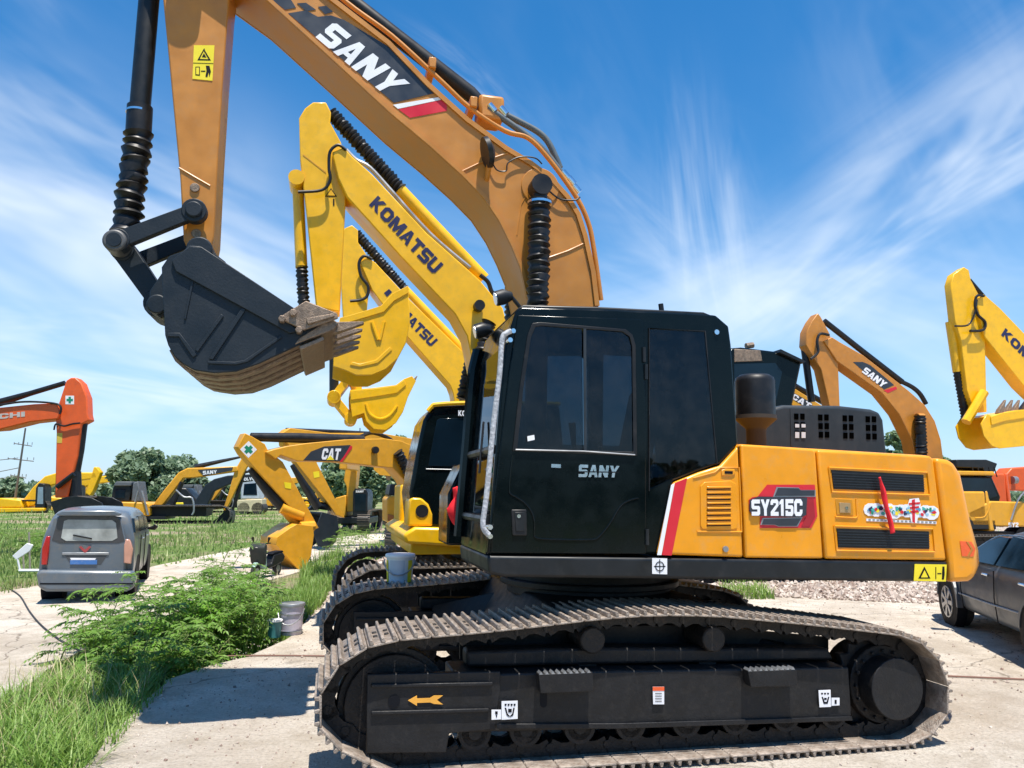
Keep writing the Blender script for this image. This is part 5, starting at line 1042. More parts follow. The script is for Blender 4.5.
Tube('hydraulic_hose', cr([tuple(v) for v in pline(f, [(360, 437), (370, 433), (378, 434), (388, 438), (395, 443)], 0)], 4), .05, RUBBER, R, 8)
# twin behind with black bucket
g1 = gnd(332, 549, GZ); f = Frame((g1.x, g1.y, GZ), 38)
R = thing('excavator', f, 'second ochre excavator with a black bucket, its arm seen behind the badged boom', 'excavator', XG)
b_, a_ = boomset(R, f, CYEL, -.25, .25, [(281, 434), (290, 428), (330, 433), (380, 433), (420, 440), (440, 470), (440, 490), (420, 480), (395, 450), (330, 447), (292, 450)],
 [(282, 433), (286, 429), (297, 432), (310, 446), (317.5, 464), (345, 518), (336, 515), (327, 502), (297, 464), (283, 445)], .17)
xx = f.q(440, 490, 0)[0]; Box('deck', xx-.6, xx+3, -1.2, 1.3, .95, 1.9, CYEL, R, .05)
for s in (-1, 1): make_track(R, [(x+xx+1.2, z) for x, z in tracks_shape()], s*1.19, .6, False, 30)
Box('car_body', xx+.4, xx+2, -1, 1, .3, .94, FRAMEM, R)
decal('sticker', f.P([(313, 472), (319, 471), (319.5, 477), (314, 478)], -.17), -.171, YELS, a_, .006)
Tube('bucket_cylinder', [p3(f, 292, 465, -.1), p3(f, 306, 488, -.1), p3(f, 318, 507, -.1)], [.07, .13, .14], BLK2, R, 12)
Tube('tipping_link', [p3(f, 316, 505, 0), p3(f, 336, 508, 0)], .12, BLK2, R, 10)
bucket(R, f, [(322, 512), (314, 534), (318, 546), (328, 549), (336, 542), (339, 530), (337, 516)], 0, 6, -.6, .6, BUCK, th=.04)
Tube('arm_cylinder', [p3(f, 286, 430, 0), p3(f, 340, 432, 0), p3(f, 378, 434, 0)], .07, RUBBER, R, 10)
# machine seen end-on
g2 = gnd(360, 533, GZ); f = Frame((g2.x, g2.y, GZ), 0)
R = thing('excavator', f, 'ochre excavator seen from the front, boom upright over a narrow dark cab, near the trees', 'excavator', XG)
q = lambda pts, Y=0: f.P(pts, Y)
Prism('boom', q([(344, 512), (344, 487), (341, 480), (344, 462), (348, 452), (354, 452), (355, 470), (353, 488), (354, 512)]), .5, 1.2, CYEL, R, .04)
Prism('arm', q([(345, 470), (347, 446), (352, 446), (353, 470)], -1), -2.2, .3, CYEL, R, .04)
c = Prism('cab', q([(351.5, 517), (352, 492), (354, 488.5), (365, 489), (367, 493), (366, 517)]), .2, 1.5, BLK2, R, .04); Prism('windscreen', q([(354, 511), (354, 494), (365, 494), (365, 511)]), .18, .1995, GLASS, c)
quad_text('cab_lettering', 'SANY', q([(355, 492.5), (363, 492.5), (363, 490.5), (355, 490.5)]), .199, WHITE, c, th=.02)
Prism('housing', q([(333, 517), (333, 498), (344, 495), (344, 517)]), .4, 2.5, CYEL, R, .04); Prism('deck', q([(331, 524), (331, 517.3), (368, 517.3), (368, 524)]), .1, 2.6, BLK2, R, .03)
for a1, a2 in ((357, 367.5), (326, 336)): bm = bmesh.new(); make_track(R, [(y, z) for y, z in tracks_shape(3.6, .95)], 0, .55, False, 30).rotation_euler = (0, 0, pi/2); o = [o_ for o_ in R.children if o_.name.startswith('track')][-1]; x, z = f.q((a1+a2)/2, 533, 0); o.location = (x, 1.9, 0); bm.free()
Prism('car_body', q([(336, 526), (336, 522), (358, 522), (358, 526)]), 1, 2.4, FRAMEM, R)
Tube('mast', [p3(f, 360, 452, 1), p3(f, 360, 428, 1)], .03, GREYM, R, 6)
bk = bucket(R, f, [(372, 462), (374, 470), (380, 475), (390, 476), (397, 472), (400, 463)], 5, 0, -1.5, -.3, CYEL, th=.04)
Prism('bucket_arm', q([(372, 462), (384, 455), (400, 455), (402, 463)], -1.2), -1.1, -.7, CYEL, R, .04)
teeth(bk, f.q(386, 474, -1.5), f.q(386, 480, -1.5), -1.4, -.4, 4, RUST, .15, .15)
# body of the ochre neighbour left of the cab
g3 = gnd(395, 541, 0); f = Frame((g3.x, g3.y, GZ), YAW)
R = thing('excavator', f, 'ochre excavator rear with black engine cover, seen just left of the yellow fender', 'excavator', XG)
q = lambda pts, Y=0: f.P(pts, Y)
Prism('counterweight', q([(387, 523), (387, 499), (390, 496), (420, 497), (420, 524)]), 0, 2.4, CYEL, R, .06); Prism('engine_hood', q([(389, 495.5), (391, 484), (420, 485), (420, 496)]), .2, 2.0, HOODG, R, .05)
Prism('deck', q([(387, 527), (387, 523.5), (420, 523.5), (420, 527)]), .05, 2.3, BLK2, R); Prism('ladder_panel', q([(399, 520), (401, 496), (406, 496), (405, 520)]), -.04, -.001, BLK2, R); Prism('tail_lamp', q([(387.5, 521), (387.5, 514), (396, 516), (396, 521)]), -.03, -.001, mat('lamp_brown', (.35, .12, .03), .4), R, .01)
tk = make_track(R, [(x+1.7, z) for x, z in tracks_shape(3.9, .85)], 1.2, 1.2, False, 30); f_b = Prism('ripper_mount', q([(388, 541), (388, 527.3), (402, 527.3), (402, 541)]), .3, 1.0, LINKM, R, .02)
# sprawling ochre machine left of centre
g4 = gnd(180, 524, GZ); f = Frame((g4.x, g4.y, GZ), 12)
R = thing('excavator', f, 'ochre excavator facing right in the grass beyond the van, black cab behind its boom', 'excavator', XG)
q = lambda pts, Y=0: f.P(pts, Y)
Prism('engine_housing', q([(102, 516), (102, 503), (106, 501.5), (147, 502.5), (150, 505), (150, 516)]), 0, 2.6, CYEL, R, .06)
Prism('deck', q([(104, 519.5), (104, 516.3), (165, 516.3), (165, 519.5)]), .05, 2.6, BLK2, R)
c = Prism('cab', q([(109, 501.2), (111, 488), (114, 483), (128, 484), (130, 489), (128, 501.4)]), .3, 2.2, BLK2, R, .05); Prism('roof_visor', q([(112, 486), (115, 481.5), (131, 481.5), (130, 486)]), .2, 2.3, mat('visor_grey', (.10, .11, .12), .6), c, .04); Prism('window', q([(113, 498), (114, 489), (124, 489), (123, 498)]), .27, .2995, GLASS, c)
Prism('engine_hood', q([(130, 501.4), (132, 483), (137, 481), (140, 501.8)]), .2, 1.8, mat('visor_grey', (.10, .11, .12), .6), R, .05)
b_ = Prism('boom', q([(149, 505), (160, 490), (175, 472), (184, 467.5), (210, 466.7), (235, 465.5), (236, 471), (215, 474), (191, 477.5), (180, 478), (171, 490), (160, 504), (156, 508)]), .9, 1.5, CYEL, R, .05)
d = decal('name_decal', q([(198, 470), (233, 467), (232, 470.5), (204, 476)], .9), .9, DECALG, b_, .02); quad_text('name_lettering', 'SANY', q([(203, 474.8), (217, 473.4), (217, 470), (203, 471)], .9), .879, WHITE, d, th=.02)
Prism('arm', q([(240, 456), (248, 461), (243, 470), (226, 506), (222, 512), (220, 510), (226, 492), (232, 470)]), 1.0, 1.4, CYEL, R, .05)
Tube('arm_cylinder', [p3(f, 195, 467, 1.2), p3(f, 222, 461, 1.2), p3(f, 241, 457, 1.2)], [.14, .1, .06], RUBBER, R, 8)
Tube('bucket_cylinder', [p3(f, 244, 470, 1.2), p3(f, 236, 500, 1.2), p3(f, 232, 512, 1.2)], [.14, .1, .06], RUBBER, R, 8)
Tube('boom_cylinder', [p3(f, 170, 512, .7), p3(f, 182, 482, .7)], .13, RUBBER, R, 8)
Prism('bucket', q([(222, 512), (214, 520), (208, 523), (216, 528), (229, 527), (231, 515), (229, 508)]), .6, 1.9, BLK2, R, .05)
for s in (0, 2.2):
    x0_, _z = f.q(142, 528, s); cv = [(x+x0_+2.2, z) for x, z in tracks_shape(4.4, .95)]; make_track(R, cv, s+.3, .6, False, 36)
Box('car_body', x0_+.8, x0_+3.6, .4, 2.4, .4, 1.0, FRAMEM, R)
Tube('handrail', [p3(f, 148, 515, -.05), p3(f, 142, 491, -.05), p3(f, 138, 491, -.05), p3(f, 135, 502, -.05)], .05, GREYM, R, 6)
Tube('handrail', cr([tuple(v) for v in pline(f, [(176, 490), (184, 497), (192, 498), (194, 510), (192, 515)], -.05)], 3), .05, GREYM, R, 6)
# dark excavator behind it
g5 = gnd(205, 520, GZ); f = Frame((g5.x*1.12, g5.y*1.12, GZ), 10)
R = thing('excavator', f, 'dark grey boomed excavator standing behind the ochre one beyond the van', 'excavator', XG)
q = lambda pts, Y=0: f.P(pts, Y)
Prism('boom', q([(192, 508), (197, 498), (205, 485), (214, 479), (227.5, 475.5), (252, 474), (252, 481), (230, 484), (214, 491), (207, 506), (203, 514)]), 0, .6, BUCK, R, .05)
quad_text('boom_lettering', 'VOLVO', q([(241, 481), (255, 480), (255, 477), (241, 478)], 0), -.002, WHITE, R, th=.02)
Prism('upper_body', q([(160, 516), (162, 489), (170, 487), (186, 488), (196, 500), (198, 516)]), .1, 2.4, BLK2, R, .08); Prism('warning_lamp', q([(175.5, 509), (176, 502.5), (183, 502.5), (184, 508.5)]), -.02, .099, YELS, R, .02)
make_track(R, [(x+f.q(176, 520, 0)[0], z) for x, z in tracks_shape(4.4, .95)], .6, .6, False, 30)
# white/yellow truck-like loader body seen under the arms
f = Frame((g5.x*.95+1.5, g5.y*1.25, GZ), 8); q = lambda pts, Y=0: f.P(pts, Y)
R = thing('truck', f, 'pale truck with a yellow rail, half hidden behind the excavator arms at left', 'truck')
Prism('cargo_body', q([(237, 512), (237, 500), (262, 499), (262, 512)]), 0, 2, mat('truck_cream', (.6, .52, .33), .5), R, .05); Prism('cab', q([(240, 499), (241, 480), (258, 479), (260, 499)]), .1, 2, mat('truck_white', (.45, .5, .55), .4), R, .08)
Prism('window', q([(243, 495), (244, 484), (256, 483), (257, 495)]), .08, .0995, GLASS, R); Prism('rail', q([(234, 517), (234, 514.5), (264, 514.5), (264, 517)]), -.05, 2, KYEL, R)
for px in (243, 257): x, z = f.q(px, 518, 0); CylY('wheel', x, .45, .45, 0, 2, TYRE, R, 16)
# yellow machine far left
g6 = gnd(20, 513, GZ); f = Frame((g6.x, g6.y, GZ), 6); q = lambda pts, Y=0: f.P(pts, Y)
R = thing('excavator', f, 'bright yellow excavator far left beyond the grass, partly behind the red orange arm', 'excavator', XG)
Prism('deck', q([(-12, 513), (-12, 508), (44, 508), (44, 511)]), 0, 2.6, KYEL, R, .05); Prism('engine_housing', q([(-12, 507.6), (-12, 499), (0, 498), (20, 500), (22, 507.6)]), .1, 2.6, KYEL, R, .08)
Prism('boom', q([(16, 500), (26, 487), (38, 476), (50, 472.5), (70, 472), (90, 472), (92, 478), (60, 482), (46, 485), (38, 490), (28, 506), (20, 507)]), 1, 1.6, KYEL, R, .08)
Prism('arm', q([(88, 466.5), (91, 466.5), (95, 472), (87, 492), (84, 496), (79, 493), (84, 480)]), 1, 1.6, KYEL, R, .06)
c = Prism('cab', q([(34, 508), (35, 488), (38, 483), (44, 484), (44, 508)]), .1, 1.2, BLK2, R, .05); Prism('window', q([(36.5, 504), (37.5, 487), (42.5, 487), (42.5, 504)]), .08, .0995, mat('pale_glass2', (.2, .28, .34), .2), c)
make_track(R, [(x+f.q(15, 513, 0)[0], z) for x, z in tracks_shape(4.4, .95)], .5, .6, False, 30)
Prism('arm_end', q([(79, 493), (84, 480), (94, 468), (78, 470), (70, 476)]), 1.1, 1.5, KYEL, R, .04) if False else None
# more machines standing in rows at the back of the yard: copies of the two far ones
def children_of(o): return [c for c in COL.objects if c.parent == o]
def copy_tree(o, parent=None):
    c = o.copy(); COL.objects.link(c)
    if parent: c.parent = parent
    for ch in children_of(o): copy_tree(ch, c)
    return c
FAR_Y = R
MID = [o for o in COL.objects if o.parent is None and o.get('label', '').startswith('ochre excavator facing right in the grass')][0]
for src, px, D, rot, lab in ((FAR_Y, 62, 72, 0, 'yellow excavator in the far row just right of the red orange arm'), (MID, 225, 62, 0, 'ochre excavator in the far row, right of the dark grey boomed one'), (MID, 292, 70, 14, 'ochre excavator in the far row, seen between the ochre arms'), (FAR_Y, 318, 84, 6, 'yellow excavator in the far row, behind the black digger bucket'), (MID, 90, 78, -8, 'ochre excavator in the far row, behind the van and left of the trees')):
    c = copy_tree(src); p = cC+ray(px, 500)*D; off = V((-6 if src is FAR_Y else 9, 0, 0)); c.location = (p.x, p.y, GZ); c.rotation_euler = (0, 0, radians(rot+8)); c['label'] = lab
# red orange machine: arm and bucket over the van
f = Frame((-14.5, 20.5, GZ), 3); q = lambda pts, Y=0: f.P(pts, Y)
R = thing('excavator', f, 'red orange excavator whose boom enters from the left edge, bucket hanging above the van', 'excavator', XG)
b_ = Prism('boom', q([(-420, 470), (-300, 408), (-150, 399), (0, 407.5), (34, 404), (57, 403), (60, 412), (58, 419), (30, 422), (0, 429.5), (-150, 440), (-290, 470), (-380, 520)]), 0, .5, REDOR, R, .03)
quad_text('name_lettering', 'HITACHI', q([(-40, 423), (25, 416.5), (25, 411.5), (-40, 417.5)], 0), -.001, mat('lettering_pale', (.5, .45, .42), .5), b_, th=.006)
a_ = Prism('arm', q([(64.6, 380), (69, 377.3), (74, 377), (80, 382.5), (85.4, 397), (86, 414), (87.5, 420), (80, 424), (76, 455), (66, 497), (53, 498), (54, 460), (54.6, 432.5), (54, 420), (57, 403)]), .08, .42, REDOR, R, .03)
cross_sticker(f, 69.8, 400, 4.3, .08, a_, 0); decal('sticker', f.P([(57, 433), (62.5, 433), (62, 443), (57, 443)], .08), .079, mat('sticker_ochre', (.6, .4, .05), .5), a_, .004)
Tube('arm_cylinder', [p3(f, -60, 418, .25), p3(f, 0, 402.5, .25), p3(f, 30, 393.5, .25), p3(f, 65, 383, .25)], [.11, .11, .075, .07], RUBBER, R, 12)
Tube('hydraulic_hose', cr([tuple(v) for v in pline(f, [(0, 405), (20, 402), (40, 402), (57, 404), (61, 408), (60, 414)], -.03)], 4), .03, RUBBER, b_, 6)
Tube('hydraulic_hose', cr([tuple(v) for v in pline(f, [(54, 430), (56, 424), (64, 426), (72, 424), (80, 423)], .02)], 4), .025, RUBBER, a_, 6)
Tube('bucket_cylinder', [p3(f, 83, 423, .25), p3(f, 80, 450, .25), p3(f, 76, 474, .25), p3(f, 73, 490, .25)], [.12, .11, .1, .1], BLK2, R, 12)
Tube('tipping_link', [p3(f, 74, 474, 0), p3(f, 57, 487, 0)], .07, BLK2, R, 8); Tube('bucket_link', [p3(f, 75, 472, .25), p3(f, 76, 500, .25)], .16, BLK2, R, 8)
bk = bucket(R, f, [(50, 502), (56, 518), (64, 524), (84, 526), (100, 521), (105, 514), (102, 503), (92, 498), (76, 496), (66, 497)], 0, 8, -.35, .85, BLK2, th=.04, shellm=RUST)
Box('deck', f.q(-420, 500, 0)[0]-2.5, f.q(-420, 500, 0)[0]+1, -1.2, 1.6, 1.1, 2.2, REDOR, R, .08)
for s in (-1, 1): make_track(R, [(x+f.q(-420, 500, 0)[0]-.8, z) for x, z in tracks_shape()], .2+s*1.2, .6, False, 30)
Box('car_body', f.q(-420, 500, 0)[0]-2, f.q(-420, 500, 0)[0], -.9, 1.3, .3, 1.11, FRAMEM, R)
# ================================================================== VEHICLES
def loft(secs):
    """secs: list of (x, [(y,z)...]) half profiles from bottom to top centre; mirrored to y<0"""
    bm = bmesh.new(); rings = []
    for x, pr in secs:
        full = [(y, z) for y, z in pr]+[(-y, z) for y, z in pr[::-1]]; rings.append([bm.verts.new((x, y, z)) for y, z in full])
    n = len(rings[0])
    for a, b in zip(rings, rings[1:]):
        for k in range(n): bm.faces.new((a[k], a[(k+1) % n], b[(k+1) % n], b[k]))
    bm.faces.new(rings[0]); bm.faces.new(rings[-1][::-1]); return bm
def wheel(R, x, y, r, w, rimm, side):
    t = bmesh.new(); tube(t, [(x, y-w/2, r), (x, y-w/2+.03, r), (x, y+w/2-.03, r), (x, y+w/2, r)], [r*.9, r, r, r*.9], 28); tw = mesh_obj('wheel', t, TYRE, R, smooth=True)
    yo = y+side*(w/2)
    bm = bmesh.new(); tube(bm, [(x, yo-side*.03, r), (x, yo+side*.004, r)], r*.66, 26)
    mesh_obj('rim_dish', bm, BLK2, tw, smooth=True)
    bm = bmesh.new()
    for k in range(7):
        a = 2*pi*k/7; c, s = cos(a), sin(a); pr = [(.03, -.018), (r*.63, -.035), (r*.63, .035), (.03, .018)]
        prism(bm, [(x+u*c-v*s, r+u*s+v*c) for u, v in pr], min(yo+side*.005, yo+side*.02), max(yo+side*.005, yo+side*.02))
    tube(bm, [(x, yo+side*.005, r), (x, yo+side*.026, r)], .05, 14)
    n = 26
    for k in range(n):
        a1, a2 = 2*pi*k/n, 2*pi*(k+1)/n; prism(bm, [(x+r*.62*cos(a1), r+r*.62*sin(a1)), (x+r*.68*cos(a1), r+r*.68*sin(a1)), (x+r*.68*cos(a2), r+r*.68*sin(a2)), (x+r*.62*cos(a2), r+r*.62*sin(a2))], min(yo+side*.005, yo+side*.016), max(yo+side*.005, yo+side*.016))
    mesh_obj('rim', bm, rimm, tw)
# ---- sedan on the right: front end points away to the left
fw = gnd(959, 625); rwp = gnd(1044, 667); d = (fw-rwp); d.z = 0
yawc = math.degrees(atan2(-d.y, -d.x))     # local -x points to the front
dn = d.normalized(); side = V((-dn.y, dn.x, 0))  # towards the viewer's left
C0 = Frame((fw.x-dn.x*.0, fw.y, 0), yawc)
# local axes: x towards the rear; y = left of that
R = thing('sedan', C0, 'dusty dark blue grey sedan parked at the right edge behind the counterweight', 'car')
# which side faces the viewer?
vs_ = C0.loc(cC).y; S = 1 if vs_ > 0 else -1
cy = -S*.8
bmp = [(-.9, .62, .30, .60, .60, .0), (-.85, .78, .24, .66, .66, 0), (-.6, .86, .2, .78, .80, 0), (.0, .88, .2, .86, .9, 0), (.45, .89, .2, .90, .97, 0), (1.25, .9, .2, .94, 1.40, 1), (1.9, .9, .2, .95, 1.46, 1), (2.6, .9, .2, .96, 1.42, 1), (3.2, .88, .2, .98, 1.22, 1), (3.6, .85, .24, .98, 1.02, 0), (3.75, .76, .32, .92, .94, 0)]
secs = []
for x, w, zb, zl, zr, g in bmp:
    wr = w*.70 if g else w*.86
    secs.append((x, [(w*.80, zb), (w*.97, zb+.1), (w, (zb+zl)/2), (w*.985, zl-.08), (w*.95, zl), (wr, zr-.03), (wr*.8, zr), (0.01, zr+.01)]))
for i, (x, pr) in enumerate(secs): secs[i] = (x, [(y, z) for y, z in pr])
bm = loft(secs)
for v in bm.verts: v.co.y += cy
bo = mesh_obj('body', bm, CARP, R, smooth=True, angle=50)
sb = bo.modifiers.new('s', 'SUBSURF'); sb.levels = 1; sb.render_levels = 2
def sidepane(name, pts, off, m, par):
    """pts in x,z ; sits on the body side, leaning in above the belt line"""
    bm = bmesh.new(); vs = []
    for x, z in pts:
        t = max(0, (z-.96)/.46); yy = .87*(1-t)+.64*t if z > .96 else .905-.02*abs(z-.6)
        vs.append((x, cy+S*(yy+off), z))
    f0 = [bm.verts.new(v) for v in vs]; f1 = [bm.verts.new((x, y-S*.03, z)) for x, y, z in vs]; bm.faces.new(f0); bm.faces.new(f1[::-1])
    for i in range(len(vs)): j = (i+1) % len(vs); bm.faces.new((f0[i], f0[j], f1[j], f1[i]))
    return mesh_obj(name, bm, m, par)
sidepane('side_window', [(.62, .99), (1.62, 1.0), (1.66, 1.33), (1.42, 1.33), (1.1, 1.24)], .035, GLASS, bo); sidepane('side_window', [(1.68, 1.0), (2.62, 1.02), (2.55, 1.32), (1.74, 1.35)], .035, GLASS, bo)
sidepane('side_window', [(2.68, 1.02), (3.02, 1.05), (2.85, 1.2), (2.62, 1.3)], .035, GLASS, bo)
bm = bmesh.new(); tube(bm, [(x, cy+S*(.89-.52*max(0, z-.96)), z) for x, z in cr([(.6, .985), (1.08, 1.25), (1.4, 1.345), (2.0, 1.36), (2.56, 1.33), (3.05, 1.05)], 4)], .009, 6); mesh_obj('window_trim', bm, CHROME, bo, smooth=True)
for x in (.55, 1.65, 2.7): Tube('door_gap', [(x, cy+S*.9, .93), (x-.02, cy+S*.908, .6), (x+.02, cy+S*.9, .32)], .006, INK, bo, 6)
for x in (1.42, 2.45): Tube('door_handle', [(x-.09, cy+S*.91, .86), (x, cy+S*.935, .87), (x+.09, cy+S*.91, .86)], .016, CHROME, bo, 8)
Tube('side_moulding', [(.42, cy+S*.898, .5), (1.5, cy+S*.904, .51), (2.4, cy+S*.898, .53)], .012, GREYM, bo, 6)
bm = bmesh.new(); tube(bm, [(.62, cy+S*.9, 1.0), (.6, cy+S*1.08, 1.05)], [.05, .09], 10); mesh_obj('wing_mirror', bm, CARP, bo, smooth=True)
for x in (0, 2.68):
    for s in (1, -1): wheel(R, x, cy+s*.80, .325, .22, mat('alloy_rim', (.5, .5, .5), .35, metal=.8), s)
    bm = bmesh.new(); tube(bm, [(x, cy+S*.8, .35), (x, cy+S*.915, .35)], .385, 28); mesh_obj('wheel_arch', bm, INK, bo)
    bm = bmesh.new()
    for k in range(14):
        a1, a2 = pi*k/14-.1, pi*(k+1)/14-.1; prism(bm, [(x+r_*cos(a_), .34+r_*sin(a_)) for r_, a_ in ((.37, a1), (.415, a1), (.415, a2), (.37, a2))], min(cy+S*.86, cy+S*.925), max(cy+S*.86, cy+S*.925))
    mesh_obj('arch_lip', bm, CARP, bo)
bm = bmesh.new(); tube(bm, [(-.75, cy+S*.62, .6), (-.62, cy+S*.78, .64)], .07, 10); mesh_obj('headlight', bm, CHROME, bo, smooth=True)
R.scale = (1, 1, .9)
# ---- van on the left, its back to the viewer
a, b = gnd(46, 602, GZ+.02), gnd(130, 602, GZ+.02); mid = (a+b)/2; VF = Frame((mid.x, mid.y, GZ+.02), 21)
R = thing('van', VF, 'dusty grey people carrier seen from behind, blue number plate, on the concrete road', 'van')
qv = lambda pts, Y=0: VF.P(pts, Y)
W2 = (qv([(150, 575)])[0][0]-qv([(36, 575)])[0][0])/2*.86
xc = (qv([(133, 575)])[0][0]+qv([(37, 575)])[0][0])/2; W2 = (qv([(133, 575)])[0][0]-qv([(37, 575)])[0][0])/2; Hh = qv([(90, 509)])[0][1]
sec = []
for y, k, zb, zl, zr, top in ((.03, .93, .32, .85, .86, 0), (.035, .98, .24, 1.0, 1.04, 0), (.06, 1, .24, 1.02, Hh*.95, 1), (.3, 1, .22, 1.02, Hh, 1), (1.5, 1, .22, 1.02, Hh+.03, 1), (2.6, 1, .22, 1.0, Hh*.97, 1), (3.1, .99, .22, 1.0, 1.35, 1), (3.6, .97, .22, .98, 1.02, 0), (4.2, .9, .28, .85, .86, 0)):
    w = W2*k; wr = w*.84 if top else w*.92
    sec.append((y, [(w*.9, zb), (w*.99, zb+.12), (w, (zb+zl)/2), (w*.985, zl-.06), (w*.96, zl), (wr, zr-.06), (wr*.86, zr), (.01, zr+.015)]))
bm = loft(sec)
for v in bm.verts: v.co = (v.co.y+xc, v.co.x, v.co.z)
bo = mesh_obj('body', bm, VANP, R, smooth=True, angle=50); sb = bo.modifiers.new('s', 'SUBSURF'); sb.levels = 1; sb.render_levels = 2
def rear(name, px, Y, m, par=None, th=.03, bev=.006): return Prism(name, qv(px, Y), Y-.0, Y+th, m, par or bo, bev)
rear('tailgate', [(47, 546), (46, 541), (53, 518), (63, 515), (112, 515), (121, 519), (126, 541), (126, 574), (120, 583), (50, 583), (46, 574)], -.045, VANP, th=.06, bev=.02)
gl = rear('rear_window_surround', [(52, 540), (58, 518), (64, 516), (114, 516), (120, 519), (124.5, 541), (118, 543), (60, 543)], -.052, mat('surround_dark', (.05, .05, .055), .3, coat=.3), th=.006)
rear('rear_window', [(61, 538), (64, 521), (68, 519.5), (112, 520), (116, 523), (117.5, 538), (112, 541), (66, 541)], -.058, mat('dusty_glass', (.34, .36, .34), .35, var=.4, vscale=4, coat=.3), gl, th=.005)
rear('roof_spoiler', [(56, 514), (62, 510.5), (114, 510.5), (121, 513.5), (120, 516), (58, 516)], -.12, VANP, th=.2, bev=.02)
rear('bumper', [(36, 575), (38, 570), (133, 571), (136, 578), (134, 588), (126, 592), (46, 592), (38, 588)], -.14, VANP, th=.25, bev=.05)
rear('bumper_groove', [(40, 583), (133, 583), (133, 584.5), (40, 584.5)], -.144, INK, th=.003, bev=0)
rear('lower_seam', [(46, 572.5), (126, 572.5), (126, 573.5), (46, 573.5)], -.0475, INK, th=.002, bev=0)
rear('chrome_bar', [(62, 552.5), (109, 552.5), (109, 555), (62, 555)], -.06, GREYM, th=.014)
rear('plate_recess', [(65, 555.5), (107, 555.5), (101, 564.5), (71, 564.5)], -.049, mat('recess_dark', (.06, .065, .07), .5), th=.003, bev=0)
pl = rear('number_plate', [(70, 560), (97, 560), (97, 564.5), (70, 564.5)], -.062, PLATE, th=.012, bev=.002)
rear('plate_smear', [(70, 558), (96, 558.3), (95, 560), (71, 560)], -.063, WHITE, th=.012, bev=.002)
bm = bmesh.new(); prism(bm, qv([(81, 546), (85, 550), (89, 546), (91, 547), (86, 552.5), (84, 552.5), (79, 547)], -.06), -.06, -.05); mesh_obj('badge', bm, mat('badge_red', (.35, .05, .05), .4), bo)
rear('tail_lamp', [(41, 565), (42, 548), (46, 536.5), (50, 536), (49, 550), (47, 565)], -.09, LAMPR, th=.12, bev=.015); rear('tail_lamp', [(123.5, 563), (124, 545), (126, 539), (130, 540), (133, 549), (131, 564)], -.09, LAMPO, th=.12, bev=.015)
Tube('rear_wiper', [(xc+.05, -.066, 1.0), (xc-.22, -.066, 1.06)], .012, INK, gl, 6)
for y in (.75, 3.4):
    for s in (-1, 1):
        t = bmesh.new(); tube(t, [(xc+s*(W2-.2), y, .29), (xc+s*(W2-.02), y, .29)], .3, 24); wv = mesh_obj('wheel', t, TYRE, R, smooth=True, angle=40)
        t = bmesh.new(); tube(t, [(xc+s*(W2-.03), y, .29), (xc+s*(W2-.012), y, .29)], .19, 20); mesh_obj('hub_cap', t, GREYM, wv, smooth=True)
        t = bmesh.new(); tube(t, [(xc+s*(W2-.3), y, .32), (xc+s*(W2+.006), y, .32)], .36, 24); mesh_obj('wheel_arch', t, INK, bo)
def vs(name, pts, m):
    bm = bmesh.new(); A = []
    for y, z in pts: t = max(0, (z-1.02)/(Hh-1.02)); A.append((xc+W2*(.975-.13*t)+.012, y, z))
    f0 = [bm.verts.new(v) for v in A]; f1 = [bm.verts.new((x-.04, y, z)) for x, y, z in A]; bm.faces.new(f0); bm.faces.new(f1[::-1])
    for i in range(len(A)): j = (i+1) % len(A); bm.faces.new((f0[i], f0[j], f1[j], f1[i]))
    mesh_obj(name, bm, m, bo)
vs('side_window', [(.12, 1.08), (.95, 1.06), (.95, Hh-.16), (.25, Hh-.16)], GLASS); vs('side_window', [(1.02, 1.06), (1.9, 1.05), (1.9, Hh-.15), (1.02, Hh-.15)], GLASS); vs('side_window', [(1.98, 1.05), (2.9, 1.05), (2.55, Hh-.2), (1.98, Hh-.15)], GLASS)
for y in (1.0, 1.95): Tube('door_gap', [(xc+W2+.005, y, 1.0), (xc+W2+.008, y, .6), (xc+W2, y, .3)], .008, INK, bo, 6)
for y in (1.2, 2.1): Tube('door_handle', [(xc+W2+.005, y, .93), (xc+W2+.02, y+.18, .93)], .016, VANP, bo, 6)
bm = bmesh.new(); tube(bm, [(xc+W2-.02, 2.75, 1.03), (xc+W2+.1, 2.72, 1.04), (xc+W2+.13, 2.72, 1.09)], [.02, .05, .055], 10); mesh_obj('wing_mirror', bm, RUBBER, bo, smooth=True)
# ---- scooter
g = gnd(266, 577, GZ+.02); SF = Frame((g.x, g.y, GZ+.02), -105)
R = thing('scooter', SF, 'parked electric scooter, pale green and black, beside the ochre digger bucket', 'scooter')
for x in (-.6, .6):
    t = bmesh.new()
    for k in range(20):
        pass
    tube(t, [(x, -.05, .22), (x, -.035, .22), (x, .035, .22), (x, .05, .22)], [.19, .22, .22, .19], 22); wv = mesh_obj('wheel', t, TYRE, R, smooth=True); t = bmesh.new(); tube(t, [(x, -.055, .22), (x, .055, .22)], .11, 14); mesh_obj('hub', t, GREYM, wv)
Prism('body', [(-.75, .42), (-.2, .3), (.3, .26), (.34, .34), (-.1, .42), (-.2, .68), (-.7, .72), (-.85, .58)], -.14, .14, RUBBER, R, .03)
Prism('leg_shield', [(.3, .3), (.38, .3), (.52, .85), (.44, .98), (.38, .9)], -.22, .22, PALEG, R, .03)
Prism('front_fender', [(.42, .4), (.6, .5), (.78, .38), (.72, .36), (.6, .44)], -.07, .07, PALEG, R, .01); Prism('seat', [(-.78, .72), (-.7, .78), (-.25, .76), (-.1, .7), (-.2, .68)], -.13, .13, INK, R, .02)
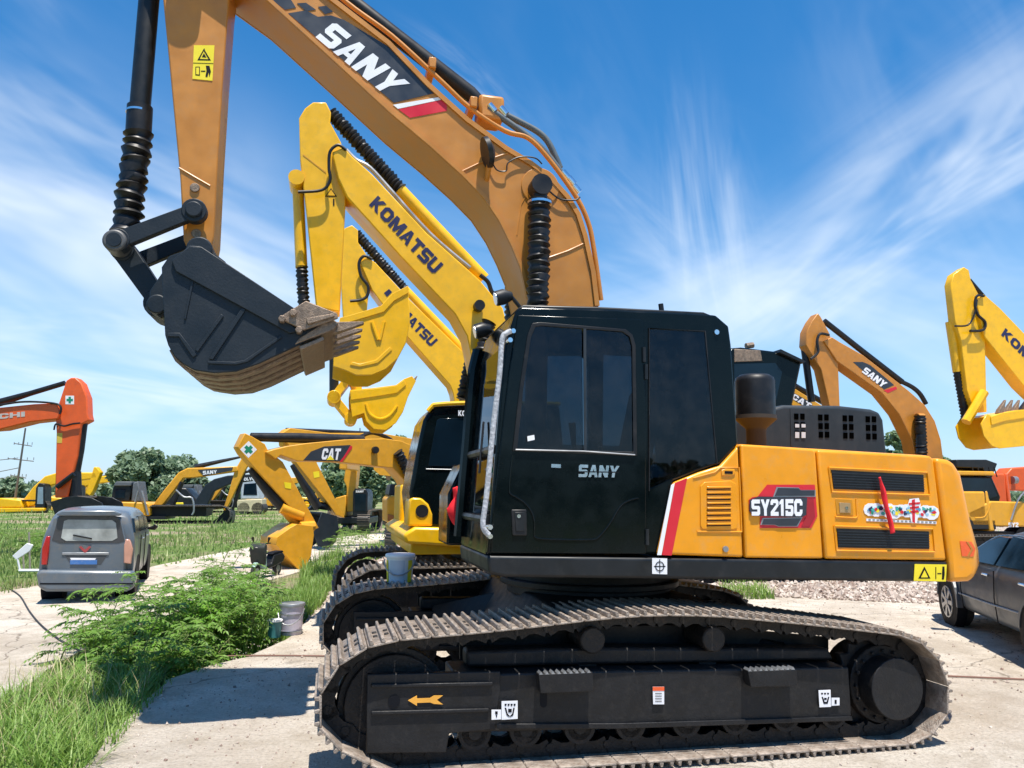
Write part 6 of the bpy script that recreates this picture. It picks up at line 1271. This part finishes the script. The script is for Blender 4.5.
Tube('steering_column', [(.58, 0, .25), (.45, 0, .9), (.42, 0, 1.02)], .03, RUBBER, R, 8); Tube('handlebar', [(.36, -.33, 1.08), (.42, 0, 1.04), (.36, .33, 1.08)], .02, RUBBER, R, 8)
for s in (-1, 1): Tube('mirror', [(.38, s*.25, 1.07), (.4, s*.3, 1.25)], [.008, .05], RUBBER, R, 8)
Prism('rain_apron', [(.42, .4), (.52, .5), (.62, .95), (.5, 1.1), (.4, 1.0)], -.26, .26, mat('apron_black', (.03, .035, .03), .7), R, .04); Tube('headlight', [(.52, 0, .92), (.6, 0, .9)], .07, CHROME, R, 12)
Tube('kick_stand', [(-.1, .1, .3), (-.2, .22, .01)], .014, GREYM, R, 6)
R.scale = (.66, .66, .66)
# ================================================================== SMALL THINGS
def pail(name, base, r, h, m, label, cat, lid=True, bands=(), labelm=None, handle=True):
    fr = Frame(base, 0); R = thing(name, fr, label, cat)
    bm = bmesh.new(); tube(bm, [(0, 0, 0), (0, 0, h*.9), (0, 0, h)], [r*.86, r*.98, r], 32); bd = mesh_obj('pail_body', bm, m, R, smooth=True, angle=50)
    bm = bmesh.new(); tube(bm, [(0, 0, h*.93), (0, 0, h*1.0), (0, 0, h*1.035)], [r*1.07, r*1.09, r*1.03], 32); mesh_obj('lid' if lid else 'rim', bm, WHITE if lid else GREYM, R, smooth=True, angle=50)
    for z in bands:
        bm = bmesh.new(); rr = r*(.86+.12*z); tube(bm, [(0, 0, h*z-.008), (0, 0, h*z+.008)], rr+.01, 32); mesh_obj('band', bm, GREYM, R, smooth=True, angle=40)
    if handle:
        pts = [(r*1.1*cos(a), -r*.15-r*.95*sin(a), h*(.86-.5*sin(a))) for a in [pi*k/10 for k in range(11)]]; Tube('handle', pts, .006, GREYM, R, 6)
    if labelm:
        for a0, a1, mm in labelm:
            bm = bmesh.new(); n = 8
            for k in range(n):
                t0, t1 = radians(a0+(a1-a0)*k/n), radians(a0+(a1-a0)*(k+1)/n)
                lo, hi = r*.885+.0045, r*.965+.0045; p = [(lo, t0, h*.12), (lo, t1, h*.12), (hi, t1, h*.84), (hi, t0, h*.84)]; bm.faces.new([bm.verts.new((q*cos(t), q*sin(t), z)) for q, t, z in p])
            mesh_obj('label_wrap', bm, mm, R, smooth=True)
    return R
# pail standing on the far track of the nearest machine
pb_ = p3(M, 399.5, 585, 1.19); zt_ = max(pb_.z, .8); wp = M.wor((pb_.x, 1.19, pb_.z)); sc0 = (wp-cC).length/FPX
pail('paint_pail', wp+V((0, 0, .0)), 13.2*sc0, 28.5*sc0, PAIL, 'white lidded paint pail with yellow label, standing on the crawler track', 'pail', labelm=[(-172, -142, YELS), (-128, -62, mat('label_bluegrey', (.5, .57, .66), .5)), (-46, -20, YELS)])
wp = gnd(291, 634); k_ = (wp-cC).length/FPX
pail('paint_pail', wp, 10.8*k_, 27*k_, PAILL, 'lilac grey open pail with metal bands, the taller one on the concrete', 'pail', lid=False, bands=(.12, .68))
wp = gnd(274, 637); k_ = (wp-cC).length/FPX
pail('paint_tin', wp, 6.6*k_, 15*k_, TEAL, 'small teal tin with pale splattered rim beside the taller pail', 'tin', lid=True, handle=False)
def flat_ribbon(name, fr, pts, ws, Y, m, label, cat, par=None, crump=.004, th=.004):
    bm = bmesh.new(); P_ = [V(p) for p in cr([tuple(p) for p in pts], 6)]; n = len(P_); L_ = []; 
    for i, p in enumerate(P_):
        d = (P_[min(i+1, n-1)]-P_[max(i-1, 0)]).normalized(); u = V((-d.z, 0, d.x)); t = i/(n-1)*(len(ws)-1); k = min(int(t), len(ws)-2); w_ = ws[k]+(ws[k+1]-ws[k])*(t-k)
        o = V((0, crump*sin(i*.6), 0)); L_.append([bm.verts.new(p+u*w_+o), bm.verts.new(p+V((0, -crump*2-.002, 0))), bm.verts.new(p-u*w_-o)])
    for a_, b_ in zip(L_, L_[1:]):
        for k in (0, 1): bm.faces.new((a_[k], b_[k], b_[k+1], a_[k+1]))
    o = mesh_obj(name, bm, m, None, smooth=True); s_ = o.modifiers.new('t', 'SOLIDIFY'); s_.thickness = th; o.location = fr.O; o.rotation_euler = fr.rot
    return tag(o, label, cat)
flat_ribbon('ribbon', M, pline(M, [(879.5, 477), (883, 490), (886, 505), (890, 520), (893, 533)], -1.39), [.01, .02, .022, .018, .024], -1.39, REDCL, 'red ribbon hanging from the engine side door, across both vents', 'ribbon')
flat_ribbon('red_cloth', M, pline(M, [(455, 487), (459, 500), (457, 512)], .0), [.02, .05, .09], 0, REDCL, 'red cloth strip hanging in front of the black cab, the left one', 'cloth', crump=.006)
flat_ribbon('red_cloth', M, pline(M, [(462, 490), (460, 502), (456, 512), (457, 525)], -.15), [.02, .06, .07, .02], 0, REDCL, 'longer red cloth strip hanging by the cab front corner, the right one', 'cloth', crump=.006)
def wire(name, pts, r, label, m=RUBBER): o = Tube(name, cr([tuple(p) for p in pts], 6), r, m, None, 6); return tag(o, label, 'cable')
wire('cable', [gnd(x, y, GZ+.03) for x, y in [(8, 588), (20, 596), (30, 612), (42, 626), (60, 640), (75, 648), (90, 656)]], .012, 'thin dark cable curving over the road in front of the van')
wire('cable', [gnd(x, y, .012) for x, y in [(190, 657), (260, 655.5), (330, 656)]], .008, 'thin straight cable lying on the concrete near the pails', mat('cable_brown', (.2, .1, .07), .7))
wire('cable', [gnd(x, y, .012) for x, y in [(948, 676), (985, 677.5), (1040, 680)]], .008, 'thin cable on the ground leading right from the rear of the track', mat('cable_brown', (.2, .1, .07), .7))
# broken white frame in the grass left of the van
g = gnd(30, 578, GZ); FR = Frame((g.x, g.y, GZ), 10); R = thing('broken_chair', FR, 'broken white frame and panel dumped in the grass left of the van', 'debris')
Prism('panel', FR.P([(12, 556), (27, 543), (33, 545), (30, 551), (16, 560)], 0), 0, .04, WHITE, R, .01); Tube('leg', [p3(FR, 17, 556, .02), p3(FR, 20, 571, .02)], .02, WHITE, R, 8); Tube('leg', [p3(FR, 23, 553, .3), p3(FR, 24, 571, .3)], .02, mat('faded_wood', (.3, .27, .22), .8), R, 8); Tube('rail', [p3(FR, 19, 570.5, .02), p3(FR, 40, 570.5, .02)], .03, WHITE, R, 8)
Tube('post', [p3(FR, 30, 570, .5), p3(FR, 29, 532, .5)], .02, mat('faded_wood', (.3, .27, .22), .8), R, 8)
# utility pole and guyed mast
def pole(x0, y0, x1, y1, D, label, arms):
    a = cC+ray(x0, y0)*D; b = cC+ray(x1, y1)*D; a.z = GZ; fr = Frame(a, 0); R = thing('utility_pole', fr, label, 'pole'); t = b-a
    Tube('pole_shaft', [(0, 0, 0), t], [.10, .06], WOOD, R, 8)
    for k, w in arms: c = t*k; Tube('cross_arm', [c+V((-w, 0, .1)), c+V((w, 0, -.1))], .04, WOOD, R, 6)
    for k, w in arms:
        for s in (-1, -.5, .5, 1): c = t*k+V((w*s, 0, 0)); Tube('insulator', [c, c+V((0, 0, .2))], .03, GREYM, R, 6)
    return R
pole(15.5, 487, 25.5, 428, 60, 'leaning grey utility pole with short cross arms at far left', [(.62, 1.0), (.8, .7), (.42, .6)])
for i, (ya, yb_) in enumerate(((460, 458), (473, 468), (478, 477))):
    wire('power_line', [cC+ray(-60, ya+i)*62, cC+ray(-20, ya+1.5)*61, cC+ray(18, yb_)*60], .03, ['upper', 'middle', 'lowest'][i]+' power line running left from the leaning pole', WOOD)
# ================================================================== TREES
def tree(x, y, D, hpx, wpx, label, m=LEAFT, n=1500, seed=1, leaf=.28, name='tree', gz=GZ):
    rnd = random.Random(seed); base = cC+ray(x, 486)*D; base.z = gz; k = D/FPX; H = hpx*k*1.2; W = wpx*k; fr = Frame(base, rnd.uniform(0, 360)); R = thing(name, fr, label, 'tree', 'trees on the skyline')
    bm = bmesh.new(); tube(bm, [(0, 0, 0), (.1, 0, H*.35), (.0, .1, H*.75)], [.028*H, .02*H, .006*H], 8)
    bl = []
    for i in range(9):
        a = rnd.uniform(0, 2*pi); z0 = H*rnd.uniform(.2, .55); r = W*.5*rnd.uniform(.45, .85); z1 = min(H*.92, z0+H*rnd.uniform(.15, .42)); e = V((r*cos(a), r*sin(a), z1)); tube(bm, [(0, 0, z0), V((e.x*.5, e.y*.5, z0+(z1-z0)*.6)), e], [.012*H, .008*H, .003*H], 6); bl.append(e)
    mesh_obj('trunk', bm, BARK, R, smooth=True)
    cl = [(e, W*rnd.uniform(.14, .24)) for e in bl]
    for i in range(16): a = rnd.uniform(0, 2*pi); z = rnd.uniform(.25, .97); rr = W*.5*math.sqrt(rnd.random())*(1-(abs(z-.5)/.55)**2.2 if z > .5 else .9); cl.append((V((rr*cos(a), rr*sin(a), H*z)), W*rnd.uniform(.10, .19)))
    bm = bmesh.new()
    for i in range(n):
        c, r = rnd.choice(cl); d = V((rnd.gauss(0, 1), rnd.gauss(0, 1), rnd.gauss(0, .8))); d = d.normalized()*r*rnd.uniform(.35, 1.08)**.6; p = c+d; s = leaf*rnd.uniform(.6, 1.3)
        q = Euler((rnd.uniform(-1, 1), rnd.uniform(-1, 1), rnd.uniform(0, 6.3))).to_matrix(); f = [bm.verts.new(p+q@V(v)*s) for v in ((-.5, -.25, 0), (.1, -.42, .06), (.55, 0, .1), (.1, .42, .06), (-.5, .25, 0))]; bm.faces.new(f)
    mesh_obj('crown', bm, m, R); return R
tree(143, 0, 62, 46, 62, 'broad dark tree beyond the excavators, the left of the big pair', n=9000, seed=3, leaf=.36)
tree(180, 0, 66, 42, 60, 'dark tree beyond the excavators, the right of the big pair', n=8000, seed=5, leaf=.36)
tree(12, 0, 90, 20, 34, 'low tree at the far left edge behind the utility pole', n=1500, seed=8, leaf=.6)
tree(95, 0, 95, 17, 30, 'low distant tree left of the big pair, behind the yellow arm', n=1200, seed=9, leaf=.6)
tree(225, 0, 100, 18, 40, 'low distant tree right of the big pair', n=1200, seed=10, leaf=.6)
tree(370, 0, 46, 62, 50, 'tree behind the upright ochre excavator', LEAFT2, n=6000, seed=12, leaf=.3)
tree(400, 0, 50, 66, 46, 'tree just left of the yellow fender, under the badged boom', LEAFT2, n=6000, seed=13, leaf=.3)
tree(340, 0, 60, 46, 40, 'lower tree behind the black digger bucket', LEAFT2, n=1800, seed=14, leaf=.4)
tree(893, 0, 70, 70, 44, 'tree showing between the engine hood and the ochre boom at right', LEAFT2, n=2600, seed=15, leaf=.5)
tree(938, 0, 74, 52, 44, 'tree crown just above the counterweight at right', LEAFT2, n=1800, seed=16, leaf=.5)
tree(860, 0, 90, 40, 50, 'distant tree hidden mostly by the engine hood', LEAFT2, n=1200, seed=17, leaf=.5)
tree(300, 0, 110, 14, 50, 'very low distant tree between the ochre arms', n=1000, seed=18, leaf=.7)
# dark far hedge line
bm = bmesh.new(); rnd = random.Random(4)
for i in range(16000):
    x = rnd.uniform(-150, 150); h = 2.6+1.6*mn.noise(V((x*.12, 0, 3)))+.8*mn.noise(V((x*.5, 0, 1))); p = V((x, 130+rnd.uniform(-3, 3), GZ+rnd.uniform(0, max(.5, h)))); s = rnd.uniform(.4, .9); q = Euler((rnd.uniform(-1, 1)+1.2, rnd.uniform(-1, 1), rnd.uniform(0, 6.3))).to_matrix()
    bm.faces.new([bm.verts.new(p+q@V(v)*s) for v in ((-.5, -.4, 0), (.5, -.4, .1), (.5, .4, 0), (-.5, .4, .1))])
tag(mesh_obj('far_hedge', bm, LEAFT), kind='stuff')
# ================================================================== GRASS, WEEDS, STONES
def inpoly(x, y, P_):
    c = False; n = len(P_)
    for i in range(n):
        x1, y1 = P_[i]; x2, y2 = P_[(i+1) % n]
        if (y1 > y) != (y2 > y) and x < (x2-x1)*(y-y1)/(y2-y1)+x1: c = not c
    return c
def blades(name, poly, n, h0, h1, w, m, z=GZ, seed=1, bend=.5, clump=0, dens=None, seg=3):
    rnd = random.Random(seed); xs = [p[0] for p in poly]; ys = [p[1] for p in poly]; bm = bmesh.new(); k = 0; it = 0
    while k < n and it < n*40:
        it += 1; x = rnd.uniform(min(xs), max(xs)); y = rnd.uniform(min(ys), max(ys))
        if not inpoly(x, y, poly): continue
        if dens and rnd.random() > dens(x, y): continue
        if clump and mn.noise(V((x*clump, y*clump, seed))) < rnd.uniform(-.5, .35): continue
        k += 1; h = rnd.uniform(h0, h1); a = rnd.uniform(0, 2*pi); d = V((cos(a), sin(a), 0)); s = V((-d.y, d.x, 0))*w*rnd.uniform(.6, 1.3); b = bend*rnd.uniform(.2, 1.2)*h; p0 = V((x, y, z)); prev = [bm.verts.new(p0-s), bm.verts.new(p0+s)]
        for j in range(1, seg+1):
            t = j/seg; c = p0+V((0, 0, h*t*(1-.25*t*bend)))+d*b*t*t
            if j == seg: bm.faces.new((prev[0], prev[1], bm.verts.new(c)))
            else: nw = [bm.verts.new(c-s*(1-t*.7)), bm.verts.new(c+s*(1-t*.7))]; bm.faces.new((prev[0], prev[1], nw[1], nw[0])); prev = nw
    return tag(mesh_obj(name, bm, m), kind='stuff')
def G(pts, z=GZ): return [tuple(gnd(x, y, z).xy) for x, y in pts]
fg = G([(-40, 800), (-40, 726), (15, 704), (60, 686), (110, 690), (160, 690), (130, 735), (85, 800)])
blades('grass', fg, 5200, .12, .38, .006, GRASSM, seed=2, bend=.8, clump=1.5, seg=4)
blades('grass', G([(255, 660), (262, 622), (300, 592), (335, 590), (318, 612), (285, 640)]), 2600, .1, .4, .007, GRASSM, seed=37, clump=1)
blades('grass', G([(130, 735), (160, 690), (110, 680), (200, 640), (300, 595), (345, 570), (335, 590), (318, 612), (285, 640), (250, 656), (200, 669), (168, 680)]), 4200, .08, .3, .007, GRASSM, seed=3, clump=1)
blades('grass', G([(300, 590), (300, 566), (345, 555), (400, 545), (385, 560), (345, 575), (330, 592)]), 3600, .12, .42, .009, GRASSM, seed=4, clump=.6)
blades('grass', G([(-20, 600), (-20, 530), (50, 532), (60, 583)]), 7000, .06, .2, .012, GRASSF, seed=5, clump=.4)
blades('grass', G([(130, 570), (150, 535), (260, 522), (330, 520), (300, 542), (255, 547), (200, 557)]), 6000, .05, .2, .014, GRASSF, seed=6, clump=.3)
blades('grass', [(-60, 62), (-38, 14), (-9, 16), (-6, 24), (-5, 30), (4, 34), (6, 62)], 20000, .04, .17, .03, GRASSF, seed=7, clump=.3, seg=2)
blades('grass', [(0, 26), (10, 16.8), (30, 15), (60, 50)], 3000, .1, .4, .02, GRASSF, z=-.01, seed=8, clump=.25, seg=2)
g = gnd(745, 597); tuft = blades('grass_tuft', [(g.x-.4, g.y-.3), (g.x+.4, g.y-.3), (g.x+.5, g.y+.7), (g.x-.3, g.y+.6)], 420, .12, .36, .009, GRASSM, z=-.01, seed=9, bend=.8)
# leafy bush of feathered leaves
def weeds(name, stems, m, seed, leafl=.075, z=GZ, fr_len=(.22, .46)):
    rnd = random.Random(seed); bm = bmesh.new(); st = bmesh.new()
    for (x, y, h) in stems:
        lean = V((rnd.uniform(-.5, .5), rnd.uniform(-.5, .5), 1)); pts = []; p = V((x, y, z)); n = 6
        for j in range(n+1): pts.append(p+V((lean.x*h*(j/n)**1.6, lean.y*h*(j/n)**1.6, h*j/n)))
        tube(st, pts, [.008*(1-.8*j/n)+.0015 for j in range(n+1)], 5)
        for j in range(1, n+1):
            for r_ in range((1 if j < 3 else 2) if j < n else 5):
                a = rnd.uniform(0, 2*pi); L_ = rnd.uniform(*fr_len)*(1.0-.3*abs(j/n-.6)); up = rnd.uniform(.1, .9); d = V((cos(a), sin(a), up)).normalized(); q0 = pts[j]; m_ = rnd.randint(7, 10); droop = rnd.uniform(.25, .6); prev = q0
                rib = []
                for k in range(1, m_+1):
                    t = k/m_; c = q0+d*L_*t+V((0, 0, -L_*droop*t*t)); rib.append(c)
                    sd = V((-d.y, d.x, 0)).normalized(); fw = (c-prev).normalized(); prev = c
                    for s in ((-1, 1) if k < m_ else (-1, 0, 1)):
                        if rnd.random() < .06: continue
                        ld = (sd*s*1.0+fw*(.55 if s else 1)+V((0, 0, rnd.uniform(-.45, .05)))).normalized(); l = leafl*rnd.uniform(.75, 1.2)*(1.05-.45*abs(t-.45)); wv = ld.cross(V((0, 0, 1))).normalized()*l*.17+V((0, 0, rnd.uniform(-.1, .1)*l))
                        bm.faces.new([bm.verts.new(c), bm.verts.new(c+ld*l*.38+wv), bm.verts.new(c+ld*l+V((0, 0, -.12*l))), bm.verts.new(c+ld*l*.38-wv)])
                tube(st, [q0, rib[len(rib)//2], rib[-1]], .0025, 4, cap=False)
    o = tag(mesh_obj(name, bm, m), kind='stuff'); mesh_obj('stalks', st, mat('stalk_green', (.16, .20, .06), .7), o); return o
rnd = random.Random(11)
bpoly = G([(80, 672), (112, 700), (160, 690), (195, 678), (235, 664), (262, 648), (262, 622), (235, 620), (180, 632), (120, 650)])
def stems(poly, n, h0, h1, rnd):
    out = []; xs = [p[0] for p in poly]; ys = [p[1] for p in poly]
    while len(out) < n:
        x, y = rnd.uniform(min(xs), max(xs)), rnd.uniform(min(ys), max(ys))
        if inpoly(x, y, poly): out.append((x, y, rnd.uniform(h0, h1)))
    return out
weeds('weeds', stems(bpoly, 78, .12, .78, rnd), LEAFB, 21)
weeds('weeds', stems(G([(45, 668), (110, 690), (150, 660), (120, 636)]), 26, .12, .34, rnd), LEAFB, 27)
weeds('weeds', stems(G([(150, 664), (200, 668), (240, 655), (240, 635), (170, 642)]), 22, .35, .62, rnd), LEAFY, 22)
weeds('weeds', stems(G([(200, 625), (262, 630), (275, 610), (215, 608)]), 14, .3, .7, rnd), LEAFB, 23, .07)
weeds('weeds', stems(G([(205, 604), (222, 604), (222, 598), (205, 598)]), 3, .9, 1.1, rnd), LEAFB, 24, .05)
weeds('weeds', stems(G([(0, 560), (60, 560), (60, 545), (0, 545)]), 14, .3, .6, rnd), LEAFB, 25, .07)
weeds('weeds', stems(G([(325, 556), (360, 552), (372, 543), (330, 548)]), 12, .3, .6, rnd), LEAFB, 26, .06)
# dry yellow blades and seed stalks mixed into the verge
DRY = leafmat('dry_grass', (.42, .36, .18), (.60, .52, .30), .2)
blades('dry_grass', fg, 420, .15, .5, .004, DRY, seed=31, bend=.7, clump=1.5)
blades('dry_grass', G([(-20, 720), (-20, 690), (60, 660), (120, 636), (235, 592), (320, 570), (340, 585), (250, 662), (165, 692), (90, 775), (60, 790)]), 500, .08, .42, .004, DRY, seed=32, bend=.6)
blades('grass', G([(-30, 706), (20, 688), (60, 664), (110, 640), (170, 615), (180, 622), (110, 655), (70, 676), (10, 712)]), 500, .04, .16, .006, GRASSM, seed=33, bend=.8, clump=2)
blades('grass', [tuple(gnd(x, y).xy) for x, y in ((60, 790), (85, 765), (122, 722), (145, 700), (168, 680), (176, 682), (150, 706), (130, 728), (98, 768), (80, 790))], 160, .03, .12, .005, GRASSM, z=0, seed=34, bend=.9, clump=3)
blades('grass', [(-60, 62), (-38, 16), (-9, 17), (-6, 24), (-5, 30), (4, 34), (6, 62)], 2500, .25, .6, .03, GRASSF, seed=35, clump=.3, seg=2)
# dark belt of shrubs behind the viewer, mirrored in the black paint
bm = bmesh.new(); rnd = random.Random(40)
for i in range(9000):
    x = rnd.uniform(-60, 60); h = 3.6+1.4*mn.noise(V((x*.2, 0, 9)))+.6*mn.noise(V((x*.9, 0, 5))); p = V((x, -32+rnd.uniform(-1.5, 1.5), rnd.uniform(0, h))); s = rnd.uniform(.3, .8); q = Euler((rnd.uniform(-1, 1)+1.3, rnd.uniform(-1, 1), rnd.uniform(0, 6.3))).to_matrix()
    bm.faces.new([bm.verts.new(p+q@V(v)*s) for v in ((-.5, -.4, 0), (.5, -.4, .1), (.5, .4, 0), (-.5, .4, .1))])
tag(mesh_obj('shrub_belt', bm, leafmat('shrub_dark', (.03, .06, .02), (.06, .10, .035), .2)), kind='stuff')
# rubble stones
def stones(name, poly, n, s0, s1, z, seed, m):
    rnd = random.Random(seed); bm = bmesh.new(); xs = [p[0] for p in poly]; ys = [p[1] for p in poly]; k = 0
    while k < n:
        x, y = rnd.uniform(min(xs), max(xs)), rnd.uniform(min(ys), max(ys))
        if not inpoly(x, y, poly): continue
        k += 1; s = rnd.uniform(s0, s1)*(1 if rnd.random() < .9 else 1.7); q = Euler((rnd.uniform(0, 3), rnd.uniform(0, 3), rnd.uniform(0, 3))).to_matrix(); vs = []
        for v in ((1, 0, 0), (-1, 0, 0), (0, 1, 0), (0, -1, 0), (0, 0, .8), (0, 0, -.8)): vs.append(bm.verts.new(V((x, y, z+s*.3))+q@(V(v)*s*rnd.uniform(.55, 1.1))))
        for a_, b_, c_ in ((0, 2, 4), (2, 1, 4), (1, 3, 4), (3, 0, 4), (2, 0, 5), (1, 2, 5), (3, 1, 5), (0, 3, 5)): bm.faces.new((vs[a_], vs[b_], vs[c_]))
    return tag(mesh_obj(name, bm, m), kind='stuff')
def stonemat():
    m = leafmat('rubble_stone', (.26, .18, .14), (.62, .54, .46), 0); m.node_tree.nodes['Principled BSDF'].inputs['Roughness'].default_value = .95; return m
SM = stonemat()
stones('gravel_stones', [(1.0, 16.6), (3, 16.4), (9, 15.0), (14, 14.4), (15, 24), (1, 26)], 9000, .03, .085, -.01, 1, SM)
stones('gravel_stones', [(2.2, 13.4), (6.3, 12.2), (9, 13), (9, 15.2), (3, 16.5), (1.5, 16)], 5200, .02, .06, .0, 2, SM)
stones('gravel_stones', [(-2.5, 10.2), (-1.8, 10.2), (-1.86, 15.6), (-1.9, 24), (-4.2, 26), (-4.0, 20), (-3.2, 14)], 4200, .03, .09, GZ+.03, 3, SM)
stones('pebbles', [tuple(p) for p in (gnd(80, 790).xy, gnd(160, 690).xy, gnd(330, 600).xy, gnd(330, 790).xy)], 900, .003, .012, .0, 4, SM)
stones('pebbles', [(2, 5), (2.5, 12.5), (9, 12), (8, 4)], 1400, .004, .016, .0, 5, SM)
